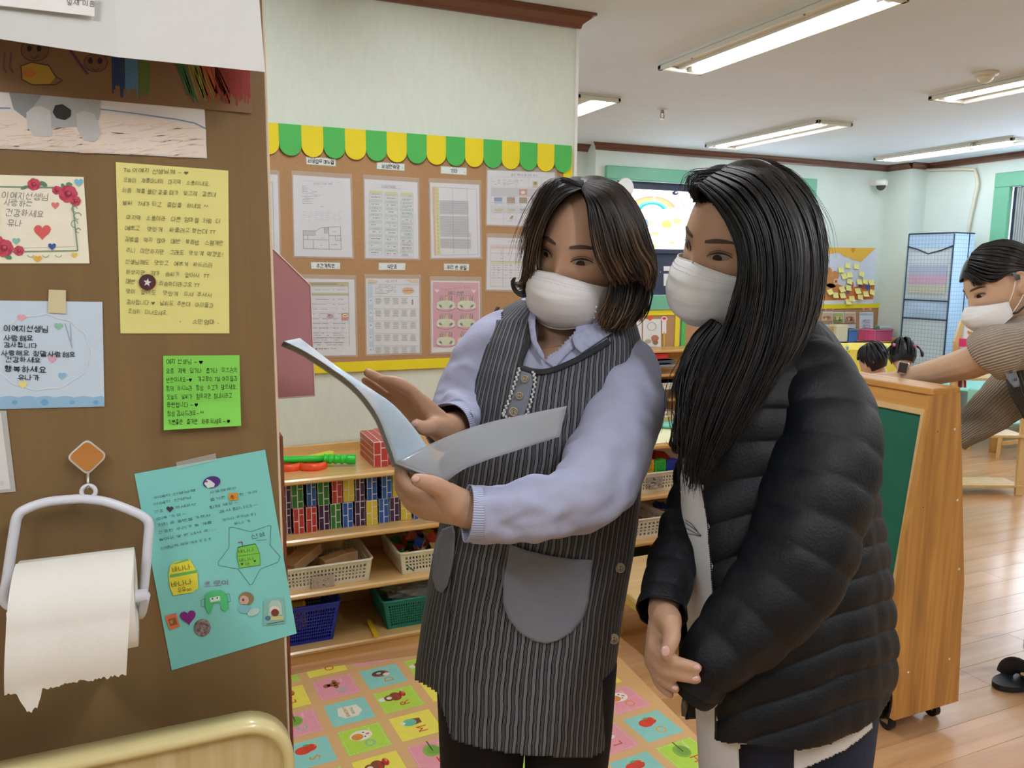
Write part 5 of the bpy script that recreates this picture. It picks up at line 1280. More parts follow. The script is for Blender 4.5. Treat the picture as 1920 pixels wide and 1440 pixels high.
for i in range(-4, 9):
    for j in range(-5, 4):
        c = c0+U*i*pit+Wv*j*pit; k = (i-j) % 4
        fpoly(c, [(-hs, -hs), (hs, -hs), (hs, hs), (-hs, hs)], TC[k], 1)
        e = hs-.005
        if k in (1, 3):
            for s in np.arange(-e, e, .011):
                for q1, q2 in (((s, -e), (s+.006, -e+.0018)), ((s, e-.0018), (s+.006, e)), ((-e, s), (-e+.0018, s+.006)), ((e-.0018, s), (e, s+.006))): fpoly(c, [q1, (q2[0], q1[1]), q2, (q1[0], q2[1])], '#E8E6C8' if k == 1 else '#F4D2D2', 2)
        L = LET.get((i, j))
        if L is None: L = 'ABCDEFGHIJKLMNOPRSTW'[(i*3+j*7) % 20]
        rr = random.Random(i*13+j*7)
        if L == 'BAKERY':
            fpoly(c, [(-.038, -.012), (-.02, -.034), (.02, -.034), (.04, -.008), (.03, .03), (-.03, .032)], '#F3EDD8', 3); ftext(c, 'BAKERY', -.004, 0, .016, '#C0512E', 5); ftext(c, 'BRING', .014, 0, .014, '#4F8A4A', 5); continue
        lc = rr.choice(('#D9542E', '#E8952E', '#7FC8BE', '#E8B23A')) if L not in 'RTW' else '#D2452E'
        ftext(c, L, .026, -.028, .045, lc)
        ftext(c, rr.choice(('BREAD', 'MILK', 'CAKE', 'COOKIE')), .030, .040, .011, '#F4F0DC' if k in (1, 3) else '#E6DC7A', 4)
        kind = rr.choice('donut berry bear muffin face leaf'.split()) if (i, j) not in {(1, 0), (1, -1), (-1, -1), (0, -1), (1, -2), (0, 1), (1, 1), (4, -1), (5, -1), (4, 0), (5, -2)} else {(1, 0): 'bear', (1, -1): 'muffin', (-1, -1): 'berry', (0, -1): 'face', (1, -2): 'leaf', (0, 1): 'cookie', (1, 1): 'donut', (4, -1): 'berry', (5, -1): 'donut', (4, 0): 'child', (5, -2): 'face'}[(i, j)]
        x, y = -.004, .020
        if kind == 'donut': fdisc(c, x, y, .030, .022, '#A8744A', 3); fdisc(c, x-.004, y+.004, .024, .017, '#5E3A2C', 4); fdisc(c, x-.004, y+.004, .009, .007, TC[k], 5); fdisc(c, x+.018, y-.012, .012, .010, '#F1E7D6', 5)
        elif kind == 'berry': fdisc(c, x-.008, y, .024, .020, '#E0452E', 3); fdisc(c, x+.012, y+.006, .020, .018, '#D93E2C', 3.5); fdisc(c, x+.004, y+.022, .009, .005, '#6AA84A', 4)
        elif kind == 'bear':
            fdisc(c, x, y, .020, .026, '#8A4A2A', 3); fdisc(c, x-.022, y-.002, .016, .018, '#8A4A2A', 4); fdisc(c, x-.022, y-.002, .009, .009, '#F1E7D6', 5); fdisc(c, x-.045, y-.002, .012, .012, '#F4F0EA', 4); fpoly(c, [(x+.004, y-.016), (x+.010, y-.016), (x+.010, y+.018), (x+.004, y+.018)], '#C92E2E', 5); fdisc(c, x+.026, y+.008, .010, .018, '#C92E2E', 3)
        elif kind == 'muffin': fdisc(c, x-.010, y, .022, .020, '#6FC6A8', 4); fpoly(c, [(x, y-.018), (x+.026, y-.013), (x+.026, y+.013), (x, y+.018)], '#8A4A2A', 3); fdisc(c, x-.030, y+.002, .008, .008, '#F4F0EA', 5)
        elif kind == 'face': fdisc(c, x, y, .034, .026, '#F6F1E4', 3, 20); fdisc(c, x-.012, y-.004, .018, .017, '#E0913A', 3.6); fdisc(c, x+.010, y-.010, .003, .003, '#2A2420', 5, 8); fdisc(c, x+.010, y+.012, .003, .003, '#2A2420', 5, 8); fdisc(c, x+.020, y+.001, .006, .005, '#E27A5A', 5, 10)
        elif kind == 'leaf': fdisc(c, x, y, .026, .030, '#8DB84A', 3); fdisc(c, x+.004, y, .018, .022, '#7AA83E', 4); fpoly(c, [(x, y-.004), (x+.004, y-.004), (x+.004, y+.048), (x, y+.048)], '#4A5A2A', 5)
        elif kind == 'child': fdisc(c, x, y+.02, .022, .020, '#4A3024', 3); fdisc(c, x, y-.012, .022, .020, '#F3E3D2', 4); fdisc(c, x-.012, y-.014, .016, .020, '#8A5A34', 4.5); fdisc(c, x+.010, y+.002, .010, .012, '#3A5AA0', 5)
        else: fdisc(c, x, y, .022, .012, '#9A6434', 3); fdisc(c, x-.022, y, .012, .012, '#9A6434', 3); fdisc(c, x+.006, y+.016, .008, .012, '#9A6434', 3); fdisc(c, x+.006, y-.016, .008, .012, '#9A6434', 3)
fa.build('printed_squares', t)['kind'] = 'stuff'
# ================================================================ CHALKBOARD TROLLEY
m_tr = wood('trolley_pine', '#DCA65A', '#A9743A', 2, .38, 13, .25, knots=.4)
m_trY = wood('trolley_pine_top', '#D89F52', '#AE783C', 1, .38, 12, .25)
m_pale = wood('pale_wood_strip', '#DDBB88', '#CBA46C', 1, .45, 8, .1)
YT = 1.56; LT = .86
L = [(1751, 741), (1725, 880), (1702, 1000), (1690, 1092), (1684, 1131), (1681, 1183), (1677, 1340), (1797, 1313), (1803, 1171), (1808, 1092), (1806, 1000), (1804, 870), (1801, 736)]
A = oy(np.array([p[0] for p in L], float), np.array([p[1] for p in L], float), YT)
A[6:8, 2] = .062
t = thing('chalkboard_trolley', 'pine rolling trolley with a green chalkboard on its side', 'trolley', (2.08, YT+LT/2, 0))
for y in (YT, YT+LT-.02): G().prism([(p[0], y, p[2]) for p in A], (0, .02, 0)).build('end_panel', m_tr, t)
xt0, xt1, zt = A[0][0], A[-1][0], A[0][2]
xl_ = lambda z: float(np.interp(z, [A[4][2], A[3][2], A[2][2], A[1][2], A[0][2]], [A[4][0], A[3][0], A[2][0], A[1][0], A[0][0]]))
xr_ = lambda z: float(np.interp(z, [A[9][2], A[10][2], A[11][2], A[12][2]], [A[9][0], A[10][0], A[11][0], A[12][0]]))
G().box((xt0-.004, YT+.0005, zt-.002), (xt1, YT+LT, zt+.018), 0, .003).build('top_board', m_trY, t)
def slab(x_of, z0, z1, y0, y1, d0, d1, name, m, sgn=1):
    P = [(x_of(z0)+sgn*d0, y0, z0), (x_of(z0)+sgn*d1, y0, z0), (x_of(z1)+sgn*d1, y0, z1), (x_of(z1)+sgn*d0, y0, z1)]
    return G().prism(P, (0, y1-y0, 0)).build(name, m, t)
y0, y1 = YT+.02, YT+LT-.02
m_chalk = mat('green_chalkboard', '#10604C', .75, var=.08, scale=6)
zc0 = A[4][2]+.03
slab(xl_, zt-.045, zt-.003, y0, y1, .004, .022, 'upper_rail', m_trY)
slab(xl_, zc0, zt-.045, y0, y1, .010, .016, 'chalkboard', m_chalk)
slab(xl_, zt-.062, zt-.045, y0, y1, .003, .012, 'frame_strip', m_pale); slab(xl_, zc0, zc0+.014, y0, y1, .003, .012, 'frame_strip', m_pale)
slab(xl_, zc0+.014, zt-.062, y0, y0+.013, .003, .012, 'frame_strip', m_pale); slab(xl_, zc0+.014, zt-.062, y1-.013, y1, .003, .012, 'frame_strip', m_pale)
slab(xr_, A[9][2], zt-.003, y0, y1, .010, .018, 'rear_board', m_chalk, -1)
G().box((A[5][0]-.03, y0, A[4][2]-.02), (A[8][0], y1, A[4][2]), 0, .003).build('chalk_shelf', m_pale, t)
G().box((A[6][0]+.002, YT+.002, .062), (A[7][0]-.002, YT+LT-.002, .085), 0, .002).build('base_board', m_trY, t)
G().box((A[6][0]+.01, y0, .085), (A[6][0]+.024, y1, .20), 0, .002).build('lower_front', m_tr, t)
m_rub = mat('black_rubber', '#1C1B1B', .5)
for x in (A[6][0]+.035, A[7][0]-.05):
    for y in (YT+.05, YT+LT-.06):
        c = G().tube([(x-.010, y, .023), (x+.010, y, .023)], .023, 16).build('caster', m_rub, t, False)
        G().box((x-.014, y-.012, .023), (x-.011, y+.012, .062)).box((x+.011, y-.012, .023), (x+.014, y+.012, .062)).box((x-.014, y-.012, .055), (x+.014, y+.012, .062)).build('caster_fork', m_met, c)
for x, y in ((1790, 805), (1795, 938), (1798, 1067), (1780, 1236), (1703, 1261)):
    p = oy(x, y, YT); G().ball(p, (.004, .002, .004), 0, 10, 6).build('screw_cap', m_white, t, True)
for x, y in ((1758, 809), (1731, 951)):
    p = oy(x, y, YT); G().ball(p, (.002, .001, .002), 0, 8, 5).build('screw_hole', m_rub, t)

# ================================================================ FAR WALL
def fsheet(name, cs, label, cat, col, parent=None, off=.002, Y=YFAR, group=None):
    m = mat('paper_'+col.lstrip('#'), col, .75, var=.02, scale=25)
    return tag(sheet(name, cs, lambda x, y: oy(x, y, Y), nF, m, off, .001, parent), label, cat, group)
t = thing('bulletin_board', 'brown bulletin board with yellow frame under the rainbow window, between the heads', 'notice board', (3.7, YFAR, .69))
G().box((3.10, YFAR-.015, .67), (4.30, YFAR-.001, 1.0)).build('backing_board', m_cork, t)
G().box((3.10, YFAR-.022, .985), (4.30, YFAR-.015, 1.03)).build('frame_strip', m_yel, t); G().box((4.255, YFAR-.022, .67), (4.30, YFAR-.015, .985)).build('frame_strip', m_yel, t)
t = thing('bulletin_board', 'brown bulletin board with yellow frame below the rabbit poster', 'notice board', (5.6, YFAR, .69))
G().box((4.33, YFAR-.015, .67), (6.83, YFAR-.001, 1.05)).build('backing_board', m_cork, t)
G().box((4.33, YFAR-.022, 1.015), (6.87, YFAR-.015, 1.06)).build('frame_strip', m_yel, t); G().box((6.82, YFAR-.022, .67), (6.87, YFAR-.015, 1.015)).build('frame_strip', m_yel, t)
G().box((4.325, YFAR-.022, .67), (4.37, YFAR-.015, 1.015)).build('frame_strip', m_gre, t)
YF2 = YFAR-.016
def fart(Y=YF2-.004): return Art(lambda x, y: oy(x, y, Y), nF, .002, .0006)
o = fsheet('child_drawing', [(1172, 602), (1203, 602), (1203, 652), (1172, 652)], 'white childs drawing in pink pencil on the bulletin board behind the left woman', 'drawing', '#E6E2E6', Y=YF2)
a = fart(); a.disc(1190, 612, 4, 5, '#D89AA8'); a.disc(1190, 624, 6, 7, '#C9B0C0'); a.line((1182, 634), (1198, 634), 2, '#E09A9A'); a.disc(1190, 640, 7, 3, '#E6B0A8'); a.build('pencil_lines', o)
o = fsheet('child_drawing', [(1205, 598), (1239, 598), (1239, 650), (1205, 650)], 'white childs drawing topped with an orange heart on the bulletin board', 'drawing', '#E2E4E4', Y=YF2)
a = fart(); a.heart(1219, 596, 6, '#EE5A2A', 4); ringarc(a, 1222, 612, 8, 9, .9, 0, 6.2, '#9FA4A4'); a.disc(1228, 634, 7, 6, '#B8705A'); a.disc(1215, 640, 6, 4, '#B0A48A'); a.disc(1229, 642, 5, 4, '#8A6A4A', 3); a.build('pencil_lines', o)
o = fsheet('paper_ornament', [(1241, 598), (1249, 598), (1249, 625), (1241, 625)], 'white paper stick ornament with a red cap on the bulletin board', 'ornament', '#EEE6F2', Y=YF2-.002)
a = fart(); a.disc(1245, 598, 6, 5, '#EFE6EA', 2); a.disc(1245, 597, 4, 2.4, '#D8383A', 3); a.line((1245, 622), (1244.5, 652), 2, '#E8C92A', 1); a.build('paper_shapes', o)['kind'] = 'stuff'
for cs, lab in (([(1540, 584), (1562, 584), (1562, 607), (1540, 607)], 'brownish printed picture, first on the board below the rabbit poster'), ([(1561.5, 585), (1582, 585), (1582, 605), (1561.5, 605)], 'green landscape picture on the board below the rabbit poster'), ([(1583, 585), (1604, 585), (1604, 605), (1583, 605)], 'orange brown picture on the board below the rabbit poster')):
    o = fsheet('printed_picture', cs, lab, 'picture', '#E4E4E2', Y=YF2); a = fart(); x0, y0 = cs[0]; x1, y1 = cs[2]
    g_ = 'green' in lab; a.rect(x0+1, y0+2, x1-1.5, y1-1, '#A9B878' if g_ else '#CDB49A'); a.disc((x0+x1)/2, y0+12, 7, 4, '#D8C48A' if g_ else '#B4845E', 2); a.rect(x0+1, y1-6, x1-1.5, y1-1, '#7FA052' if g_ else '#B08A62', 2)
    for k in range(4): a.disc(x0+4+k*4.4, y0+11+(k % 2)*3, 1.5, 2, ('#B85A4A', '#E6D9B0', '#8A6A4A', '#D8A05A')[k], 3, 8)
    a.build('print', o)
o = fsheet('printed_sheet', [(1540, 608), (1604, 608), (1604, 622), (1540, 622)], 'pale blue caption sheet below the three pictures', 'paper', '#D6DCEA', Y=YF2)
o = fsheet('printed_sheet', [(1611, 585.5), (1637, 585), (1637, 627), (1610.5, 627)], 'white notice with a pale blue top at the right of the far bulletin board', 'paper', '#E0E2EA', Y=YF2)
a = fart(); a.rect(1612, 587, 1636, 590.5, '#A9C4DA')
for k, y in enumerate((593, 599.5, 602, 604.5, 609, 611.5, 614, 619)): a.scribble(1617+(k % 2), y, 1631, '#9296A4', 1.1, gap=.1, seed=k)
a.build('print', o)
for x0, x1, lab in ((1546, 1563, 'salmon label above the three pictures'), (1617, 1634, 'salmon label above the white notice at the far board')):
    o = fsheet('name_label', [(x0, 577), (x1, 576), (x1, 582), (x0, 583)], lab, 'label', '#E6A091', Y=YF2); a = fart(); a.scribble(x0+4, 578.5, x1-4, '#B06A5A', 2, gap=.1); a.build('lettering', o)
# rabbit poster and its sticky notes
o = fsheet('poster', [(1543, 463.5), (1642, 466), (1641, 572), (1536, 573)], 'large orange and pale blue poster with a brown rabbit, covered in yellow sticky notes', 'poster', '#D2D8EA', Y=YFAR)
a = fart(YFAR-.003); X9 = lambda x, y: (1540+x/9, 440+y/9)
a.poly([X9(*p) for p in ((50, 215), (920, 225), (880, 260), (830, 310), (770, 360), (700, 430), (655, 465))]+[X9(*p) for p in ((600, 440), (520, 430), (470, 385), (380, 370), (320, 310), (230, 305), (150, 330), (50, 320))], '#E6B548')
a.poly([X9(*p) for p in ((500, 228), (570, 228), (545, 300), (510, 300))], '#D88A3A', 2)
a.poly([X9(*p) for p in ((20, 830), (300, 840), (420, 900), (560, 880), (760, 830), (900, 800), (870, 1090), (20, 1110))], '#D87F46', 2)
for x, y, rx, ry, r in ((120, 660, 60, 110, .1), (235, 680, 55, 75, -.5), (170, 800, 110, 100, 0), (150, 960, 120, 140, 0)): a.disc(1540+x/9, 440+y/9, rx/9, ry/9, '#C98A52', 3+r*.1, 18, r)
a.disc(1540+240/9, 440+790/9, 4.4, 5.6, '#E0B898', 4); a.disc(1540+240/9, 440+790/9, 2, 2.6, '#8A4A2A', 5)
a.disc(1540+510/9, 440+850/9, 3.4, 6, '#B0684A', 4); a.disc(1540+425/9, 440+975/9, 4.5, 3.8, '#A87AA0', 4); a.disc(1540+655/9, 440+870/9, 4.4, 3, '#7A4A6A', 4); a.disc(1540+710/9, 440+890/9, 4, 4.4, '#A8583A', 3.5); a.rect(*X9(745, 850), *X9(815, 930), '#3F62B8', 4)
a.poly([X9(*p) for p in ((20, 1110), (870, 1090), (870, 1190), (20, 1195))], '#E4E6EE', 5)
a.build('printed_picture', o)
m_st = mat('yellow_sticky', '#EFE892', .7, var=.03)
r_ = random.Random(4)
wh = ('topmost left', 'topmost right')
notes = ((440, 520, .2), (585, 535, .2), (325, 595, .0), (470, 675, -.1), (380, 700, -.35), (675, 665, .6), (470, 790, .55), (635, 795, .1), (735, 790, .5), (840, 805, -.15), (345, 920, -.3), (455, 900, .2), (145, 965, -.5), (235, 1020, .05), (355, 1025, -.2), (610, 950, -.1), (745, 1000, .0), (855, 975, .5), (650, 1050, .3), (510, 1080, .0), (450, 1130, 0))
for k, (x, y, r) in enumerate(notes):
    cx, cy = X9(x, y); s = 4.9; c, q_ = math.cos(r*.7), math.sin(r*.7)
    cs = [(cx+c*u-q_*v, cy+q_*u+c*v) for u, v in ((-s, -s), (s, -s), (s, s), (-s, s))]
    row = 0 if y < 620 else 1 if y < 720 else 2 if y < 850 else 3 if y < 990 else 4
    same = sorted(n_[0] for n_ in notes if (0 if n_[1] < 620 else 1 if n_[1] < 720 else 2 if n_[1] < 850 else 3 if n_[1] < 990 else 4) == row)
    nth = ('first', 'second', 'third', 'fourth', 'fifth', 'sixth')[same.index(x)]
    tag(sheet('sticky_note', cs, lambda x, y: oy(x, y, YFAR-.004-.0012*k), nF, m_st, .001, .001, None, .012+.006*r_.random(), 3), 'yellow sticky note on the rabbit poster, %s from the left in the %s row' % (nth, ('top', 'second', 'third', 'fourth', 'bottom')[row]), 'sticky note', 'sticky notes on the rabbit poster')
# round paper plate beside the window (behind the left woman's head)
p = oy(1173, 352, YFAR-.04); tag(G().tube([p+(0, .004, 0), p+(0, -.004, 0)], [.085, .08], 28).build('paper_plate', m_white), 'white round paper plate hanging at the window frame above the left woman', 'ornament')

# far shelves
m_fs = wood('far_shelf_wood', '#D8A866', '#BE8A48', 0, .4, 7, .2)
def fshelf(x0, x1, zs, label):
    t = thing('low_shelf', label, 'shelf', ((x0+x1)/2, 5.88, 0))
    for z in zs: G().box((x0+.018, 5.72, z-.022), (x1-.018, 6.02, z), 0, .005).build('shelf_board', m_fs, t)
    for x in (x0, x1-.018): G().box((x, 5.724, 0), (x+.018, 6.02, zs[-1]+.035), 0, .006).build('side_panel', m_fs, t)
    G().box((x0+.018, 6.01, .05), (x1-.018, 6.022, zs[-1]-.002)).build('back_panel', m_fs, t)
fshelf(3.15, 4.98, (.08, .27, .49, .70), 'long low shelf under the window behind the two women')
fshelf(4.99, 6.70, (.08, .38, .70), 'low shelf under the far bulletin board, right of the black-haired woman')
def fbox(name, x0, x1, y0, y1, Y, d, col, label, cat, bev=.004, lid=None):
    A = oy(x0, y1, Y); B = oy(x1, y0, Y); t = thing(name, label, cat, ((A[0]+B[0])/2, Y+d/2, A[2]))
    G().box((A[0], Y, A[2]), (B[0], Y+d, B[2]), 0, bev).build('body', mat('box_'+col[1:], col, .4), t)
    G().box((A[0]-.006, Y-.006, B[2]-.012), (B[0]+.006, Y+d+.006, B[2]), 0, .003).build('rim', mat('box_'+(lid or col)[1:], lid or col, .4), t)
    return t
fbox('toy_bin', 1222, 1253, 663, 674, 5.74, .15, '#C8302E', 'red toy bin on the top tier of the shelf under the window', 'box')
for k, (a0, a1, b0, b1, c) in enumerate(((1226, 1266, 675, 682, '#4A5A72'), (1226, 1266, 683, 690.5, '#8A949C'))): fbox('storage_box', a0, a1, b0, b1, 5.745, .2, c, 'clear grey storage box below the red toy bin, %s one' % ('upper' if k == 0 else 'lower'), 'box')
fbox('storage_box', 1243, 1300, 715, 731, 5.74, .2, '#D8D6CE', 'white storage box on the second tier of the far shelf between the women', 'box')
A = oy(1236, 774, 5.74)
for k, dx in enumerate((0, .085)): basket('small_basket', 'small white basket at the bottom of the far shelf between the women, %s one' % ('first' if k == 0 else 'second'), A[0]+dx, A[0]+dx+.078, 5.74, 5.86, .0805, .07, m_bw, 7, 4, 'small baskets on the far shelf', .004)
Z7 = .7005
def onshelf(name, x0, x1, ytop, d, col, label, cat, Y=5.76, lid=None):
    A = oy(x0, 632, Y); B = oy(x1, ytop, Y); t = thing(name, label, cat, ((A[0]+B[0])/2, Y+d/2, Z7))
    G().box((A[0], Y, Z7), (B[0], Y+d, max(B[2], Z7+.02)), 0, .004).build('body', mat('box_'+col[1:], col, .4), t)
    if lid: G().box((A[0]-.006, Y-.006, B[2]-.014), (B[0]+.006, Y+d+.006, B[2]), 0, .003).build('rim', mat('box_'+lid[1:], lid, .4), t)
    return t
onshelf('paper_box', 1536, 1566, 612, .12, '#B89A5A', 'ochre box on the far shelf beside the black jacket', 'box', 5.80)
onshelf('paper_box', 1568, 1591, 609, .1, '#D9D3B4', 'cream paper box on the far shelf', 'box')
onshelf('pencil_box', 1592, 1609, 617, .1, '#4A76BE', 'blue pencil box on the far shelf', 'box', lid='#5E8AAE')
onshelf('pencil_tray', 1624, 1642, 617, .1, '#D8608E', 'small pink pencil tray on the far shelf, the left one', 'box', 5.84, lid='#E27AA2')
t = onshelf('pencil_tray', 1641, 1675, 617, .12, '#E06A98', 'large pink tray with papers at the right end of the far shelf', 'box', lid='#EA8AB0')
onshelf('book_stack', 1648, 1671, 612, .06, '#DCE2E4', 'white booklets standing in the large pink tray', 'book', 5.79)
onshelf('cloth_bundle', 1645, 1650, 611, .04, '#5A9A6A', 'green item in the large pink tray', 'toy', 5.78)
for x0, x1, lab in ((1546, 1590, 'dark flat tray on the far shelf beside the jacket'), (1606, 1640, 'dark flat tablet lying before the pink tray on the far shelf')):
    A = oy(x0, 632, 5.735); B = oy(x1, 632, 5.735); tag(G().box((A[0], 5.73, Z7), (B[0], 5.755 if x0 > 1600 else 5.75, Z7+.012), 0, .003).build('flat_tray', mat('dark_tray', '#33302F', .4)), lab, 'tray')

# blue fabric wardrobe
def gridcloth(name, col, line):
    if name in _M: return _M[name]
    m = mat(name, col, .8, var=.05, scale=6); nt = m.node_tree; N = nt.nodes; Lk = nt.links; b = N['Principled BSDF']
    src = b.inputs['Base Color'].links[0].from_socket
    g = N.new('ShaderNodeNewGeometry'); mp = N.new('ShaderNodeMapping'); mp.inputs['Scale'].default_value = (28, 28, 28); Lk.new(g.outputs['Position'], mp.inputs[0])
    se = N.new('ShaderNodeSeparateXYZ'); Lk.new(mp.outputs[0], se.inputs[0]); prev = None
    ad = N.new('ShaderNodeMath'); Lk.new(se.outputs[0], ad.inputs[0]); Lk.new(se.outputs[1], ad.inputs[1]); ad.operation = 'SUBTRACT'
    for s in (ad.outputs[0], se.outputs[2]):
        f = N.new('ShaderNodeMath'); f.operation = 'FRACT'; Lk.new(s, f.inputs[0]); l = N.new('ShaderNodeMath'); l.operation = 'LESS_THAN'; l.inputs[1].default_value = .12; Lk.new(f.outputs[0], l.inputs[0])
        if prev is None: prev = l.outputs[0]
        else: mx = N.new('ShaderNodeMath'); mx.operation = 'MAXIMUM'; Lk.new(prev, mx.inputs[0]); Lk.new(l.outputs[0], mx.inputs[1]); prev = mx.outputs[0]
    mix = N.new('ShaderNodeMixRGB'); Lk.new(prev, mix.inputs[0]); Lk.new(src, mix.inputs[1]); mix.inputs[2].default_value = lin(line)+(1,); Lk.new(mix.outputs[0], b.inputs['Base Color'])
    return m
m_w1 = gridcloth('blue_grid_cloth', '#A9C6E2', '#8AA4C4'); m_w2 = gridcloth('grey_grid_vinyl', '#BCCBD2', '#93A6B4')
D0 = 7.45
wx = lambda x, y, d=0: od(x, y, D0+d)
tl, tr, bl_, br_ = wx(1705, 437), wx(1790, 438, -.38), wx(1688, 700), wx(1766, 745)
ex = (tr-tl); ex[2] = 0; wid = np.linalg.norm(ex); ex /= wid; ey = np.array((-ex[1], ex[0], 0)); 
if ey[1] < 0: ey = -ey
H_w = (tl[2]+tr[2])/2; o0 = np.array((tl[0], tl[1], 0)); wl = lambda u, v, z: o0+ex*u*wid*1.0+ey*v+np.array((0, 0, z))
t = thing('fabric_wardrobe', 'tall pale blue checked fabric wardrobe with dark piping in the far corner', 'wardrobe', wl(.5, .25, 0))
dW = .30
P4 = [wl(0, 0, 0), wl(1, 0, 0), wl(1, dW, 0), wl(0, dW, 0)]
G().prism(P4, (0, 0, H_w)).build('body', m_w1, t)
e_ = -ey*.004
def wpanel(z0, z1, m, name, bul=.012):
    k = 10; V = []
    for j in range(k+1):
        for i in range(k+1):
            u, v = i/k, j/k; V.append(wl(.03+.94*u, 0, z0+(z1-z0)*v)-ey*(.003+bul*math.sin(math.pi*u)*math.sin(math.pi*v)))
    mesh(name, V, [(j*(k+1)+i, j*(k+1)+i+1, (j+1)*(k+1)+i+1, (j+1)*(k+1)+i) for j in range(k) for i in range(k)], m, t, True)
zz = lambda y: oy(1720, y, wl(.2, 0, 0)[1])[2]
zl = [zz(y) for y in (466, 562, 596)]
wpanel(zl[1], zl[0], m_w2, 'front_window', .02); wpanel(zl[2], zl[1], m_w1, 'front_pocket'); wpanel(.05, zl[2], m_w2, 'front_window', .02)
m_pip = mat('navy_piping', '#2A3A4C', .6)
def pipe(P): G().tube(P, .0065, 6).build('piping', m_pip, t, True)
pipe([wl(0, 0, .02), wl(0, 0, H_w)]); pipe([wl(1, 0, .02), wl(1, 0, H_w)]); pipe([wl(0, 0, H_w), wl(1, 0, H_w), wl(1, dW, H_w)]); pipe([wl(1, dW*.75, .02), wl(1, dW*.75, H_w)])
for z in zl[1:]: pipe([wl(0, -.008, z), wl(1, -.008, z)])
pipe([wl(0, -.008, zl[0]+.02), wl(.25, -.008, zl[0]-.01), wl(.48, -.008, zl[0]-.05), wl(.75, -.008, zl[0]-.02), wl(1, -.008, zl[0]+.02)])
a_ = [wl(.1+.8*v, -.001, zl[1]+(zl[0]-zl[1])*.32) for v in np.linspace(0, 1, 5)]
for z0, z1, c in ((.30, .50, '#C9A6C0'), (.14, .30, '#C4C6B0'), (.50, .68, '#A9B2CE')):
    k = 8; V = []
    for jj in range(k+1):
        for ii in range(k+1):
            u = .08+.84*ii/k; v = z0+(z1-z0)*jj/k; V.append(wl(u, 0, zl[1]+(zl[0]-zl[1])*v)-ey*(.0075+.02*math.sin(math.pi*u)*math.sin(math.pi*v)))
    mesh('folded_clothes', V, [(jj*(k+1)+ii, jj*(k+1)+ii+1, (jj+1)*(k+1)+ii+1, (jj+1)*(k+1)+ii) for jj in range(k) for ii in range(k)], gridcloth('cloth_'+c[1:], c, '#93A6B4'), t, True)
bpy.data.objects['front_window'].active_material = m_w2

# yellow printed sofa and children behind the trolley
A, B = od(1572, 646, 6.15), od(1700, 647, 6.15)
ux = (B-A); ux[2] = 0; Ls = np.linalg.norm(ux); ux /= Ls; uy = np.array((-ux[1], ux[0], 0)); uy = uy if uy[1] > 0 else -uy
S0 = np.array((A[0], A[1], 0)); zt_s = A[2]
m_sofa = mat('yellow_print_fabric', '#F0DE62', .6, var=.04)
t = thing('childrens_sofa', 'yellow printed childrens sofa back behind the two children', 'sofa', S0+ux*Ls/2)
Fm = np.array([ux, uy, (0, 0, 1.)])
G().obox(S0+ux*(Ls/2-.15)+uy*.09+np.array((0, 0, zt_s/2+.06)), Fm, (Ls/2+.18, .09, zt_s/2-.06), 0, .04).build('backrest', m_sofa, t)
G().obox(S0+ux*(Ls/2-.15)-uy*.16+np.array((0, 0, .21)), Fm, (Ls/2+.18, .2, .17), 0, .03).build('seat', m_sofa, t)
a = Art(lambda x, y: CP+ray(x, y)*((S0-CP)@uy/(ray(x, y)@uy))[..., None], -uy, .002, .0006)
for x, y, c in ((1588, 652, '#E8EEE6'), (1615, 652, '#EDEFE2'), (1637, 655, '#E88A6A'), (1660, 652, '#E6ECE6'), (1600, 690, '#F2E8A8'), (1590, 720, '#F2E8A8')):
    a.disc(x, y, 4, 5, c, 1)
    if c == '#E8EEE6' or c == '#E6ECE6': a.rect(x-1.5, y-2, x+2.5, y+4, '#7FB894', 2); a.disc(x, y+7, .9, .8, '#4A4A3A', 2, 8); a.disc(x+4, y+7.5, .9, .8, '#4A4A3A', 2, 8)
a.build('fabric_print', t)

# book rack behind the third woman
D_ = 4.9
p0, p1 = od(1793, 690, D_), od(1860, 700, D_)
t = thing('book_rack', 'pale wooden book rack behind the kneading woman at the right', 'rack', (p0[0]+.2, p0[1], 0)); t['label'] = 'pale wooden book rack standing behind the woman in the beige sweater'
m_rk = wood('rack_wood', '#E2C48C', '#CFAC72', 2, .4, 8, .2)
P = [od(x, y, D_) for x, y in ((1790, 640), (1803, 600), (1809, 600), (1800, 660), (1800, 745), (1784, 745))]
P = [np.array((p[0], p[1], p[2])) for p in P]; P[-1][2] = P[-2][2] = 0
G().prism(P, np.array((CF[0], CF[1], 0))*.02).build('side_panel', m_rk, t)
Q = [p+CR*.46 for p in P]; G().prism(Q, np.array((CF[0], CF[1], 0))*.02).build('side_panel', m_rk, t)
for z in (.06, .38, .74): G().obox((P[-1]+Q[-2])/2*np.array((1, 1, 0))+np.array((0, 0, z))+CF*np.array((1, 1, 0))*.1, np.array([CR*np.array((1, 1, 0)), CF*np.array((1, 1, 0)), (0, 0, 1.)]), (.24, .1, .008), 0, .002).build('shelf_board', m_rk, t)
def book(name, L, D, col, lab, art=None):
    P = [od(x, y, D) for x, y in L]; o = tag(G().prism(P, CF*np.array((1, 1, 0))*.015).build(name, mat('cover_'+col[1:], col, .4)), lab, 'book')
    n = np.cross(P[1]-P[0], P[-1]-P[0]); n /= np.linalg.norm(n); n = n if n@CF < 0 else -n
    if art:
        a = Art(lambda x, y: CP+ray(x, y)*(((P[0]-CP)@n)/(ray(x, y)@n))[..., None], n, .001, .0006); art(a); a.build('cover_print', o)
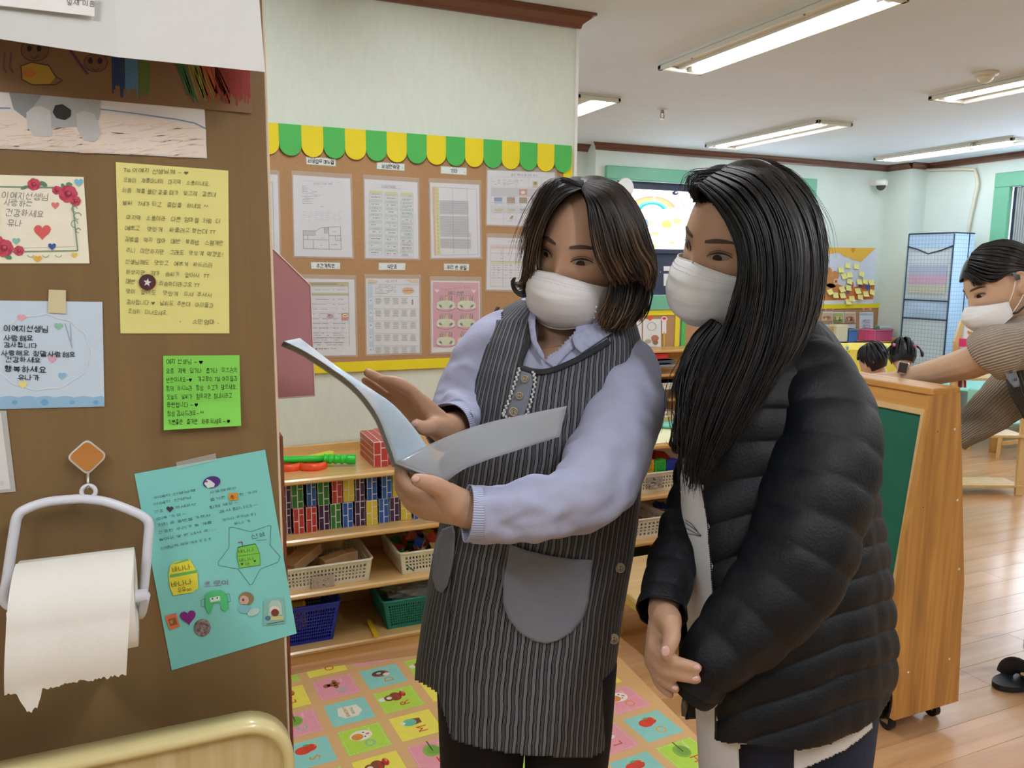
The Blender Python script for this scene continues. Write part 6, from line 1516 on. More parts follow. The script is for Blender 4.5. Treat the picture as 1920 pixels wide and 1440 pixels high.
def dogs(a):
    for x, y in ((1829, 606), (1819, 624), (1833, 625)): a.disc(x, y, 4.6, 2.2, '#C9963A', 1); a.disc(x-3.5, y-2.4, 1.8, 1.6, '#C9963A', 2); a.rect(x-3, y+1, x-2, y+4, '#A87A2A', 2); a.rect(x+2.5, y+1, x+3.5, y+4, '#A87A2A', 2)
book('picture_book', [(1811, 612), (1821, 600), (1862, 614), (1858, 635), (1808, 635)], 4.86, '#E9ECEC', 'white picture book with small brown dogs, on the rack behind the third woman', dogs)
book('picture_book', [(1801, 635), (1832, 636), (1832, 652), (1800, 650)], 4.80, '#E2306A', 'bright pink picture book on the rack below the white one')
for k, c in enumerate(('#A8283A', '#7A2A3A', '#C9CDD2', '#B83048')): book('picture_book', [(1795+k*4.4, 701), (1798.6+k*4.4, 701), (1798.6+k*4.4, 727), (1795+k*4.4, 727)], 4.95, c, '%s book spine on the lower shelf of the rack behind the third woman' % ('crimson', 'maroon', 'white', 'red')[k])
# little chair and table at the right
m_kid = wood('kid_chair_wood', '#DDBB82', '#CBA368', 2, .4, 9, .2); m_mint = mat('mint_plastic', '#8FD3C6', .4)
c = oz(1893, 856); t = thing('kids_chair', 'small wooden chair with a mint seat at the right edge', 'chair', c)
for dx, dy in ((-.12, 0), (.16, -.05), (-.07, .28), (.18, .25)): G().tube([c+(dx*1.15, dy, 0), c+(dx, dy, .27)], [.014, .018], 8).build('leg', m_kid, t)
G().box(c+(-.13, -.03, .10), c+(.17, -.01, .135), 0, .004).build('stretcher', m_kid, t)
G().box(c+(-.14, -.06, .255), c+(.20, .30, .285), 0, .012).build('seat', m_mint, t)
G().box(c+(-.16, -.04, .285), c+(-.135, .28, .50), 0, .01).build('backrest', m_mint, t)
c = oz(1877, 851); t = thing('kids_table', 'low wooden childrens table with thick round legs at the right edge', 'table', c+(.3, .3, 0))
for dx, dy in ((0, 0), (.95, 0), (0, .6), (.95, .6)): G().tube([c+(dx, dy+.06, 0), c+(dx, dy+.06, .44)], .034, 14).build('leg', m_kid, t, True)
G().box(c+(-.06, 0, .44), c+(1.0, .74, .465), 0, .01).build('tabletop', m_mint, t)
# turquoise and pink chair backs glimpsed over the trolley
t = thing('kids_chair', 'turquoise and pink childs chair back glimpsed above the trolley top', 'chair', np.append(od(1735, 725, 4.3)[:2], 0))
c = od(1737, 727, 4.3)
G().tube([c-CF*np.array((1, 1, 0))*.006, c+CF*np.array((1, 1, 0))*.006], .05, 24).build('backrest', m_mint, t)
c2 = od(1718, 727, 4.35); G().tube([c2-CF*np.array((1, 1, 0))*.006, c2+CF*np.array((1, 1, 0))*.006], .05, 24).build('backrest', mat('pink_plastic', '#E88AA0', .4), t)
for s in (-.06, .06): G().tube([np.append((c+CR*s)[:2], 0), np.append((c+CR*s*.6)[:2], c[2])], .010, 8).build('leg', m_kid, t)
# ================================================================ PEOPLE: tools
def uvmat(name, build, rough=.85, sheen=.0, spec=.25):
    """material whose colour comes from a node chain on the UV map"""
    if name in _M: return _M[name]
    m = bpy.data.materials.new(name); m.use_nodes = True; nt = m.node_tree; b = nt.nodes['Principled BSDF']
    uv = nt.nodes.new('ShaderNodeUVMap'); out = build(nt, uv.outputs[0], b)
    if out is not None: nt.links.new(out, b.inputs['Base Color'])
    b.inputs['Roughness'].default_value = rough; b.inputs['Sheen Weight'].default_value = sheen; b.inputs['Specular IOR Level'].default_value = spec
    _M[name] = m; return m
def ramp(nt, fac, stops, const=False):
    r = nt.nodes.new('ShaderNodeValToRGB'); e = r.color_ramp.elements
    while len(e) < len(stops): e.new(.5)
    for k, (p, c) in enumerate(stops): e[k].position = p; e[k].color = lin(c)+(1,)
    if const: r.color_ramp.interpolation = 'CONSTANT'
    nt.links.new(fac, r.inputs[0]); return r.outputs[0]
def math_(nt, op, a, b=None):
    n = nt.nodes.new('ShaderNodeMath'); n.operation = op
    for k, v in enumerate((a, b)):
        if v is None: continue
        if isinstance(v, (int, float)): n.inputs[k].default_value = v
        else: nt.links.new(v, n.inputs[k])
    return n.outputs[0]
def stripes(nt, uv, b):
    s = nt.nodes.new('ShaderNodeSeparateXYZ'); nt.links.new(uv, s.inputs[0])
    nz = nt.nodes.new('ShaderNodeTexNoise'); nz.inputs['Scale'].default_value = 26; nt.links.new(uv, nz.inputs['Vector'])
    w = math_(nt, 'MULTIPLY_ADD', nz.outputs['Fac'], .0050); w.node.inputs[2].default_value = 0
    x = math_(nt, 'ADD', s.outputs[0], w)
    f = math_(nt, 'FRACT', math_(nt, 'MULTIPLY', x, 1/.0118))
    G1, K1 = '#74757B', '#101115'
    return ramp(nt, f, [(0, G1), (.30, K1), (.46, G1), (.505, K1), (.60, '#8C8D93'), (.645, K1), (.74, G1), (.785, K1), (.90, G1)], True)
m_stripe = uvmat('striped_apron_cloth', stripes, .9)
def knit(nt, uv, b):
    s = nt.nodes.new('ShaderNodeSeparateXYZ'); nt.links.new(uv, s.inputs[0])
    f = math_(nt, 'SINE', math_(nt, 'MULTIPLY', s.outputs[0], 2*math.pi/.0085)); bp = nt.nodes.new('ShaderNodeBump'); bp.inputs['Strength'].default_value = .7; bp.inputs['Distance'].default_value = .003
    nt.links.new(f, bp.inputs['Height']); nt.links.new(bp.outputs[0], b.inputs['Normal'])
    return ramp(nt, math_(nt, 'MULTIPLY_ADD', f, .5), [(0, '#93826F'), (1, '#B3A28F')])
m_knit = uvmat('beige_rib_knit', knit, .9, .3)
def hairmat(name, root, mid, tip, spec=.45, rough=.38):
    def bld(nt, uv, b):
        s = nt.nodes.new('ShaderNodeSeparateXYZ'); nt.links.new(uv, s.inputs[0])
        a = math_(nt, 'ADD', math_(nt, 'MULTIPLY', s.outputs[1], .8), math_(nt, 'MULTIPLY', math_(nt, 'SUBTRACT', s.outputs[0], .62), .9))
        return ramp(nt, a, [(.12, root), (.5, mid), (.95, tip)])
    return uvmat(name, bld, rough, 0, spec)
m_lav = mat('lavender_cotton', '#ADB0CB', .85, var=.03, scale=30, bump=.2, bscale=500)
m_skin = mat('skin_warm', '#BC957A', .5, var=.04, scale=18, sss=.15, spec=.35, bump=.08, bscale=600)
m_skin2 = mat('skin_fair', '#CFA98C', .5, var=.04, scale=18, sss=.15, spec=.35, bump=.08, bscale=600)
m_maskw = mat('mask_white', '#ECEAEA', .8, var=.012, scale=90, bump=.12, bscale=700)
m_blk = mat('black_knit', '#0E0E11', .9, var=.1)

class Head:
    """head frame: x to the image right when facing the lens, y forward, z up"""
    def __init__(s, t, fwd, up, k=1.0):
        B = np.stack([CR, CU, -CF], 1)
        fwd = np.array(fwd, float); fwd /= np.linalg.norm(fwd); up = np.array(up, float); up -= fwd*(up@fwd); up /= np.linalg.norm(up)
        s.M = B @ np.stack([np.cross(fwd, up)*-1, fwd, up], 1); s.o = CP+CR*t[0]+CU*t[1]+CF*t[2]; s.k = k
        az, el = np.meshgrid(np.linspace(-1.45, 1.45, 160), np.linspace(-1.3, 1.3, 160)); s.P = s.surf(az, el).reshape(-1, 3)
    def w(s, P): return s.o+(np.asarray(P, float)*s.k) @ s.M.T
    def surf(s, az, el):
        d = np.stack([np.cos(el)*np.sin(az), np.cos(el)*np.cos(az), np.sin(el)], -1)
        A = np.array((.0725, .092, .116)); p = d/np.sqrt(((d/A)**2).sum(-1))[..., None]
        x, y, z = p[..., 0].copy(), p[..., 1].copy(), p[..., 2]
        t = np.clip(-z/.116, 0, 1); x = x*(1-.34*t**2)*(1+.03*np.clip(z/.1, 0, 1)); y = np.where(y < 0, y*(1-.5*t), y*(1-.02*t))
        f = np.clip(y/.05, 0, 1); ax = np.abs(x); g = lambda u, c, w: np.exp(-((u-c)/w)**2)
        nz = np.where(z > -.045, np.interp(z, [-.046, -.040, -.02, .0, .02], [.014, .021, .013, .004, 0]), .021*g(z, -.040, .007))
        y = y+f*(nz*g(x, 0, .0085)+.006*g(ax, .013, .007)*g(z, -.043, .008)-.0075*g(ax, .031, .016)*g(z, .001, .011)+.0035*g(ax, .030, .022)*g(z, .021, .009)+.004*g(ax, .043, .018)*g(z, -.028, .018)+.004*g(ax, 0, .02)*g(z, -.072, .014)+.005*g(ax, 0, .018)*g(z, -.103, .014))
        return np.stack([x, y, z], -1)
    def face(s, x, z, off=0.0):
        d = (s.P[:, 0]-x)**2+(s.P[:, 2]-z)**2; i = np.argsort(d)[:4]; w = 1/(d[i]+1e-8); y = (s.P[i, 1]*w).sum()/w.sum()
        return np.array((x, y+off, z))
    def geo(s, nu=96, nv=64):
        az, el = np.meshgrid(np.linspace(-np.pi, np.pi, nu, endpoint=False), np.linspace(-np.pi/2*.995, np.pi/2*.995, nv))
        V = s.w(s.surf(az, el).reshape(-1, 3)); Fs = [(j*nu+i, j*nu+(i+1) % nu, (j+1)*nu+(i+1) % nu, (j+1)*nu+i) for j in range(nv-1) for i in range(nu)]
        Fs += [list(range(nu))[::-1], [(nv-1)*nu+i for i in range(nu)]]
        return V, Fs
def px3(L):
    A = np.asarray(L, float); return od(A[:, 0], A[:, 1], A[:, 2])
def rounded_tube(P, R, K=14):
    """tube with hemispherical ends"""
    P = np.asarray(P, float); R = np.asarray(R, float)*np.ones(len(P)); a = P[0]-P[1]; a /= np.linalg.norm(a); b = P[-1]-P[-2]; b /= np.linalg.norm(b)
    t = np.array((.95, .8, .5)); P0 = [P[0]+a*R[0]*v for v in t]; R0 = [R[0]*math.sqrt(1-v*v) for v in t]; P1 = [P[-1]+b*R[-1]*v for v in t[::-1]]; R1 = [R[-1]*math.sqrt(1-v*v) for v in t[::-1]]
    return tube_geo(np.vstack([P0, P, P1]), np.r_[R0, R, R1], K)
def body_union(name, parts, voxel, m, parent, smooth_it=6):
    """closed shapes fused into one continuous skin"""
    g = G()
    for V, Fs in parts: g.add(V, Fs)
    me = bpy.data.meshes.new('union'); me.from_pydata(np.vstack(g.V).tolist(), [], [list(map(int, f)) for f in g.F]); me.update()
    bm = bmesh.new(); bm.from_mesh(me); bmesh.ops.recalc_face_normals(bm, faces=bm.faces); bm.to_mesh(me); bm.free()
    sc = bpy.data.scenes.get('lettering') or bpy.data.scenes.new('lettering')
    o = bpy.data.objects.new('union', me); sc.collection.objects.link(o)
    r = o.modifiers.new('r', 'REMESH'); r.mode = 'VOXEL'; r.voxel_size = voxel
    q = o.modifiers.new('s', 'SMOOTH'); q.factor = .5; q.iterations = smooth_it
    sc.view_layers[0].update(); ev = o.evaluated_get(sc.view_layers[0].depsgraph); m2 = bpy.data.meshes.new_from_object(ev)
    bpy.data.objects.remove(o); bpy.data.meshes.remove(me)
    m2.materials.clear(); m2.materials.append(m); m2.polygons.foreach_set('use_smooth', np.ones(len(m2.polygons), bool))
    at = origin(parent); n = len(m2.vertices); co = np.zeros(n*3); m2.vertices.foreach_get('co', co); m2.vertices.foreach_set('co', (co.reshape(-1, 3)-at).ravel()); m2.name = name; m2.update()
    return link(name, m2, parent, at)
def hand_parts(palm, fingers, wrist_r=.024):
    """palm: (wrist px,py,D); fingers: list of (points px,py,D ; radii); the first point of each is its knuckle"""
    out = []; w = px3([palm])[0]
    for pts, rad in fingers:
        P = px3(pts); out.append(rounded_tube(spline(P, 14), np.interp(np.linspace(0, 1, 14), np.linspace(0, 1, len(rad)), rad), 12))
        out.append(rounded_tube([w, (w+P[0])/2, P[0]], [wrist_r*.8, rad[0]*1.5, rad[0]*1.15], 12))
    return out
def eyes(h, t, dark='#22140E', open_=.0085, look=(0, -.0014), lash=.0009, skin=m_skin):
    for s in (-1, 1):
        P = lambda x, z, o: h.w(h.face(s*.0315+x, z, o))
        n = 11; u = np.linspace(-1, 1, n); wd = .0142
        tilt = .0012*s
        up = [(v*wd, open_*.62*(1-v*v)**.8+.0004+tilt*v) for v in u]; lo = [(v*wd, -open_*.42*(1-v*v)+tilt*v) for v in u]
        V = [P(x, z, .0008+.0016*(1-v*v)) for (x, z), v in zip(up, u)]+[P(x, z, .0008+.0016*(1-v*v)) for (x, z), v in zip(lo, u)]
        e = mesh('eye', V, [(i, i+1, n+i+1, n+i) for i in range(n-1)], mat('eye_white', '#94867D', .35), t, True)
        a = np.linspace(0, 2*np.pi, 22, endpoint=False); R_ = .0060; cx, cz = look
        def lim(x, z):
            v = np.clip(x/wd, -1, 1); return x, float(np.clip(z, -open_*.42*(1-v*v)+tilt*v, open_*.62*(1-v*v)**.8+.0004+tilt*v))
        Q = [lim(cx+R_*math.cos(v), cz+R_*math.sin(v)) for v in a]
        def onlid(x, z, o):
            v = float(np.clip(x/wd, -1, 1)); zu = open_*.62*(1-v*v)**.8+.0004+tilt*v; zl = -open_*.42*(1-v*v)+tilt*v; f_ = float(np.clip((z-zl)/max(zu-zl, 1e-6), 0, 1)); o2 = .0008+.0016*(1-v*v)
            return h.w(h.face(s*.0315+x, zl, o2)*(1-f_)+h.face(s*.0315+x, zu, o2)*f_+np.array((0, o, 0)))
        mesh('iris', [onlid(x, z, .0007) for x, z in Q], [tuple(range(22))], mat('iris_dark', dark, .35, spec=.35), e)
        G().tube([P(x*1.08, z+.0004, .0026) for x, z in up], [lash*.5+lash*max(0, 1-abs(v)) for v in u], 6).build('upper_lash', mat('lash_black', '#140D0B', .6), e, True)
        G().tube([P(x*1.02, z+.0042+.0006*(1-v*v), .0012) for (x, z), v in zip(up, u)], .00045, 5).build('eyelid_crease', mat('lid_crease', '#7A5240', .6), e, True)
        b = np.linspace(0, 1, 12); bx = .012+.038*b; bz = .0215+.0062*np.sin(b*2.3)-.003*b; th = .0025*np.sin(np.clip(b*1.15+.25, 0, 1.35)*2.2)+.0006
        V = [h.w(h.face(s*x, z+w_, .0011)) for x, z, w_ in zip(bx, bz, th)]+[h.w(h.face(s*x, z-w_, .0011)) for x, z, w_ in zip(bx, bz, th)]
        mesh('eyebrow', V, [(i, i+1, 12+i+1, 12+i) for i in range(11)], mat('brow_hair', '#4C3A2E', .8, var=.3, scale=400), t, True)
def mask_(h, t, kind, straps=True, grow=1.0):
    ns, nt_ = 33, 25; V = []
    for j in range(nt_):
        v = j/(nt_-1)
        for i in range(ns):
            s = -1+2*i/(ns-1); a = abs(s)
            zt = (-.0215 if kind == 'flat' else -.012)-(.018 if kind == 'flat' else .022)*a**1.3; zb = -.113+.034*a**1.6
            y0 = np.interp(v, [0, .2, .42, .65, .85, 1], [.101, .121, .127, .120, .106, .088] if kind == 'flat' else [.0965, .117, .123, .121, .113, .094])
            y1 = .030; x = .0700*grow*math.sin(s*math.pi/2*.96); y = y1+(y0-y1)*max(0, math.cos(s*math.pi/2))**.92
            if kind == 'flat': y += .003*math.exp(-((v-.36+.10*a)/.035)**2)*(1-a*.6)
            else: y += .0022*((v*3.6) % 1)*(1-a*a)*(1 if .12 < v < .9 else 0)
            y += .0012*noise.noise(Vector((s*4, v*5, .3)))
            z = zt+(zb-zt)*v; V.append(h.w((x, y+.002, z)))
    V = np.array(V); Fs = [(j*ns+i, (j+1)*ns+i, (j+1)*ns+i+1, j*ns+i+1) for j in range(nt_-1) for i in range(ns-1)]
    mk = mesh('face_mask', V, Fs, m_maskw, t, True)
    sd = mk.modifiers.new('thickness', 'SOLIDIFY'); sd.thickness = .0014; sd.offset = -1
    row = lambda j, a=0, b=ns: V[j*ns+a:j*ns+b]
    G().tube(row(0), .0010, 6).build('edge_seam', m_maskw, mk, True); G().tube(row(nt_-1), .0010, 6).build('edge_seam', m_maskw, mk, True)
    g = G()
    for j in (2, 3):
        R_ = row(j, 2, ns-2)
        for q in range(len(R_)-1):
            for f in (.2, .6): p = R_[q]*(1-f)+R_[q+1]*f+h.M[:, 1]*.0009; g.ball(p, .0006, 0, 5, 3)
    o = g.build('weld_dots', mat('mask_weld', '#C9C7C7', .7), mk); o['kind'] = 'stuff'
    if straps:
        for s in (-1, 1):
            i = ns-1 if s > 0 else 0
            for j, tg in ((1, (s*.078, -.004, .012)), (nt_-5, (s*.080, -.010, -.034))):
                p = V[j*ns+i]; G().tube(spline([p, (p+h.w(tg))/2+h.M[:, 0]*s*.003, h.w(tg)], 8), .0011, 6).build('ear_loop', m_maskw, mk, True)
    return mk
def cap(h, t, m, off=.012, keep=None):
    nu, nv = 160, 110; az, el = np.meshgrid(np.linspace(-np.pi, np.pi, nu, endpoint=False), np.linspace(-1.0, np.pi/2*.99, nv))
    P = h.surf(az, el); d = P/np.linalg.norm(P, axis=-1)[..., None]; Q = (P+d*off).reshape(-1, 3); P = P.reshape(-1, 3)
    Fs = []
    for j in range(nv-1):
        for i in range(nu):
            q = (j*nu+i, j*nu+(i+1) % nu, (j+1)*nu+(i+1) % nu, (j+1)*nu+i); c = P[list(q)].mean(0)
            if keep(c): Fs.append(q)
    uv = np.c_[np.random.RandomState(1).rand(len(Q))*.4, np.full(len(Q), .12)]
    return mesh('scalp_hair', h.w(Q), Fs, m, t, True, uv=uv)
def strands(name, guides, n, m, t, M=16, r=.0011, seed=0, jx=3.0, jd=.012, K=4, wave=1.5, tip=.25, clump=14, trim=.2, loose=False):
    R_ = np.random.RandomState(seed); Gs = np.array([spline(np.array(g, float), M) for g in guides]); ng = len(Gs)
    u = R_.rand(n)*(ng-1); 
    if clump: u = u*.55+(np.round(u/(ng-1)*clump)/clump*(ng-1))*.45
    if loose: u = np.clip(np.round(u)+R_.randn(n)*.02, 0, ng-1.001)
    i = np.clip(u.astype(int), 0, ng-2) if ng > 1 else np.zeros(n, int); f = (u-i)[:, None, None] if ng > 1 else np.zeros((n, 1, 1))
    P = Gs[i]*(1-f)+Gs[np.minimum(i+1, ng-1)]*f
    s = np.linspace(0, 1, M)[None, :]
    end = 1-trim*R_.rand(n)[:, None]; idx = s*end*(M-1); k = np.clip(idx.astype(int), 0, M-2); fr = (idx-k)[..., None]
    P = np.take_along_axis(P, k[..., None].repeat(3, 2), 1)*(1-fr)+np.take_along_axis(P, (k+1)[..., None].repeat(3, 2), 1)*fr
    ph = R_.rand(n)[:, None]*6.28; amp = R_.randn(n)[:, None]
    P[..., 0] += jx*R_.randn(n)[:, None]*(.25+.75*s)+wave*amp*np.sin(s*7+ph)*s
    P[..., 1] += .6*jx*R_.randn(n)[:, None]*(.25+.75*s)+wave*.6*amp*np.cos(s*6+ph)*s
    P[..., 2] += jd*(R_.rand(n)[:, None]-.35)
    W3 = od(P[..., 0], P[..., 1], P[..., 2])                     # n, M, 3
    T = np.gradient(W3, axis=1); T /= np.linalg.norm(T, axis=-1)[..., None]+1e-12
    A = np.cross(T, CF); A /= np.linalg.norm(A, axis=-1)[..., None]+1e-12; Bn = np.cross(T, A)
    rr = r*(.75+.5*R_.rand(n))[:, None]*(1-(1-tip)*s**2.5); a = np.linspace(0, 2*np.pi, K, endpoint=False)
    V = W3[:, :, None, :]+rr[..., None, None]*(np.cos(a)[None, None, :, None]*A[:, :, None, :]*1.25+np.sin(a)[None, None, :, None]*Bn[:, :, None, :]*.8)
    V = V.reshape(-1, 3); base = (np.arange(n)*M*K)[:, None, None]; j = (np.arange(M-1)*K)[None, :, None]; q = np.arange(K)[None, None, :]; q2 = (q+1) % K
    Fs = np.stack([base+j+q, base+j+q2, base+j+K+q2, base+j+K+q], -1).reshape(-1, 4)
    uv = np.stack([np.broadcast_to(R_.rand(n)[:, None, None], (n, M, K)), np.broadcast_to(s[..., None], (n, M, K))], -1).reshape(-1, 2)
    at = origin(t); me = bpy.data.meshes.new(name); nF = len(Fs)
    me.vertices.add(len(V)); me.vertices.foreach_set('co', (V-at).ravel()); me.loops.add(nF*4); me.loops.foreach_set('vertex_index', Fs.ravel().astype(np.int32))
    me.polygons.add(nF); me.polygons.foreach_set('loop_start', np.arange(0, nF*4, 4, dtype=np.int32)); me.polygons.foreach_set('use_smooth', np.ones(nF, bool))
    ul = me.uv_layers.new(name='UVMap'); ul.data.foreach_set('uv', uv[Fs.ravel()].ravel()); me.materials.append(m); me.update(); me.validate()
    o = link(name, me, t, at); o['kind'] = 'stuff'; return o
class Loft:
    """garment given by its outline rows (y, x left, x right, centre depth, half depth), elliptical in depth"""
    def __init__(s, rows, p=2.3): s.r = np.array(rows, float); s.p = p
    def at(s, y): return [np.interp(y, s.r[:, 0], s.r[:, k]) for k in (1, 2, 3, 4)]
    def front(s, x, y, off=0.0):
        l, r, D, b = s.at(y); c, h = (l+r)/2, (r-l)/2; t = np.clip(np.abs((np.asarray(x, float)-c)/h), 0, 1); return D-b*(1-t**s.p)**(1/s.p)-off
    def grid(s, y0, y1, nv, nu):
        ys = np.linspace(y0, y1, nv); th = np.linspace(0, 2*np.pi, nu, endpoint=False); P = np.zeros((nv, nu, 3))
        for j, y in enumerate(ys):
            l, r, D, b = s.at(y); c, h = (l+r)/2, (r-l)/2; e = 2/s.p
            P[j, :, 0] = c-h*np.sign(np.cos(th))*np.abs(np.cos(th))**e; P[j, :, 1] = y; P[j, :, 2] = D-b*np.sign(np.sin(th))*np.abs(np.sin(th))**e
        return P
    def build(s, name, y0, y1, nv, nu, m, t, drop=None, wr=.004, fr=9, seed=0, disp=None, thick=.002, subp=None):
        P = s.grid(y0, y1, nv, nu); W3 = od(P[..., 0], P[..., 1], P[..., 2])
        c = W3.mean(1, keepdims=True); nr = W3-c; nr[..., 2] = 0; nr /= np.linalg.norm(nr, axis=-1)[..., None]
        L = np.linalg.norm(np.diff(np.concatenate([W3, W3[:, :1]], 1), axis=1), axis=-1); ref = int(nv*.55); cu = np.r_[0, np.cumsum(L[ref])]
        uu = np.broadcast_to(cu[:-1], (nv, nu)); vv = np.broadcast_to(np.linspace(0, 1, nv)[:, None]*np.linalg.norm(W3[0, 0]-W3[-1, 0]), (nv, nu))
        d = np.array([[wr*(noise.noise(Vector((uu[j, i]*fr, vv[j, i]*fr*.35, seed)))+.5*noise.noise(Vector((uu[j, i]*fr*2.6, vv[j, i]*fr*.8, seed+5)))) for i in range(nu)] for j in range(nv)]) if wr else np.zeros((nv, nu))
        if disp is not None: d = d+disp(P[..., 0], P[..., 1], P[..., 2] < W3.shape[0]*0+s.r[0, 3]+9)
        W3 = W3+nr*d[..., None]; Fs = []
        for j in range(nv-1):
            for i in range(nu):
                k = (i+1) % nu; a = P[j, i]; b = P[j+1, k]; cx, cy, cd = (a[0]+b[0])/2, (a[1]+b[1])/2, (a[2]+b[2])/2
                frn = cd < s.at(cy)[2]
                if drop is not None and drop(cx, cy, frn): continue
                Fs.append((j*nu+i, (j+1)*nu+i, (j+1)*nu+k, j*nu+k))
        o = mesh(name, W3.reshape(-1, 3), Fs, m, t, True, uv=np.stack([uu, vv], -1).reshape(-1, 2))
        if thick: q = o.modifiers.new('thickness', 'SOLIDIFY'); q.thickness = thick; q.offset = -1
        return o
def inpoly(x, y, poly):
    c = False; n = len(poly)
    for i in range(n):
        x1, y1 = poly[i]; x2, y2 = poly[i-1]
        if (y1 > y) != (y2 > y) and x < (x2-x1)*(y-y1)/(y2-y1)+x1: c = not c
    return c
def sleeve(name, pts, m, t, n=60, K=40, wr=.004, fr=14, seed=0, baffle=None, cap_=False, thick=.0015, flat_=1.0):
    """pts: (px, py, D, radius) along the arm; wrinkled tube"""
    A = np.asarray(pts, float); P = np.c_[px3(A[:, :3]), A[:, 3]]; Q = spline(P, n); T = np.gradient(Q[:, :3], axis=0); T /= np.linalg.norm(T, axis=1)[:, None]
    s = np.r_[0, np.cumsum(np.linalg.norm(np.diff(Q[:, :3], axis=0), axis=1))]; ref = np.array((.2, .1, 1.)); nrm = np.cross(T[0], ref); nrm /= np.linalg.norm(nrm)
    V = []; UV = []; a = np.linspace(0, 2*np.pi, K, endpoint=False)
    for i in range(n):
        nrm = nrm-T[i]*(nrm@T[i]); nrm /= np.linalg.norm(nrm); bn = np.cross(T[i], nrm)
        for v in a:
            r = Q[i, 3]; q = np.array((math.cos(v), math.sin(v)))
            w = wr*(noise.noise(Vector((q[0]*1.3+seed, q[1]*1.3, s[i]*fr)))+.6*noise.noise(Vector((q[0]*2.2, q[1]*2.2+seed, s[i]*fr*2.1))))
            if baffle: w += baffle(s[i], v)
            V.append(Q[i, :3]+(r+w)*(q[0]*nrm+q[1]*bn)); UV.append((v*Q[:, 3].mean(), s[i]))
    Fs = [(i*K+k, i*K+(k+1) % K, (i+1)*K+(k+1) % K, (i+1)*K+k) for i in range(n-1) for k in range(K)]
    if cap_: Fs.append(list(range(K))[::-1]); Fs.append([(n-1)*K+k for k in range(K)])
    o = mesh(name, V, Fs, m, t, True, uv=UV)
    if thick: q = o.modifiers.new('thickness', 'SOLIDIFY'); q.thickness = thick; q.offset = -1
    return o
def patch(name, poly, depth, m, t, th=.0015, n=None, bulge=0):
    """flat piece of cloth following a garment: polygon in pixels, depth(x, y)"""
    bm = bmesh.new(); vs = [bm.verts.new((x, y, 0)) for x, y in poly]; f = bm.faces.new(vs)
    bmesh.ops.triangulate(bm, faces=[f])
    for _ in range(4): bmesh.ops.subdivide_edges(bm, edges=[e for e in bm.edges if e.calc_length() > 9], cuts=1, use_grid_fill=False); bmesh.ops.triangulate(bm, faces=bm.faces[:])
    P = np.array([v.co[:] for v in bm.verts]); bm.verts.index_update(); Fs = [[v.index for v in f.verts] for f in bm.faces]; bm.free()
    D = np.array([depth(x, y) for x, y in P[:, :2]]); V = od(P[:, 0], P[:, 1], D)
    a, b, c = V[Fs[0][0]], V[Fs[0][1]], V[Fs[0][2]]
    if np.cross(b-a, c-a)@CF > 0: Fs = [f[::-1] for f in Fs]
    o = mesh(name, V, Fs, m, t, True); q = o.modifiers.new('thickness', 'SOLIDIFY'); q.thickness = th; q.offset = -1
    return o
def button(t, x, y, D, r, m, name='button'):
    c = od(x, y, D); a = np.linspace(0, 2*np.pi, 18, endpoint=False); g = G()
    g.tube([c-CF*.0, c+CF*.002], [r, r], 18); g.tube([c-CF*.001+CR*r*.85*math.cos(v)+CU*r*.85*math.sin(v) for v in a], r*.16, 6, closed=True)
    b = g.build(name, m, t, True)
    g = G()
    for s in (-1, 1): g.ball(c-CF*.0008+CU*s*r*.25, (r*.14,)*3, 0, 6, 4)
    g.build('thread_hole', mat('dark_thread', '#3A342C', .8), b)
def foot(t, x, y, ang, m, name='slipper', L=.25, z0=.003):
    V = []; n = 14
    R_ = np.array([[math.cos(ang), -math.sin(ang)], [math.sin(ang), math.cos(ang)]]); g = G()
    a = np.linspace(0, 2*np.pi, 28, endpoint=False); w = .048*(1+.18*np.cos(a)); P = np.c_[L/2*np.cos(a), w*np.sin(a)] @ R_.T
    g.prism([(x+p[0], y+p[1], z0) for p in P], (0, 0, .018)); o = g.build(name, m, t); return o, R_
# ================================================================ LEFT WOMAN: striped apron, lavender shirt
H1 = Head((.1219, .2184, 1.3186), (-.50, -.25, .83), (.13, .93, .36))
fx = od(1000, 1400, 1.36)
W1 = thing('person', 'woman with brown bob hair and white mask in a striped apron, holding a booklet', 'person', (fx[0], fx[1], 0))
hair1 = hairmat('brown_hair', '#120E0D', '#2A1D17', '#7E5F45')
ap = Loft([(556, 985, 1125, 1.375, .05), (575, 948, 1165, 1.37, .075), (600, 918, 1192, 1.365, .095), (640, 900, 1204, 1.36, .112), (700, 880, 1206, 1.355, .128), (760, 866, 1206, 1.35, .134), (860, 848, 1208, 1.35, .134), (950, 830, 1200, 1.355, .132), (1050, 811, 1186, 1.365, .134), (1150, 794, 1168, 1.375, .138), (1250, 779, 1157, 1.385, .142), (1300, 776, 1152, 1.39, .143), (1440, 770, 1142, 1.40, .145)])
sh = Loft([(540, 1008, 1100, 1.375, .035), (556, 985, 1125, 1.372, .055), (575, 958, 1160, 1.368, .072), (600, 925, 1180, 1.362, .090), (640, 900, 1196, 1.358, .104), (700, 885, 1203, 1.355, .118), (760, 872, 1200, 1.352, .126), (860, 856, 1200, 1.352, .126), (950, 838, 1194, 1.357, .124), (1100, 812, 1172, 1.372, .126), (1300, 790, 1145, 1.392, .132)])
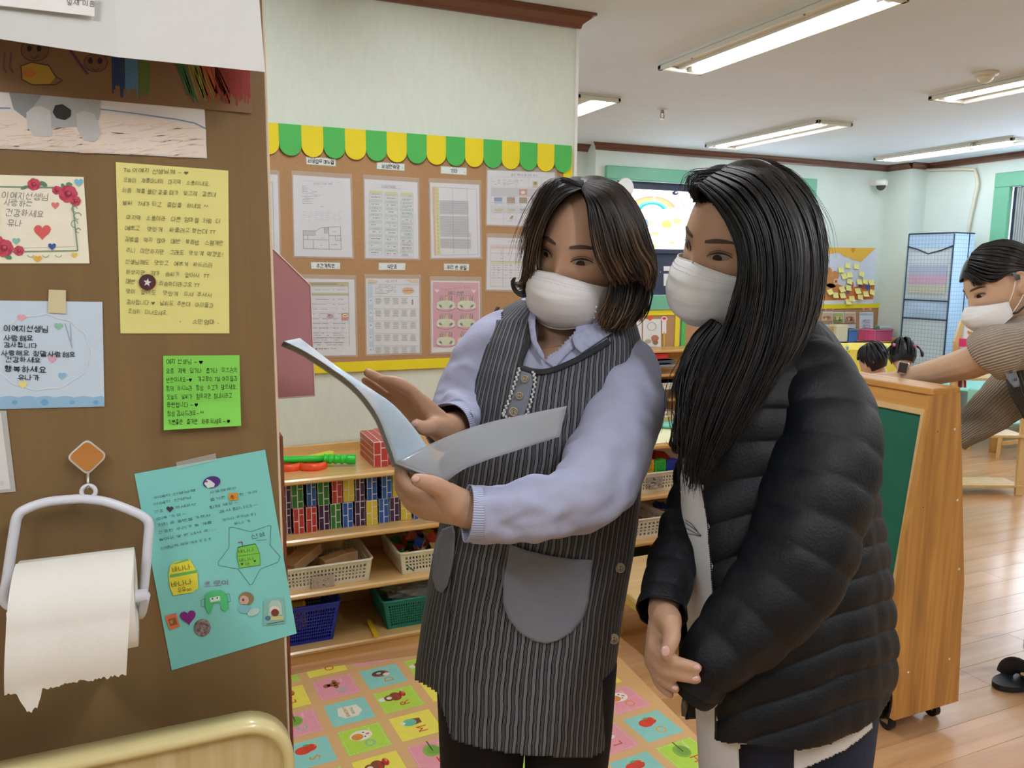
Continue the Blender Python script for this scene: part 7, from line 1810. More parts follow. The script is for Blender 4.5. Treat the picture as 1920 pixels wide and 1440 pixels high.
# skin
P = []
P.append(H1.geo())
nk = [H1.w((0, -.025, -.06)), H1.w((0, -.035, -.10)), od(1045, 625, 1.355), od(1045, 665, 1.365)]
P.append(rounded_tube(nk, [.052, .050, .054, .062]))
Pg = Loft([(640, 950, 1150, 1.37, .065), (700, 915, 1170, 1.365, .09), (860, 880, 1170, 1.36, .10), (1000, 860, 1160, 1.365, .10), (1200, 850, 1130, 1.385, .105)]).grid(640, 1200, 14, 32)
V = od(Pg[..., 0], Pg[..., 1], Pg[..., 2]).reshape(-1, 3); Fs = [(j*32+i, (j+1)*32+i, (j+1)*32+(i+1) % 32, j*32+(i+1) % 32) for j in range(13) for i in range(32)]+[list(range(32))[::-1], [13*32+i for i in range(32)]]; P.append((V, Fs))
P.append(rounded_tube(px3([(1060, 700, 1.36), (1150, 700, 1.335), (1172, 770, 1.28), (1140, 880, 1.19)]), [.05, .042, .045, .042]))
P.append(rounded_tube(px3([(1140, 880, 1.19), (1105, 940, 1.14), (1020, 955, 1.11), (930, 962, 1.088), (870, 957, 1.08)]), [.042, .040, .036, .029, .0245]))
P.append(rounded_tube(px3([(1020, 700, 1.36), (935, 680, 1.35), (882, 735, 1.34), (868, 800, 1.32)]), [.05, .038, .036, .034]))
P.append(rounded_tube(px3([(868, 800, 1.32), (852, 806, 1.26), (836, 806, 1.205)]), [.036, .03, .025]))
P += hand_parts((838, 808, 1.205), [([(774, 760, 1.19), (747, 736, 1.18), (714, 712, 1.17), (690, 699, 1.165)], [.0105, .0095, .0088, .0075]), ([(788, 752, 1.17), (766, 729, 1.155), (742, 716, 1.15), (720, 712, 1.15)], [.011, .0098, .009, .0078]), ([(768, 768, 1.20), (737, 750, 1.195), (706, 729, 1.19), (686, 713, 1.185)], [.0105, .0095, .0088, .0074]), ([(772, 782, 1.21), (744, 768, 1.21), (720, 752, 1.21), (702, 738, 1.205)], [.0095, .0085, .008, .007]), ([(812, 800, 1.165), (800, 803, 1.15), (789, 801, 1.142), (781, 796, 1.14)], [.0135, .0125, .0112, .0092])], .026)
P += hand_parts((868, 957, 1.08), [([(842, 930, 1.066), (820, 913, 1.052), (799, 905, 1.045), (783, 900, 1.044)], [.0165, .0142, .0122, .0098]), ([(800, 925, 1.10), (768, 914, 1.10), (752, 893, 1.105), (752, 868, 1.112)], [.014, .0112, .0102, .0085]), ([(802, 940, 1.105), (768, 934, 1.112), (751, 908, 1.122), (760, 882, 1.13)], [.0145, .0115, .0104, .0088]), ([(808, 952, 1.11), (778, 950, 1.122), (760, 928, 1.134), (768, 905, 1.142)], [.0138, .011, .010, .0085]), ([(822, 962, 1.115), (794, 962, 1.128), (775, 946, 1.142), (782, 925, 1.15)], [.012, .0098, .009, .0078])], .028)
for x in (905, 1065):
    a = od(x, 1380, 1.385); P.append(rounded_tube([a+(0, 0, .1), a, (a[0], a[1]+.01, .40), (a[0], a[1]+.02, .10)], [.075, .062, .048, .034]))
    P.append(rounded_tube([(a[0], a[1]+.03, .05), (a[0]-.02, a[1]-.12, .04)], [.035, .03]))
b1 = body_union('body', P, .0032, m_skin, W1)
eyes(H1, W1, open_=.0088, look=(-.0012, -.0022))
mask_(H1, W1, 'flat')
# thumb nails
for x, y, D, w in ((779, 898, 1.0335, .0058), (777.5, 794.5, 1.1308, .0056)):
    G().ball(od(x, y, D), (w, w*.8, .0018), 0, 10, 6, ax=np.stack([CR, CU, CF])).build('thumb_nail', mat('nail_pink', '#DDB0A0', .3), W1, True)
# hair
cap(H1, W1, hair1, .010, lambda c: (c[2] > .094-.25*abs(c[0]) and c[1] > 0) or (c[1] <= .022 and c[2] > -.09) or (abs(c[0]) > .040 and c[1] < .058 and c[2] > -.01))
R1 = [[(1091, 354, 1.222), (1104, 385, 1.205), (1110, 430, 1.203), (1120, 475, 1.205), (1136, 508, 1.212), (1150, 540, 1.225)], [(1094, 350, 1.226), (1128, 375, 1.200), (1150, 420, 1.195), (1165, 470, 1.195), (1184, 512, 1.203), (1203, 527, 1.22)], [(1098, 343, 1.24), (1150, 362, 1.21), (1180, 415, 1.20), (1200, 470, 1.20), (1222, 503, 1.212), (1214, 545, 1.235)], [(1105, 337, 1.26), (1160, 348, 1.24), (1196, 398, 1.225), (1213, 450, 1.222), (1226, 490, 1.232), (1222, 540, 1.25)], [(1110, 333, 1.30), (1158, 345, 1.29), (1195, 395, 1.285), (1214, 450, 1.28), (1224, 495, 1.28), (1217, 560, 1.285)]]
strands('hair', R1, 1500, hair1, W1, 18, .00105, 1, 3.0, .02, wave=2.2)
strands('hair', [[(1140, 470, 1.235), (1148, 520, 1.24), (1142, 560, 1.245), (1128, 592, 1.25), (1125, 612, 1.25)], [(1165, 480, 1.25), (1172, 530, 1.255), (1165, 570, 1.255), (1150, 603, 1.255), (1136, 622, 1.26)], [(1195, 490, 1.265), (1200, 535, 1.265), (1190, 575, 1.265), (1175, 602, 1.265), (1160, 622, 1.27)], [(1212, 485, 1.28), (1219, 535, 1.28), (1212, 570, 1.275), (1198, 592, 1.275), (1180, 610, 1.28)]], 800, hair1, W1, 14, .0011, 2, 3.5, .03, wave=2.5)
Lh = [[(1088, 355, 1.226), (1062, 366, 1.222), (1036, 392, 1.228), (1018, 430, 1.238), (1006, 475, 1.252), (999, 515, 1.262)], [(1090, 349, 1.236), (1052, 350, 1.23), (1023, 382, 1.235), (1003, 430, 1.25), (993, 480, 1.265), (990, 535, 1.28)], [(1095, 341, 1.255), (1052, 342, 1.255), (1016, 377, 1.26), (996, 430, 1.27), (987, 488, 1.28), (978, 535, 1.29), (961, 528, 1.29)], [(1105, 334, 1.28), (1060, 335, 1.285), (1021, 367, 1.29), (1000, 420, 1.295), (990, 480, 1.30), (992, 530, 1.30), (982, 555, 1.30)]]
strands('hair', Lh, 900, hair1, W1, 18, .001, 3, 2.4, .02, wave=2.0)
strands('hair', [[(1000, 520, 1.275), (996, 550, 1.28), (980, 557, 1.28), (964, 545, 1.28), (960, 527, 1.28), (968, 518, 1.28)], [(990, 500, 1.285), (985, 540, 1.29), (972, 548, 1.29), (963, 535, 1.29), (962, 522, 1.29)]], 140, hair1, W1, 14, .0009, 4, 1.6, .02, wave=1)
strands('loose_hair', [[(1090, 350, 1.23), (1050, 335, 1.23), (1020, 360, 1.23), (990, 430, 1.25), (975, 500, 1.26)]], 60, hair1, W1, 18, .00045, 5, 9, .03, wave=4, clump=0, loose=True)
# shirt
vneck = [(1000, 560), (1100, 560), (1078, 622), (1050, 652), (1018, 676), (1006, 655), (1000, 610)]
sh.build('shirt', 545, 1000, 150, 260, m_lav, W1, lambda x, y, f: f and inpoly(x, y, vneck), .002, 14, 3)
sleeve('shirt_sleeve', [(1115, 650, 1.36, .045), (1152, 672, 1.348, .053), (1181, 712, 1.318, .053), (1174, 755, 1.275, .060), (1150, 830, 1.215, .064), (1122, 895, 1.165, .058), (1078, 938, 1.128, .050), (1020, 950, 1.108, .044), (955, 960, 1.092, .040), (905, 963, 1.083, .0365), (884, 963, 1.080, .036)], m_lav, W1, 150, 64, .0078, 19, 1)
sleeve('shirt_sleeve', [(1000, 640, 1.365, .045), (948, 634, 1.355, .046), (910, 660, 1.345, .046), (880, 712, 1.335, .046), (865, 765, 1.31, .046), (856, 795, 1.27, .042), (846, 800, 1.235, .036)], m_lav, W1, 100, 50, .0065, 19, 4)
m_cuff = uvmat('striped_cuff', lambda nt, uv, b: ramp(nt, math_(nt, 'FRACT', math_(nt, 'MULTIPLY', (lambda s: (nt.links.new(uv, s.inputs[0]), s.outputs[0])[1])(nt.nodes.new('ShaderNodeSeparateXYZ')), 1/.0034)), [(0, '#C6CAE0'), (.5, '#8E95B4')], True))
sleeve('cuff', [(902, 963, 1.083, .0385), (890, 963, 1.0815, .0385), (876, 962, 1.079, .0392)], m_cuff, W1, 8, 44, .0006, 30, 2)
sleeve('cuff', [(852, 798, 1.25, .038), (845, 800, 1.235, .038), (838, 802, 1.22, .039)], m_cuff, W1, 8, 40, .0006, 30, 3)
cd = lambda x, y: float(sh.front(x, y))-.010
for q, n in (([(1004, 590), (994, 582), (990, 600), (996, 640), (1012, 668), (1022, 678), (1020, 664), (1007, 640), (1003, 612)], 'left'), ([(1072, 630), (1098, 616), (1122, 602), (1140, 612), (1148, 624), (1120, 642), (1090, 662), (1078, 650)], 'right'), ([(1022, 678), (1050, 655), (1074, 632), (1079, 650), (1060, 668), (1040, 690)], 'front')):
    patch('collar', q, (lambda x, y: float(sh.front(x, y))-(.012 if n != 'front' else .004)), m_lav if n == 'front' else m_cuff if False else mat('fine_stripe_lavender', '#A9AECA', .85, var=.10, scale=140, stretch=(1, 1, .1)), W1, .0022)
# apron
neck = [(985, 540), (1001, 590), (990, 640), (974, 683), (985, 692), (1009, 697), (1035, 694), (1070, 680), (1105, 662), (1140, 640), (1150, 600), (1140, 540)]
def apdrop(x, y, f):
    if f and inpoly(x, y, neck): return True
    if y < 600 and not (940 < x < 1010 or 1110 < x < 1172): return True
    if f and y < 800 and x < np.interp(y, [570, 600, 640, 700, 760, 800], [930, 918, 905, 886, 870, 840]): return True
    if not f and y < 660: return not (940 < x < 1010 or 1110 < x < 1172)
    if x < 825 and y > 1274+.5*(x-778): return True
    if y > 1297 and x < 822+(y-1297)*.28: return True
    return y > np.interp(x, [820, 845, 900, 965, 1040, 1110, 1130, 1145], [1375, 1386, 1402, 1414, 1419, 1420, 1409, 1385])-(0 if f else 28)
ap.build('apron', 558, 1425, 210, 260, m_stripe, W1, apdrop, .0034, 10, 7, thick=.0018)
# trims of the apron
def strip_on(name, pts, w, m, off=.003, loft=ap, r=None):
    A = spline(np.array(pts, float), 40); D = np.array([loft.front(x, y)-off for x, y in A]); Pw = od(A[:, 0], A[:, 1], D)
    return G().tube(Pw, [(w, w*.35)]*40, 8).build(name, m, W1, True)
m_bind = mat('dark_binding', '#2A2B2F', .85, var=.35, scale=300)
strip_on('neck_binding', [(999, 596), (990, 640), (975, 683), (985, 692), (1009, 697), (1035, 694), (1070, 680), (1105, 662), (1142, 640)], .0052, m_bind)
strip_on('armhole_binding', [(934, 576), (920, 604), (907, 640), (888, 700), (872, 760), (866, 800)], .0052, m_bind)
pd = lambda off: (lambda x, y: float(ap.front(x, y))-off)
m_gc = mat('grey_blue_cotton', '#7E828E', .88, var=.04, scale=50, bump=.2, bscale=500)
pl_ = [(977, 692), (998, 697), (1000, 712), (996, 735), (990, 760), (981, 782), (962, 785), (947, 779), (952, 764), (962, 738), (970, 712)]
pk_o = patch('button_placket', pl_, pd(.004), m_gc, W1, .002)
g = G()
for L in ([(974, 691), (967, 714), (958, 740), (948, 766), (944, 778), (954, 784)], [(1000, 698), (1003, 714), (999, 738), (992, 764), (983, 786), (965, 788)]):
    A = spline(np.array(L, float), 26)
    for k, (x, y) in enumerate(A): g.ball(od(x+(1.2 if k % 2 else -1.2), y, ap.front(x, y)-.006), .0023, 0, 6, 4)
g.build('lace_trim', mat('white_lace', '#D6D6D4', .8), pk_o, True)['kind'] = 'stuff'
m_btn = mat('beige_button', '#B5A58C', .45, var=.12, scale=90)
for x, y, r in ((984, 711, .0058), (974, 742, .0058), (963, 772, .0068)): button(W1, x, y, ap.front(x, y)-.008, r, m_btn)
for x, y, r, o_ in ((1162, 926, .0085, .006), (1163, 1065, .008, .006), (1151, 1198, .0085, .010)): button(W1, x, y, ap.front(x, y)-o_, r, m_btn)
pr = [(956, 1021), (990, 1033), (1035, 1043), (1075, 1049), (1111, 1050), (1108, 1090), (1104, 1130), (1094, 1160), (1075, 1184), (1050, 1200), (1025, 1207), (1000, 1202), (975, 1187), (953, 1160), (943, 1130), (944, 1090), (950, 1055)]
patch('pocket', pr, pd(.0055), m_gc, W1, .002)
prl = [(848, 985), (852, 1000), (850, 1040), (845, 1070), (838, 1098), (828, 1112), (817, 1106), (811, 1085), (810, 1055), (815, 1020), (828, 992)]
patch('pocket', prl, (lambda x, y: float(ap.front(max(x, np.interp(y, [985, 1110], [833, 806])), y))-.006), m_gc, W1, .002)
strip_on('side_wrap_edge', [(862, 880), (855, 960), (848, 1060), (842, 1160), (835, 1260), (828, 1300)], .0016, m_bind, .002)
# necklace, earring
g = G().tube(spline(px3([(1112, 604, 1.275), (1075, 640, 1.268), (1010, 655, 1.262)]), 24), .0006, 5); g.ball(od(1010, 657, 1.26), .002, 0, 8, 5)
g.build('necklace', mat('gold_chain', '#B8904A', .3, metal=.9), W1, True)
g = G().tube(px3([(1118, 570, 1.222), (1117, 583, 1.222)]), .0007, 5).ball(od(1117, 585, 1.222), .0022, 0, 8, 5).ball(od(1114, 596, 1.222), .0015, 0, 8, 5); g.build('earring', mat('silver_bead', '#C9C5C0', .25, metal=.8), W1, True)
# trousers and slippers
for x in (905, 1065):
    a = od(x, 1360, 1.385); V, Fs = tube_geo(spline([a+(0, 0, .12), a, (a[0], a[1]+.01, .42), (a[0], a[1]+.02, .05)], 26), np.interp(np.linspace(0, 1, 26), [0, .3, 1], [.082, .076, .058]), 28)
    mesh('trouser_leg', V, Fs, m_blk, W1, True); foot(W1, a[0]-.03, a[1]-.06, math.pi/2+.2, mat('slipper_navy', '#1B2230', .6), z0=.0085)

# ---- the booklet in her hands
BK = thing('booklet', 'open booklet of drawings in clear plastic pages held by the woman in the striped apron', 'booklet', od(780, 870, 1.09))
def sheet3(name, A, B, m, parent, nv=18, th=.0008, curve=0):
    A = spline(np.array(A, float), nv); B = spline(np.array(B, float), nv); PA = px3(A); PB = px3(B); nu = 9; V = []
    for i in range(nv):
        for j in range(nu): f = j/(nu-1); V.append(PA[i]*(1-f)+PB[i]*f-CF*curve*math.sin(f*math.pi)*math.sin(i/(nv-1)*math.pi))
    o = mesh(name, V, [(i*nu+j, i*nu+j+1, (i+1)*nu+j+1, (i+1)*nu+j) for i in range(nv-1) for j in range(nu-1)], m, parent, True)
    q = o.modifiers.new('thickness', 'SOLIDIFY'); q.thickness = th; q.offset = 0; return o
def pagem(nt, uv, b):
    tc = nt.nodes.new('ShaderNodeTexCoord'); n = nt.nodes.new('ShaderNodeTexNoise'); n.inputs['Scale'].default_value = 14; n.inputs['Detail'].default_value = 5; nt.links.new(tc.outputs['Object'], n.inputs['Vector'])
    return ramp(nt, n.outputs['Fac'], [(.3, '#A9CCE0'), (.52, '#C4DCEA'), (.62, '#DCE2E8'), (.75, '#8FB4CE')])
m_page = uvmat('blue_drawn_page', pagem, .3, 0, .6)
m_film = mat('clear_page_film', '#CDD4DC', .10, var=.04, alpha=.50, spec=.9)
m_edge = mat('page_edges', '#8E959B', .5, var=.3, scale=200, stretch=(1, 1, 6))
A0 = [(741, 867, 1.085), (728, 830, 1.075), (706, 776, 1.05), (668, 727, 1.02), (620, 690, .985), (570, 658, .955), (532, 640, .935)]
B0 = [(835, 902, 1.128), (800, 836, 1.13), (768, 792, 1.11), (735, 757, 1.085), (690, 726, 1.05), (630, 686, 1.005), (562, 634, .965)]
for k in range(6):
    d = k*.0022; A1 = [(x-1.1*k, y+1.7*k, D+d) for x, y, D in A0]; B1 = [(x-1.0*k, y+1.0*k, D+d) for x, y, D in B0]
    sheet3('page', A1, B1, m_page if k == 0 else m_edge if k < 5 else m_film, BK, th=.0016 if 0 < k < 5 else .0008)
sheet3('page_film', [(x, y-.4, D-.003) for x, y, D in A0], [(x, y-.4, D-.003) for x, y, D in B0], mat('glossy_film', '#E6EDF2', .06, alpha=.18, spec=1.0), BK, th=.0003)
A2 = [(741, 867, 1.082), (795, 838, 1.085), (860, 810, 1.09), (920, 791, 1.095), (985, 777, 1.10), (1063, 761, 1.105)]
B2 = [(836, 904, 1.10), (870, 880, 1.10), (918, 861, 1.10), (965, 846, 1.105), (1005, 832, 1.11), (1049, 819, 1.115)]
sheet3('front_cover', A2, B2, m_film, BK, 24, .0006)
A3 = [(818, 868, 1.093), (852, 832, 1.097), (890, 806, 1.100), (940, 795, 1.104), (995, 783, 1.108), (1036, 777, 1.112)]
B3 = [(838, 901, 1.106), (868, 881, 1.106), (900, 868, 1.106), (940, 853, 1.109), (985, 839, 1.113), (1030, 826, 1.118)]
sheet3('inner_page', A3, B3, mat('grey_blue_page', '#78858F', .35, var=.10, scale=9), BK, 22, .0005)
G().tube(px3([(741, 867, 1.082), (836, 904, 1.10)]), .0016, 8).build('spine', m_film, BK, True)
# ================================================================ RIGHT WOMAN: black padded jacket, long dark hair
H2 = Head((.346, .2185, 1.2022), (-.82, -.30, .49), (-.02, .86, .50))
f2 = od(1480, 1400, 1.22)
W2 = thing('person', 'woman with long black hair and white mask in a black padded jacket, hands clasped', 'person', (f2[0], f2[1], 0))
hair2 = hairmat('black_hair', '#080707', '#0E0B0B', '#2C1E18', .32, .42)
m_puf = mat('black_nylon', '#090C12', .56, var=.10, scale=30, bump=.25, bscale=260, spec=.32)
jk = Loft([(600, 1385, 1535, 1.24, .05), (625, 1360, 1560, 1.24, .078), (660, 1335, 1585, 1.24, .10), (700, 1305, 1606, 1.235, .118), (760, 1285, 1628, 1.23, .13), (850, 1274, 1644, 1.225, .138), (950, 1274, 1650, 1.222, .142), (1050, 1276, 1662, 1.222, .146), (1150, 1270, 1676, 1.222, .15), (1230, 1277, 1683, 1.222, .154), (1290, 1284, 1678, 1.225, .157), (1340, 1288, 1668, 1.225, .158), (1440, 1294, 1660, 1.225, .158)], 2.4)
tee = Loft([(640, 1330, 1520, 1.235, .07), (760, 1300, 1560, 1.23, .10), (900, 1275, 1600, 1.225, .115), (1050, 1278, 1620, 1.225, .12), (1200, 1290, 1640, 1.225, .125), (1300, 1302, 1652, 1.225, .132), (1460, 1312, 1640, 1.23, .132)], 2.4)
P = [H2.geo()]
P.append(rounded_tube([H2.w((0, -.025, -.06)), H2.w((0, -.035, -.10)), od(1440, 640, 1.25), od(1450, 690, 1.25)], [.052, .050, .054, .06]))
Pg = Loft([(690, 1400, 1540, 1.24, .06), (760, 1360, 1570, 1.235, .09), (900, 1340, 1590, 1.23, .10), (1100, 1350, 1610, 1.225, .10), (1300, 1360, 1620, 1.225, .11)]).grid(690, 1300, 14, 32)
V = od(Pg[..., 0], Pg[..., 1], Pg[..., 2]).reshape(-1, 3); Fs = [(j*32+i, (j+1)*32+i, (j+1)*32+(i+1) % 32, j*32+(i+1) % 32) for j in range(13) for i in range(32)]+[list(range(32))[::-1], [13*32+i for i in range(32)]]; P.append((V, Fs))
P.append(rounded_tube(px3([(1500, 740, 1.20), (1560, 800, 1.12), (1545, 960, 1.08), (1500, 1090, 1.05)]), [.05, .045, .042, .04]))
P.append(rounded_tube(px3([(1500, 1090, 1.05), (1420, 1170, 1.04), (1350, 1235, 1.04), (1318, 1288, 1.05)]), [.04, .036, .030, .024]))
P.append(rounded_tube(px3([(1318, 1288, 1.05), (1322, 1302, 1.055), (1332, 1312, 1.06)]), [.020, .018, .012]))
P.append(rounded_tube(px3([(1400, 760, 1.26), (1345, 780, 1.278), (1325, 825, 1.278), (1313, 880, 1.27)]), [.04, .034, .032, .030]))
P.append(rounded_tube(px3([(1313, 880, 1.27), (1295, 950, 1.245), (1275, 1010, 1.205), (1258, 1065, 1.16), (1248, 1112, 1.112), (1243, 1150, 1.08)]), [.030, .027, .025, .023, .022, .021]))
P += hand_parts((1244, 1152, 1.075), [([(1257, 1170, 1.030), (1260, 1193, 1.012), (1255, 1211, 1.004), (1248, 1227, 1.000)], [.0135, .0120, .0105, .0086]), ([(1231, 1216, 1.040), (1250, 1237, 1.012), (1278, 1245, .998), (1306, 1252, .995)], [.0115, .0098, .0088, .0074]), ([(1227, 1228, 1.045), (1244, 1256, 1.016), (1272, 1265, 1.000), (1305, 1273, .997)], [.0115, .0096, .0086, .0072]), ([(1224, 1240, 1.052), (1236, 1268, 1.026), (1251, 1281, 1.012), (1266, 1291, 1.007)], [.0108, .0090, .0080, .0068]), ([(1226, 1246, 1.062), (1234, 1276, 1.045), (1246, 1292, 1.035), (1256, 1301, 1.03)], [.0098, .0082, .0074, .0064])], .0235)
for x in (1430, 1540):
    a = od(x, 1380, 1.24); P.append(rounded_tube([a+(0, 0, .1), a, (a[0], a[1]+.01, .40), (a[0], a[1]+.02, .10)], [.075, .062, .048, .034])); P.append(rounded_tube([(a[0], a[1]+.03, .05), (a[0]-.05, a[1]-.10, .04)], [.035, .03]))
body_union('body', P, .0032, m_skin, W2)
for x, y, D, w in ((1306, 1252, .9895, .0045), (1304, 1273, .9915, .0045), (1266, 1290, 1.0015, .004)): G().ball(od(x, y, D), (w*1.2, w*.8, .0015), 0, 10, 6, ax=np.stack([CR, CU, CF])).build('finger_nail', mat('nail_gloss', '#D9B0A6', .15, coat=.6), W2, True)
G().ball(od(1248, 1221, .9925), (.0058, .0075, .0022), 0, 12, 7, ax=np.stack([CR, CU, CF])).build('thumb_nail', mat('nail_gloss', '#D9B0A6', .15, coat=.6), W2, True)
eyes(H2, W2, open_=.0100, look=(-.0022, -.0018))
mask_(H2, W2, 'pleat')
# white top, jeans
m_tee = mat('white_jersey', '#DAD8D6', .85, var=.03, scale=20, bump=.2, bscale=300)
tee.build('white_top', 700, 1460, 260, 260, m_tee, W2, lambda x, y, f: y > np.interp(x, [1300, 1385, 1395, 1480, 1510, 1580, 1655], [1452, 1460, 1470, 1470, 1440, 1408, 1350]) or (not f and y > 1345) or (f and 1386 < x < 1487 and y > 1396), .003, 9, 8)
a = Art(lambda x, y: od(x, y, tee.front(x, y)), -CF, .004, .0004)
for L in ([(1283, 988), (1298, 996), (1313, 1004)], [(1283, 979), (1300, 990), (1313, 1003)], [(1282, 999), (1298, 1001), (1312, 1004)], [(1284, 974), (1296, 982), (1306, 995)]): a.path(L, 1.1, '#2A2A30')
a.build('line_print', W2)
m_jean = mat('dark_denim', '#1B2640', .85, var=.15, scale=120, bump=.3, bscale=600)
for x, r in ((1430, .082), (1540, .082)):
    a = od(x, 1370, 1.235); V, Fs = tube_geo(spline([a+(0, 0, .14), a, (a[0], a[1]+.01, .42), (a[0], a[1]+.02, .05)], 30), np.interp(np.linspace(0, 1, 30), [0, .3, 1], [r, r*.95, .058]), 28)
    mesh('jean_leg', V, Fs, m_jean, W2, True); foot(W2, a[0]-.05, a[1]-.05, math.pi/2+.6, mat('slipper_grey', '#4A4A4E', .6))
# jacket body with slanted baffles
def baf(px, py, _):
    ph = (py+.34*(px-1500)*np.clip((py-800)/250, 0, 1))/59.0; v = np.abs(np.sin(np.pi*ph)); d = .0062*v**.6-.003
    sd = np.exp(-((px-np.interp(py, [640, 1040, 1340], [1628, 1640, 1655]))/9)**2); return d*(1-.6*sd)*np.clip((py-690)/60, .1, 1)
def jdrop(x, y, f):
    if f and x < np.interp(y, [600, 860, 900, 960, 1040, 1100, 1380], [1300, 1308, 1316, 1326, 1334, 1338, 1343]): return True
    if not f: return y > 1350
    return y > np.interp(x, [1340, 1360, 1400, 1500, 1560, 1610, 1650, 1670], [1384, 1390, 1396, 1404, 1396, 1374, 1338, 1300])
jk.build('jacket', 602, 1430, 330, 320, m_puf, W2, jdrop, .006, 12, 12, baf, .003)
def abaf(k):
    return lambda s, v: .0042*abs(math.sin(math.pi*s/k))**.6-.002
sleeve('jacket_sleeve', [(1450, 672, 1.23, .06), (1494, 704, 1.205, .070), (1526, 748, 1.165, .074), (1544, 815, 1.125, .0745), (1537, 890, 1.095, .074), (1520, 970, 1.075, .074), (1492, 1050, 1.06, .070), (1452, 1115, 1.05, .064), (1402, 1172, 1.045, .056), (1352, 1222, 1.042, .047), (1318, 1262, 1.044, .040), (1304, 1285, 1.047, .036)], m_puf, W2, 170, 60, .005, 12, 6, abaf(.050), thick=.002)
sleeve('sleeve_cuff', [(1312, 1272, 1.046, .036), (1302, 1288, 1.047, .034), (1293, 1300, 1.049, .030)], m_blk, W2, 14, 40, .002, 20, 3, cap_=True, thick=0)
sleeve('jacket_sleeve', [(1395, 690, 1.27, .056), (1350, 740, 1.28, .050), (1327, 810, 1.28, .042), (1313, 880, 1.27, .038), (1295, 950, 1.245, .035), (1275, 1010, 1.205, .034), (1258, 1065, 1.16, .033), (1248, 1110, 1.115, .0325), (1243, 1138, 1.09, .0335), (1242, 1148, 1.083, .034)], m_puf, W2, 130, 50, .004, 14, 9, abaf(.055), thick=.002)
# jacket collar, zip and seams
sleeve('jacket_collar', [(1400, 650, 1.20, .045), (1445, 642, 1.215, .045), (1490, 640, 1.25, .036), (1505, 642, 1.29, .03)], m_puf, W2, 40, 30, .003, 18, 2)
Zp = spline(np.array([(1312, 880), (1318, 920), (1327, 970), (1333, 1040), (1338, 1110)], float), 60); g = G()
for k, (x, y) in enumerate(Zp): g.ball(od(x-1.5, y, jk.front(max(x, 1322), y)-.012), (.0016, .0010, .0016), 0, 6, 4)
for y in np.linspace(1302, 1382, 30): g.ball(od(1341.5, y, jk.front(1348, y)-.012), (.0016, .0010, .0016), 0, 6, 4)
g.build('zip_teeth', mat('dark_zip', '#2B2C30', .35, metal=.6), W2)['kind'] = 'stuff'
G().tube(px3([(1343, 1352, 1.10), (1344, 1366, 1.098), (1344, 1388, 1.098)]), [.0018, .0024, .0016], 8).build('zip_pull', m_blk, W2, True)
# side panel seam of the jacket
# hair
cap(H2, W2, hair2, .005, lambda c: (c[2] > .070-.30*abs(c[0]) and c[1] > 0) or (c[1] <= .030 and c[2] > -.09))
A_ = [[(1309, 350, 1.118), (1345, 385, 1.085), (1378, 440, 1.07), (1391, 500, 1.066), (1376, 570, 1.07), (1350, 640, 1.075), (1318, 720, 1.07), (1298, 800, 1.06), (1288, 865, 1.05), (1287, 905, 1.05)],
 [(1322, 338, 1.112), (1370, 370, 1.07), (1408, 430, 1.05), (1420, 510, 1.045), (1410, 600, 1.045), (1385, 680, 1.045), (1350, 760, 1.04), (1322, 840, 1.04), (1306, 905, 1.04)],
 [(1342, 325, 1.12), (1400, 350, 1.065), (1443, 420, 1.042), (1458, 510, 1.036), (1450, 600, 1.036), (1428, 680, 1.03), (1392, 760, 1.03), (1355, 835, 1.03), (1325, 895, 1.035)],
 [(1368, 312, 1.14), (1430, 330, 1.085), (1478, 400, 1.058), (1498, 480, 1.05), (1494, 560, 1.045), (1478, 640, 1.04), (1448, 700, 1.035), (1405, 775, 1.035), (1368, 835, 1.035)],
 [(1392, 305, 1.165), (1458, 325, 1.125), (1508, 390, 1.095), (1527, 460, 1.09), (1526, 540, 1.09), (1508, 610, 1.08), (1484, 660, 1.07), (1440, 725, 1.055), (1405, 790, 1.05)],
 [(1352, 320, 1.135), (1405, 297, 1.175), (1468, 312, 1.20), (1522, 372, 1.20), (1546, 450, 1.20), (1545, 530, 1.19), (1530, 610, 1.17)],
 [(1400, 302, 1.20), (1468, 325, 1.18), (1517, 385, 1.165), (1538, 450, 1.16), (1537, 530, 1.16), (1523, 600, 1.14), (1502, 650, 1.12), (1470, 700, 1.095)]]
strands('hair', A_, 3000, hair2, W2, 20, .0012, 21, 3.4, .03, wave=3.6, trim=.42, tip=.12)
strands('hair', [[(1335, 600, 1.16), (1300, 640, 1.15), (1280, 700, 1.13), (1278, 770, 1.11), (1285, 835, 1.09), (1275, 860, 1.08)], [(1350, 610, 1.13), (1318, 660, 1.12), (1300, 730, 1.10), (1298, 810, 1.08), (1297, 880, 1.06), (1295, 930, 1.06)], [(1370, 620, 1.10), (1340, 690, 1.09), (1325, 770, 1.08), (1318, 850, 1.06), (1312, 920, 1.06)]], 1200, hair2, W2, 18, .0012, 22, 7, .04, wave=7, trim=.6, tip=.1)
strands('hair_curl', [[(1290, 700, 1.12), (1278, 760, 1.11), (1283, 805, 1.10), (1272, 830, 1.09), (1258, 835, 1.085), (1254, 820, 1.085), (1262, 808, 1.085)], [(1284, 740, 1.12), (1270, 780, 1.11), (1262, 815, 1.10), (1266, 845, 1.09), (1280, 850, 1.085), (1288, 840, 1.085)]], 70, hair2, W2, 18, .0006, 23, 3, .03, wave=3)
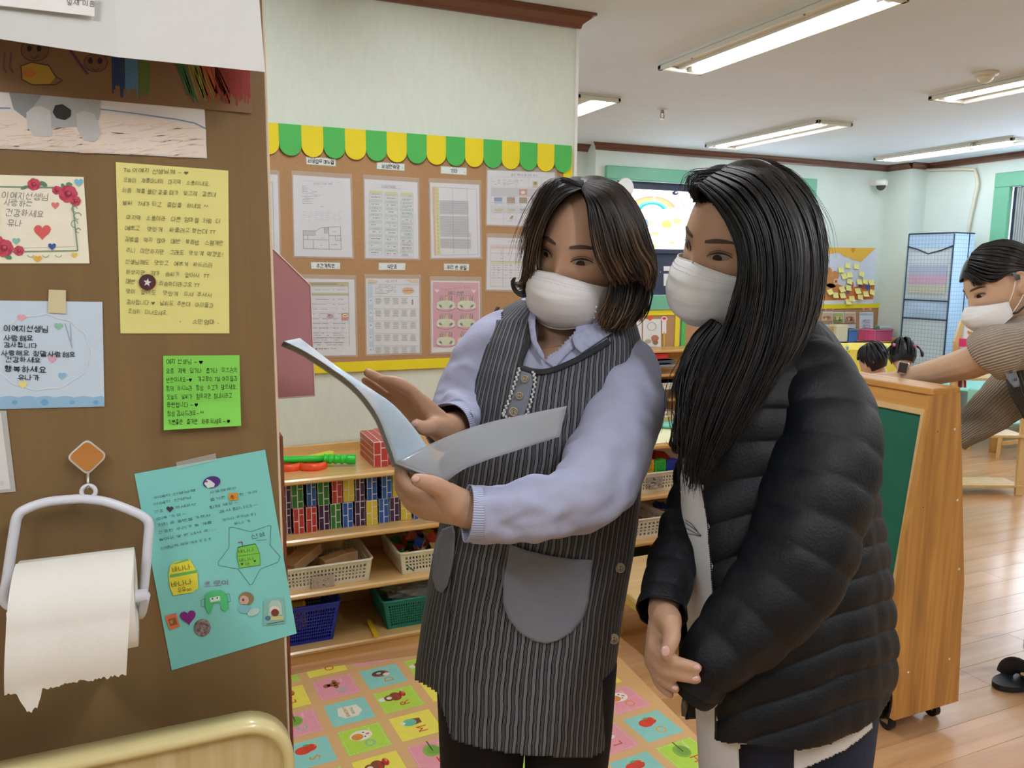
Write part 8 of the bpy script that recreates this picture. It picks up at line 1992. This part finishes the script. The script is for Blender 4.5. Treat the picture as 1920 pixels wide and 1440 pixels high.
strands('hair', [[(1332, 336, 1.125), (1312, 346, 1.125), (1305, 362, 1.13), (1305, 380, 1.138)], [(1312, 350, 1.125), (1300, 346, 1.135), (1297, 358, 1.145), (1300, 372, 1.155)], [(1345, 322, 1.14), (1318, 325, 1.155), (1303, 343, 1.165), (1299, 366, 1.17)], [(1375, 310, 1.17), (1340, 312, 1.18), (1315, 330, 1.19), (1305, 350, 1.19)]], 500, hair2, W2, 12, .001, 24, 2, .02, wave=1.5)
strands('loose_hair', [[(1400, 300, 1.18), (1480, 320, 1.14), (1540, 400, 1.12), (1556, 480, 1.12)], [(1350, 318, 1.13), (1300, 325, 1.13), (1290, 350, 1.13), (1288, 365, 1.13)], [(1300, 640, 1.12), (1262, 720, 1.10), (1255, 790, 1.08), (1268, 860, 1.07)]], 60, hair2, W2, 16, .0004, 25, 8, .03, wave=5, clump=0, loose=True)
# key fob hanging from the clasped hands
K = thing('key_fob', 'small brown key fob hanging from the clasped hands of the woman in the black jacket', 'key', od(1283, 1330, 1.03))
G().tube(px3([(1285, 1302, 1.03), (1284, 1312, 1.03)]), .0030, 10).build('metal_cap', m_met, K, True)
G().tube(px3([(1284, 1311, 1.03), (1283, 1325, 1.03), (1281.5, 1342, 1.03)]), [.0036, .0042, .0026], 12).build('fob', mat('brown_leather', '#4E4231', .5), K, True)
# ================================================================ THIRD WOMAN AND THE CHILDREN
H3 = Head((1.4415, .2864, 2.3467), (-.93, -.36, .02), (-.30, .93, .04))
p = oz(1866, 1297)+np.array((.27, .0, 0))
W3 = thing('person', 'woman in beige ribbed sweater and dark apron with white mask, leaning on the chalkboard trolley', 'person', (p[0]+.15, p[1]+.02, 0))
hair3 = hairmat('dark_tied_hair', '#0F0C0C', '#1A1413', '#2E2320', .5, .36)
P = [H3.geo()]
# ear
for s in (1,):
    e = [(s*.073, -.004, .022), (s*.082, -.014, .032), (s*.086, -.028, .026), (s*.085, -.032, .006), (s*.080, -.026, -.014), (s*.075, -.014, -.028), (s*.071, -.006, -.026)]
    P.append(tube_geo(spline([H3.w(q) for q in e], 24), .0048, 8)); P.append(rounded_tube([H3.w((s*.072, -.008, -.016)), H3.w((s*.075, -.018, .0)), H3.w((s*.077, -.020, .014))], [.010, .010, .009]))
P.append(rounded_tube([H3.w((0, -.03, -.06)), H3.w((0, -.05, -.10)), od(1925, 610, 2.38)], [.052, .052, .058]))
P.append(rounded_tube(px3([(1965, 660, 2.40), (2040, 770, 2.46), (2100, 860, 2.5)]), [.075, .10, .12]))
P.append(rounded_tube(px3([(1965, 660, 2.36), (1905, 652, 2.32), (1850, 665, 2.33)]), [.05, .048, .048]))
P.append(rounded_tube(px3([(1862, 662, 2.32), (1820, 680, 2.39), (1760, 696, 2.50), (1712, 705, 2.58), (1690, 709, 2.61)]), [.052, .050, .042, .032, .029]))
P += hand_parts((1692, 709, 2.61), [([(1650, 706, 2.68), (1632, 706, 2.70), (1618, 712, 2.71), (1609, 720, 2.715)], [.0125, .011, .010, .008]), ([(1653, 712, 2.66), (1634, 716, 2.675), (1622, 728, 2.68), (1616, 738, 2.68)], [.0128, .011, .010, .0082]), ([(1658, 718, 2.63), (1642, 723, 2.64), (1633, 735, 2.64), (1628, 745, 2.64)], [.0125, .011, .0098, .0082]), ([(1664, 720, 2.61), (1650, 728, 2.615), (1641, 739, 2.615), (1636, 749, 2.615)], [.0115, .010, .009, .0078]), ([(1672, 718, 2.60), (1662, 725, 2.59), (1652, 730, 2.585)], [.0125, .011, .009])], .03)
hx = od(2100, 860, 2.5)
for dx, dy in ((-.0, -.03), (.42, .14)):
    P.append(rounded_tube([hx+(dx, dy, 0), (hx[0]+dx-.05, hx[1]+dy, .45), (p[0]+.02+dx, p[1]+dy+.04, .08)], [.085, .06, .038])); P.append(rounded_tube([(p[0]+.02+dx, p[1]+dy+.04, .055), (p[0]-.12+dx, p[1]+dy+.03, .045)], [.034, .028]))
body_union('body', P, .004, m_skin2, W3, 5)
eyes(H3, W3, open_=.0085, look=(-.003, -.001))
# folded mask
mask_(H3, W3, 'flat', True, 1.03)
cap(H3, W3, hair3, .012, lambda c: (c[2] > .058-.35*abs(c[0]) and c[1] > 0) or (c[1] <= .030 and c[2] > .030-.9*(c[1] < -.03)*.10-.02*(c[1] < 0)))
hp = lambda L: [H3.w(q) for q in L]
def hstrand(L, n, seed, r=.0016):
    """strands given in the head frame"""
    out = []
    for g_ in L:
        W_ = np.array([H3.w(q) for q in g_]); d = (W_-CP); D = d@CF; out.append([(960+F*(v@CR)/z, 720-F*(v@CU)/z, z) for v, z in zip(d, D)])
    return strands('hair', out, n, hair3, W3, 16, r, seed, 1.4, .012, wave=.8, trim=.05)
hstrand([[(.03, .086, .082), (.055, .070, .045), (.070, .045, .030), (.078, .005, .042), (.076, -.045, .032), (.05, -.098, .0)], [(.025, .075, .105), (.062, .05, .075), (.079, .01, .050), (.079, -.04, .03), (.062, -.085, .01), (.03, -.11, -.01)], [(.015, .05, .125), (.058, .02, .105), (.076, -.02, .075), (.070, -.06, .045), (.045, -.10, .015), (.02, -.115, -.005)], [(.01, .02, .134), (.04, -.02, .125), (.06, -.06, .095), (.05, -.095, .055), (.03, -.115, .02), (.01, -.12, 0)], [(.0, .0, .136), (.02, -.05, .128), (.03, -.09, .095), (.025, -.115, .05), (.01, -.125, .01)]], 1100, 31)
hstrand([[(.02, .092, .085), (.038, .096, .055), (.040, .096, .034)], [(.03, .090, .085), (.055, .080, .052), (.064, .066, .030)]], 110, 32, .0006)
hstrand([[(.06, -.05, .0), (.058, -.06, -.03), (.05, -.065, -.06)], [(.045, -.095, .0), (.045, -.09, -.03), (.04, -.08, -.06)], [(.02, -.115, .0), (.02, -.105, -.03), (.02, -.095, -.06)]], 300, 33)
# sweater
def rib(name, pts, n=60, K=48, seed=0, wr=.006, fr=12): return sleeve(name, pts, m_knit, W3, n, K, wr, fr, seed)
rib('sweater_sleeve', [(2000, 640, 2.34, .10), (1945, 640, 2.32, .088), (1905, 648, 2.31, .076), (1880, 655, 2.312, .074), (1862, 660, 2.32, .066)], seed=1)
sleeve('rolled_cuff', [(1888, 655, 2.31, .070), (1884, 655, 2.31, .080), (1868, 659, 2.315, .083), (1852, 664, 2.33, .078), (1848, 666, 2.335, .066)], m_knit, W3, 26, 48, .003, 20, 2)
rib('sweater_sleeve', [(1945, 700, 2.48, .09), (1895, 740, 2.54, .078), (1855, 775, 2.58, .07), (1815, 805, 2.62, .055), (1790, 822, 2.64, .05)], seed=3)
body3 = Loft([(585, 1915, 2010, 2.40, .05), (605, 1900, 2040, 2.40, .09), (640, 1898, 2090, 2.41, .13), (700, 1905, 2140, 2.44, .15), (800, 1945, 2190, 2.48, .16), (900, 1985, 2220, 2.5, .17)])
body3.build('sweater', 588, 900, 60, 90, m_knit, W3, None, .005, 10, 5)
apron3 = Loft([(660, 1880, 2100, 2.42, .16), (700, 1882, 2145, 2.44, .175), (740, 1893, 2170, 2.46, .18), (800, 1930, 2200, 2.49, .18), (900, 1975, 2230, 2.52, .19), (1150, 2000, 2260, 2.56, .20)])
apron3.build('apron', 664, 1150, 80, 120, m_stripe, W3, lambda x, y, f: y < 690-.35*(x-1890), .006, 9, 9)
patch('bib', [(1876, 678), (1890, 672), (1902, 690), (1911, 712), (1912, 724), (1902, 727), (1893, 716), (1884, 700)], lambda x, y: 2.262, m_gc, W3, .003)
for x, y in ((1896, 697), (1904, 711)): G().ball(od(x, y, 2.255), (.005, .005, .002), 0, 10, 5, ax=np.stack([CR, CU, CF])).build('button', mat('dark_button', '#4A4C55', .4), W3, True)
G().tube(px3([(1900, 588, 2.27), (1908, 586, 2.27), (1922, 574, 2.29), (1945, 560, 2.33)]), .0028, 8).build('mask_cord', mat('black_cord', '#1D1A1A', .7), W3, True)
# watch
c = od(1694, 690, 2.555)
Wt = G(); ax3 = np.stack([CR*.97+CU*-.2, CU*.97+CR*.2, CF])
w0 = G().obox(od(1693, 690, 2.572), ax3, (.0185, .021, .006), 0, .005).build('watch', mat('silver_case', '#CFC9BE', .25, metal=.8), W3)
G().obox(od(1693, 689.5, 2.5645), ax3, (.0145, .016, .0012), 0, .0008).build('watch_screen', mat('dark_glass', '#3A3634', .1), w0)
G().tube(spline(px3([(1697, 702, 2.572), (1701, 714, 2.582), (1703, 722, 2.60), (1700, 722, 2.63)]), 12), [(.013, .002)]*12, 8).build('watch_band', mat('beige_band', '#B5A88E', .6), w0, True)
# slippers
m_sl = mat('navy_slipper', '#161A24', .5)
for k, (dx, dy) in enumerate(((0, 0), (.42, .17))):
    q = oz(1866, 1293)+np.array((dx+.125, dy-.01, 0)); o, R_ = foot(W3, q[0], q[1], 3.05, m_sl)
    g = G(); a = np.linspace(0, math.pi, 16)
    g.tube([(q[0]-.02, q[1]+.052*math.cos(v), .012+.055*math.sin(v)) for v in a], [(.030, .004)]*16, 8); g.build('slipper_strap', m_sl, W3, True)
    G().ball((q[0]-.045, q[1]-.03, .058), (.012, .012, .004), 0, 10, 6).build('strap_badge', mat('beige_badge', '#B79A78', .5), W3, True)
m_tr3 = mat('dark_trousers', '#20222A', .85)
for dx, dy in ((-.0, -.03), (.42, .14)):
    mesh('trouser_leg', *tube_geo(spline([hx+(dx, dy, .05), (hx[0]+dx-.05, hx[1]+dy, .45), (p[0]+.04+dx, p[1]+dy+.04, .10)], 20), np.linspace(.10, .055, 20), 20), m_tr3, W3, True)

def child(label, px_, py_, D, R, fwd, top, kind):
    q = od(px_, py_, D); t = thing('person', label, 'person', (q[0], q[1], 0))
    h = Head((0, 0, 1), fwd, (0, .97, .2), R); h.o = q
    sp = h.w((0, -.03, -.12)); zs = q[2]-.19
    P = [h.geo(64, 48)]
    ear = lambda s: rounded_tube([h.w((s*.072, -.01, -.025)), h.w((s*.078, -.016, .0)), h.w((s*.076, -.014, .016))], [.008, .010, .009])
    P += [ear(-1), ear(1), rounded_tube([h.w((0, -.02, -.07)), sp, (q[0], q[1], zs)], [.035, .033, .036]), rounded_tube([(q[0], q[1], zs-.03), (q[0], q[1], zs-.16), (q[0], q[1], .38)], [.085, .09, .10])]
    for s in (-1, 1):
        e = np.array((q[0], q[1], zs-.04))+CR*s*.12; P.append(rounded_tube([e-CR*s*.05, e+(0, 0, -.02), e-CF*.03+(0, 0, -.14), e-CF*.14-CR*s*.05+(0, 0, -.17)], [.04, .036, .03, .024]))
        l = np.array((q[0], q[1], .37))+CR*s*.06; P.append(rounded_tube([l, l-CF*np.array((1, 1, 0))*.18, l-CF*np.array((1, 1, 0))*.2+np.array((0, 0, -.32))], [.055, .045, .032]))
    body_union('body', P, .006, m_skin2, t, 4)
    hm = hairmat('childs_black_hair', '#0B0909', '#141010', '#241C1A', .5, .4)
    cp = cap(h, t, hm, .013, lambda c: c[2] > .058 or (c[1] < .02 and c[2] > -.055))
    def hs(L, n, seed, r=.0022):
        out = []
        for g_ in L:
            d = np.array([h.w(v) for v in g_])-CP; z_ = d@CF; out.append([(960+F*(v@CR)/z, 720-F*(v@CU)/z, z) for v, z in zip(d, z_)])
        strands('hair', out, n, hm, t, 10, r, seed, .7, .015, wave=.4, trim=.15)
    for k in range(2):
        L = []
        for a in np.linspace(-2.9, 2.9, 11): L.append([(.01*math.sin(a), -.02+.01*math.cos(a), .134), (.055*math.sin(a), -.02+.075*math.cos(a), .112), (.083*math.sin(a), -.01+.10*math.cos(a), .055), (.084*math.sin(a), -.01+.102*math.cos(a), .045 if abs(a) < .9 else -.03)])
        hs(L, 420, 40+k)
    G().tube([(q[0], q[1], zs-.0), (q[0], q[1], zs-.05), (q[0], q[1], zs-.18), (q[0], q[1], .37)], [.055, .098, .102, .115], 24).build('top', mat('child_top_'+top[1:], top, .8, var=.05), t, True)
    for s in (-1, 1):
        e = np.array((q[0], q[1], zs-.04))+CR*s*.12; G().tube(spline([e-CR*s*.06, e+(0, 0, -.02), e-CF*.03+(0, 0, -.13)], 10), [.052, .048]+[.042]*8, 14).build('sleeve', mat('child_top_'+top[1:], top, .8), t, True)
        l = np.array((q[0], q[1], .37))+CR*s*.06; G().tube(spline([l, l-CF*np.array((1, 1, 0))*.18, l-CF*np.array((1, 1, 0))*.2+np.array((0, 0, -.30))], 14), [.065]*6+[.055]*8, 14).build('trouser_leg', mat('child_trousers', '#3A4660', .85), t, True)
    if kind == 'girl':
        for s in (-1, 1):
            out = [[(s*.05, -.08, .06), (s*.085, -.09, .04), (s*.105, -.085, .005), (s*.11, -.07, -.03)], [(s*.06, -.07, .055), (s*.095, -.08, .03), (s*.118, -.07, .0), (s*.12, -.06, -.03)]]; hs(out, 160, 50+s)
            G().ball(h.w((s*.068, -.085, .045)), .012, 0, 10, 6).build('hair_tie', mat('pink_tie', '#D87A9A', .5), t, True)
        for s in (-1, 1):
            pass
    m_st_ = t
    # small stool under the child
    st = thing('kids_stool', 'low wooden stool under the %s behind the trolley' % ('boy' if kind == 'boy' else 'girl'), 'stool', (q[0], q[1], 0))
    G().box((q[0]-.14, q[1]-.14, .235), (q[0]+.14, q[1]+.14, .262), 0, .01).build('seat', m_kid, st)
    for dx in (-.11, .11):
        for dy in (-.11, .11): G().tube([(q[0]+dx, q[1]+dy, 0), (q[0]+dx*.9, q[1]+dy*.9, .235)], .014, 8).build('leg', m_kid, st)
child('small boy with short black hair in a pale blue top, seen behind the trolley', 1637, 677, 5.35, .93, (-.75, -.35, -.56), '#BFD6DA', 'boy')
child('small girl with dark pigtails and a pink top, seen behind the trolley', 1692, 668, 4.9, .86, (.25, -.4, -.88), '#E58FB4', 'girl')

if bpy.data.scenes.get('lettering'): bpy.data.scenes.remove(bpy.data.scenes['lettering'])
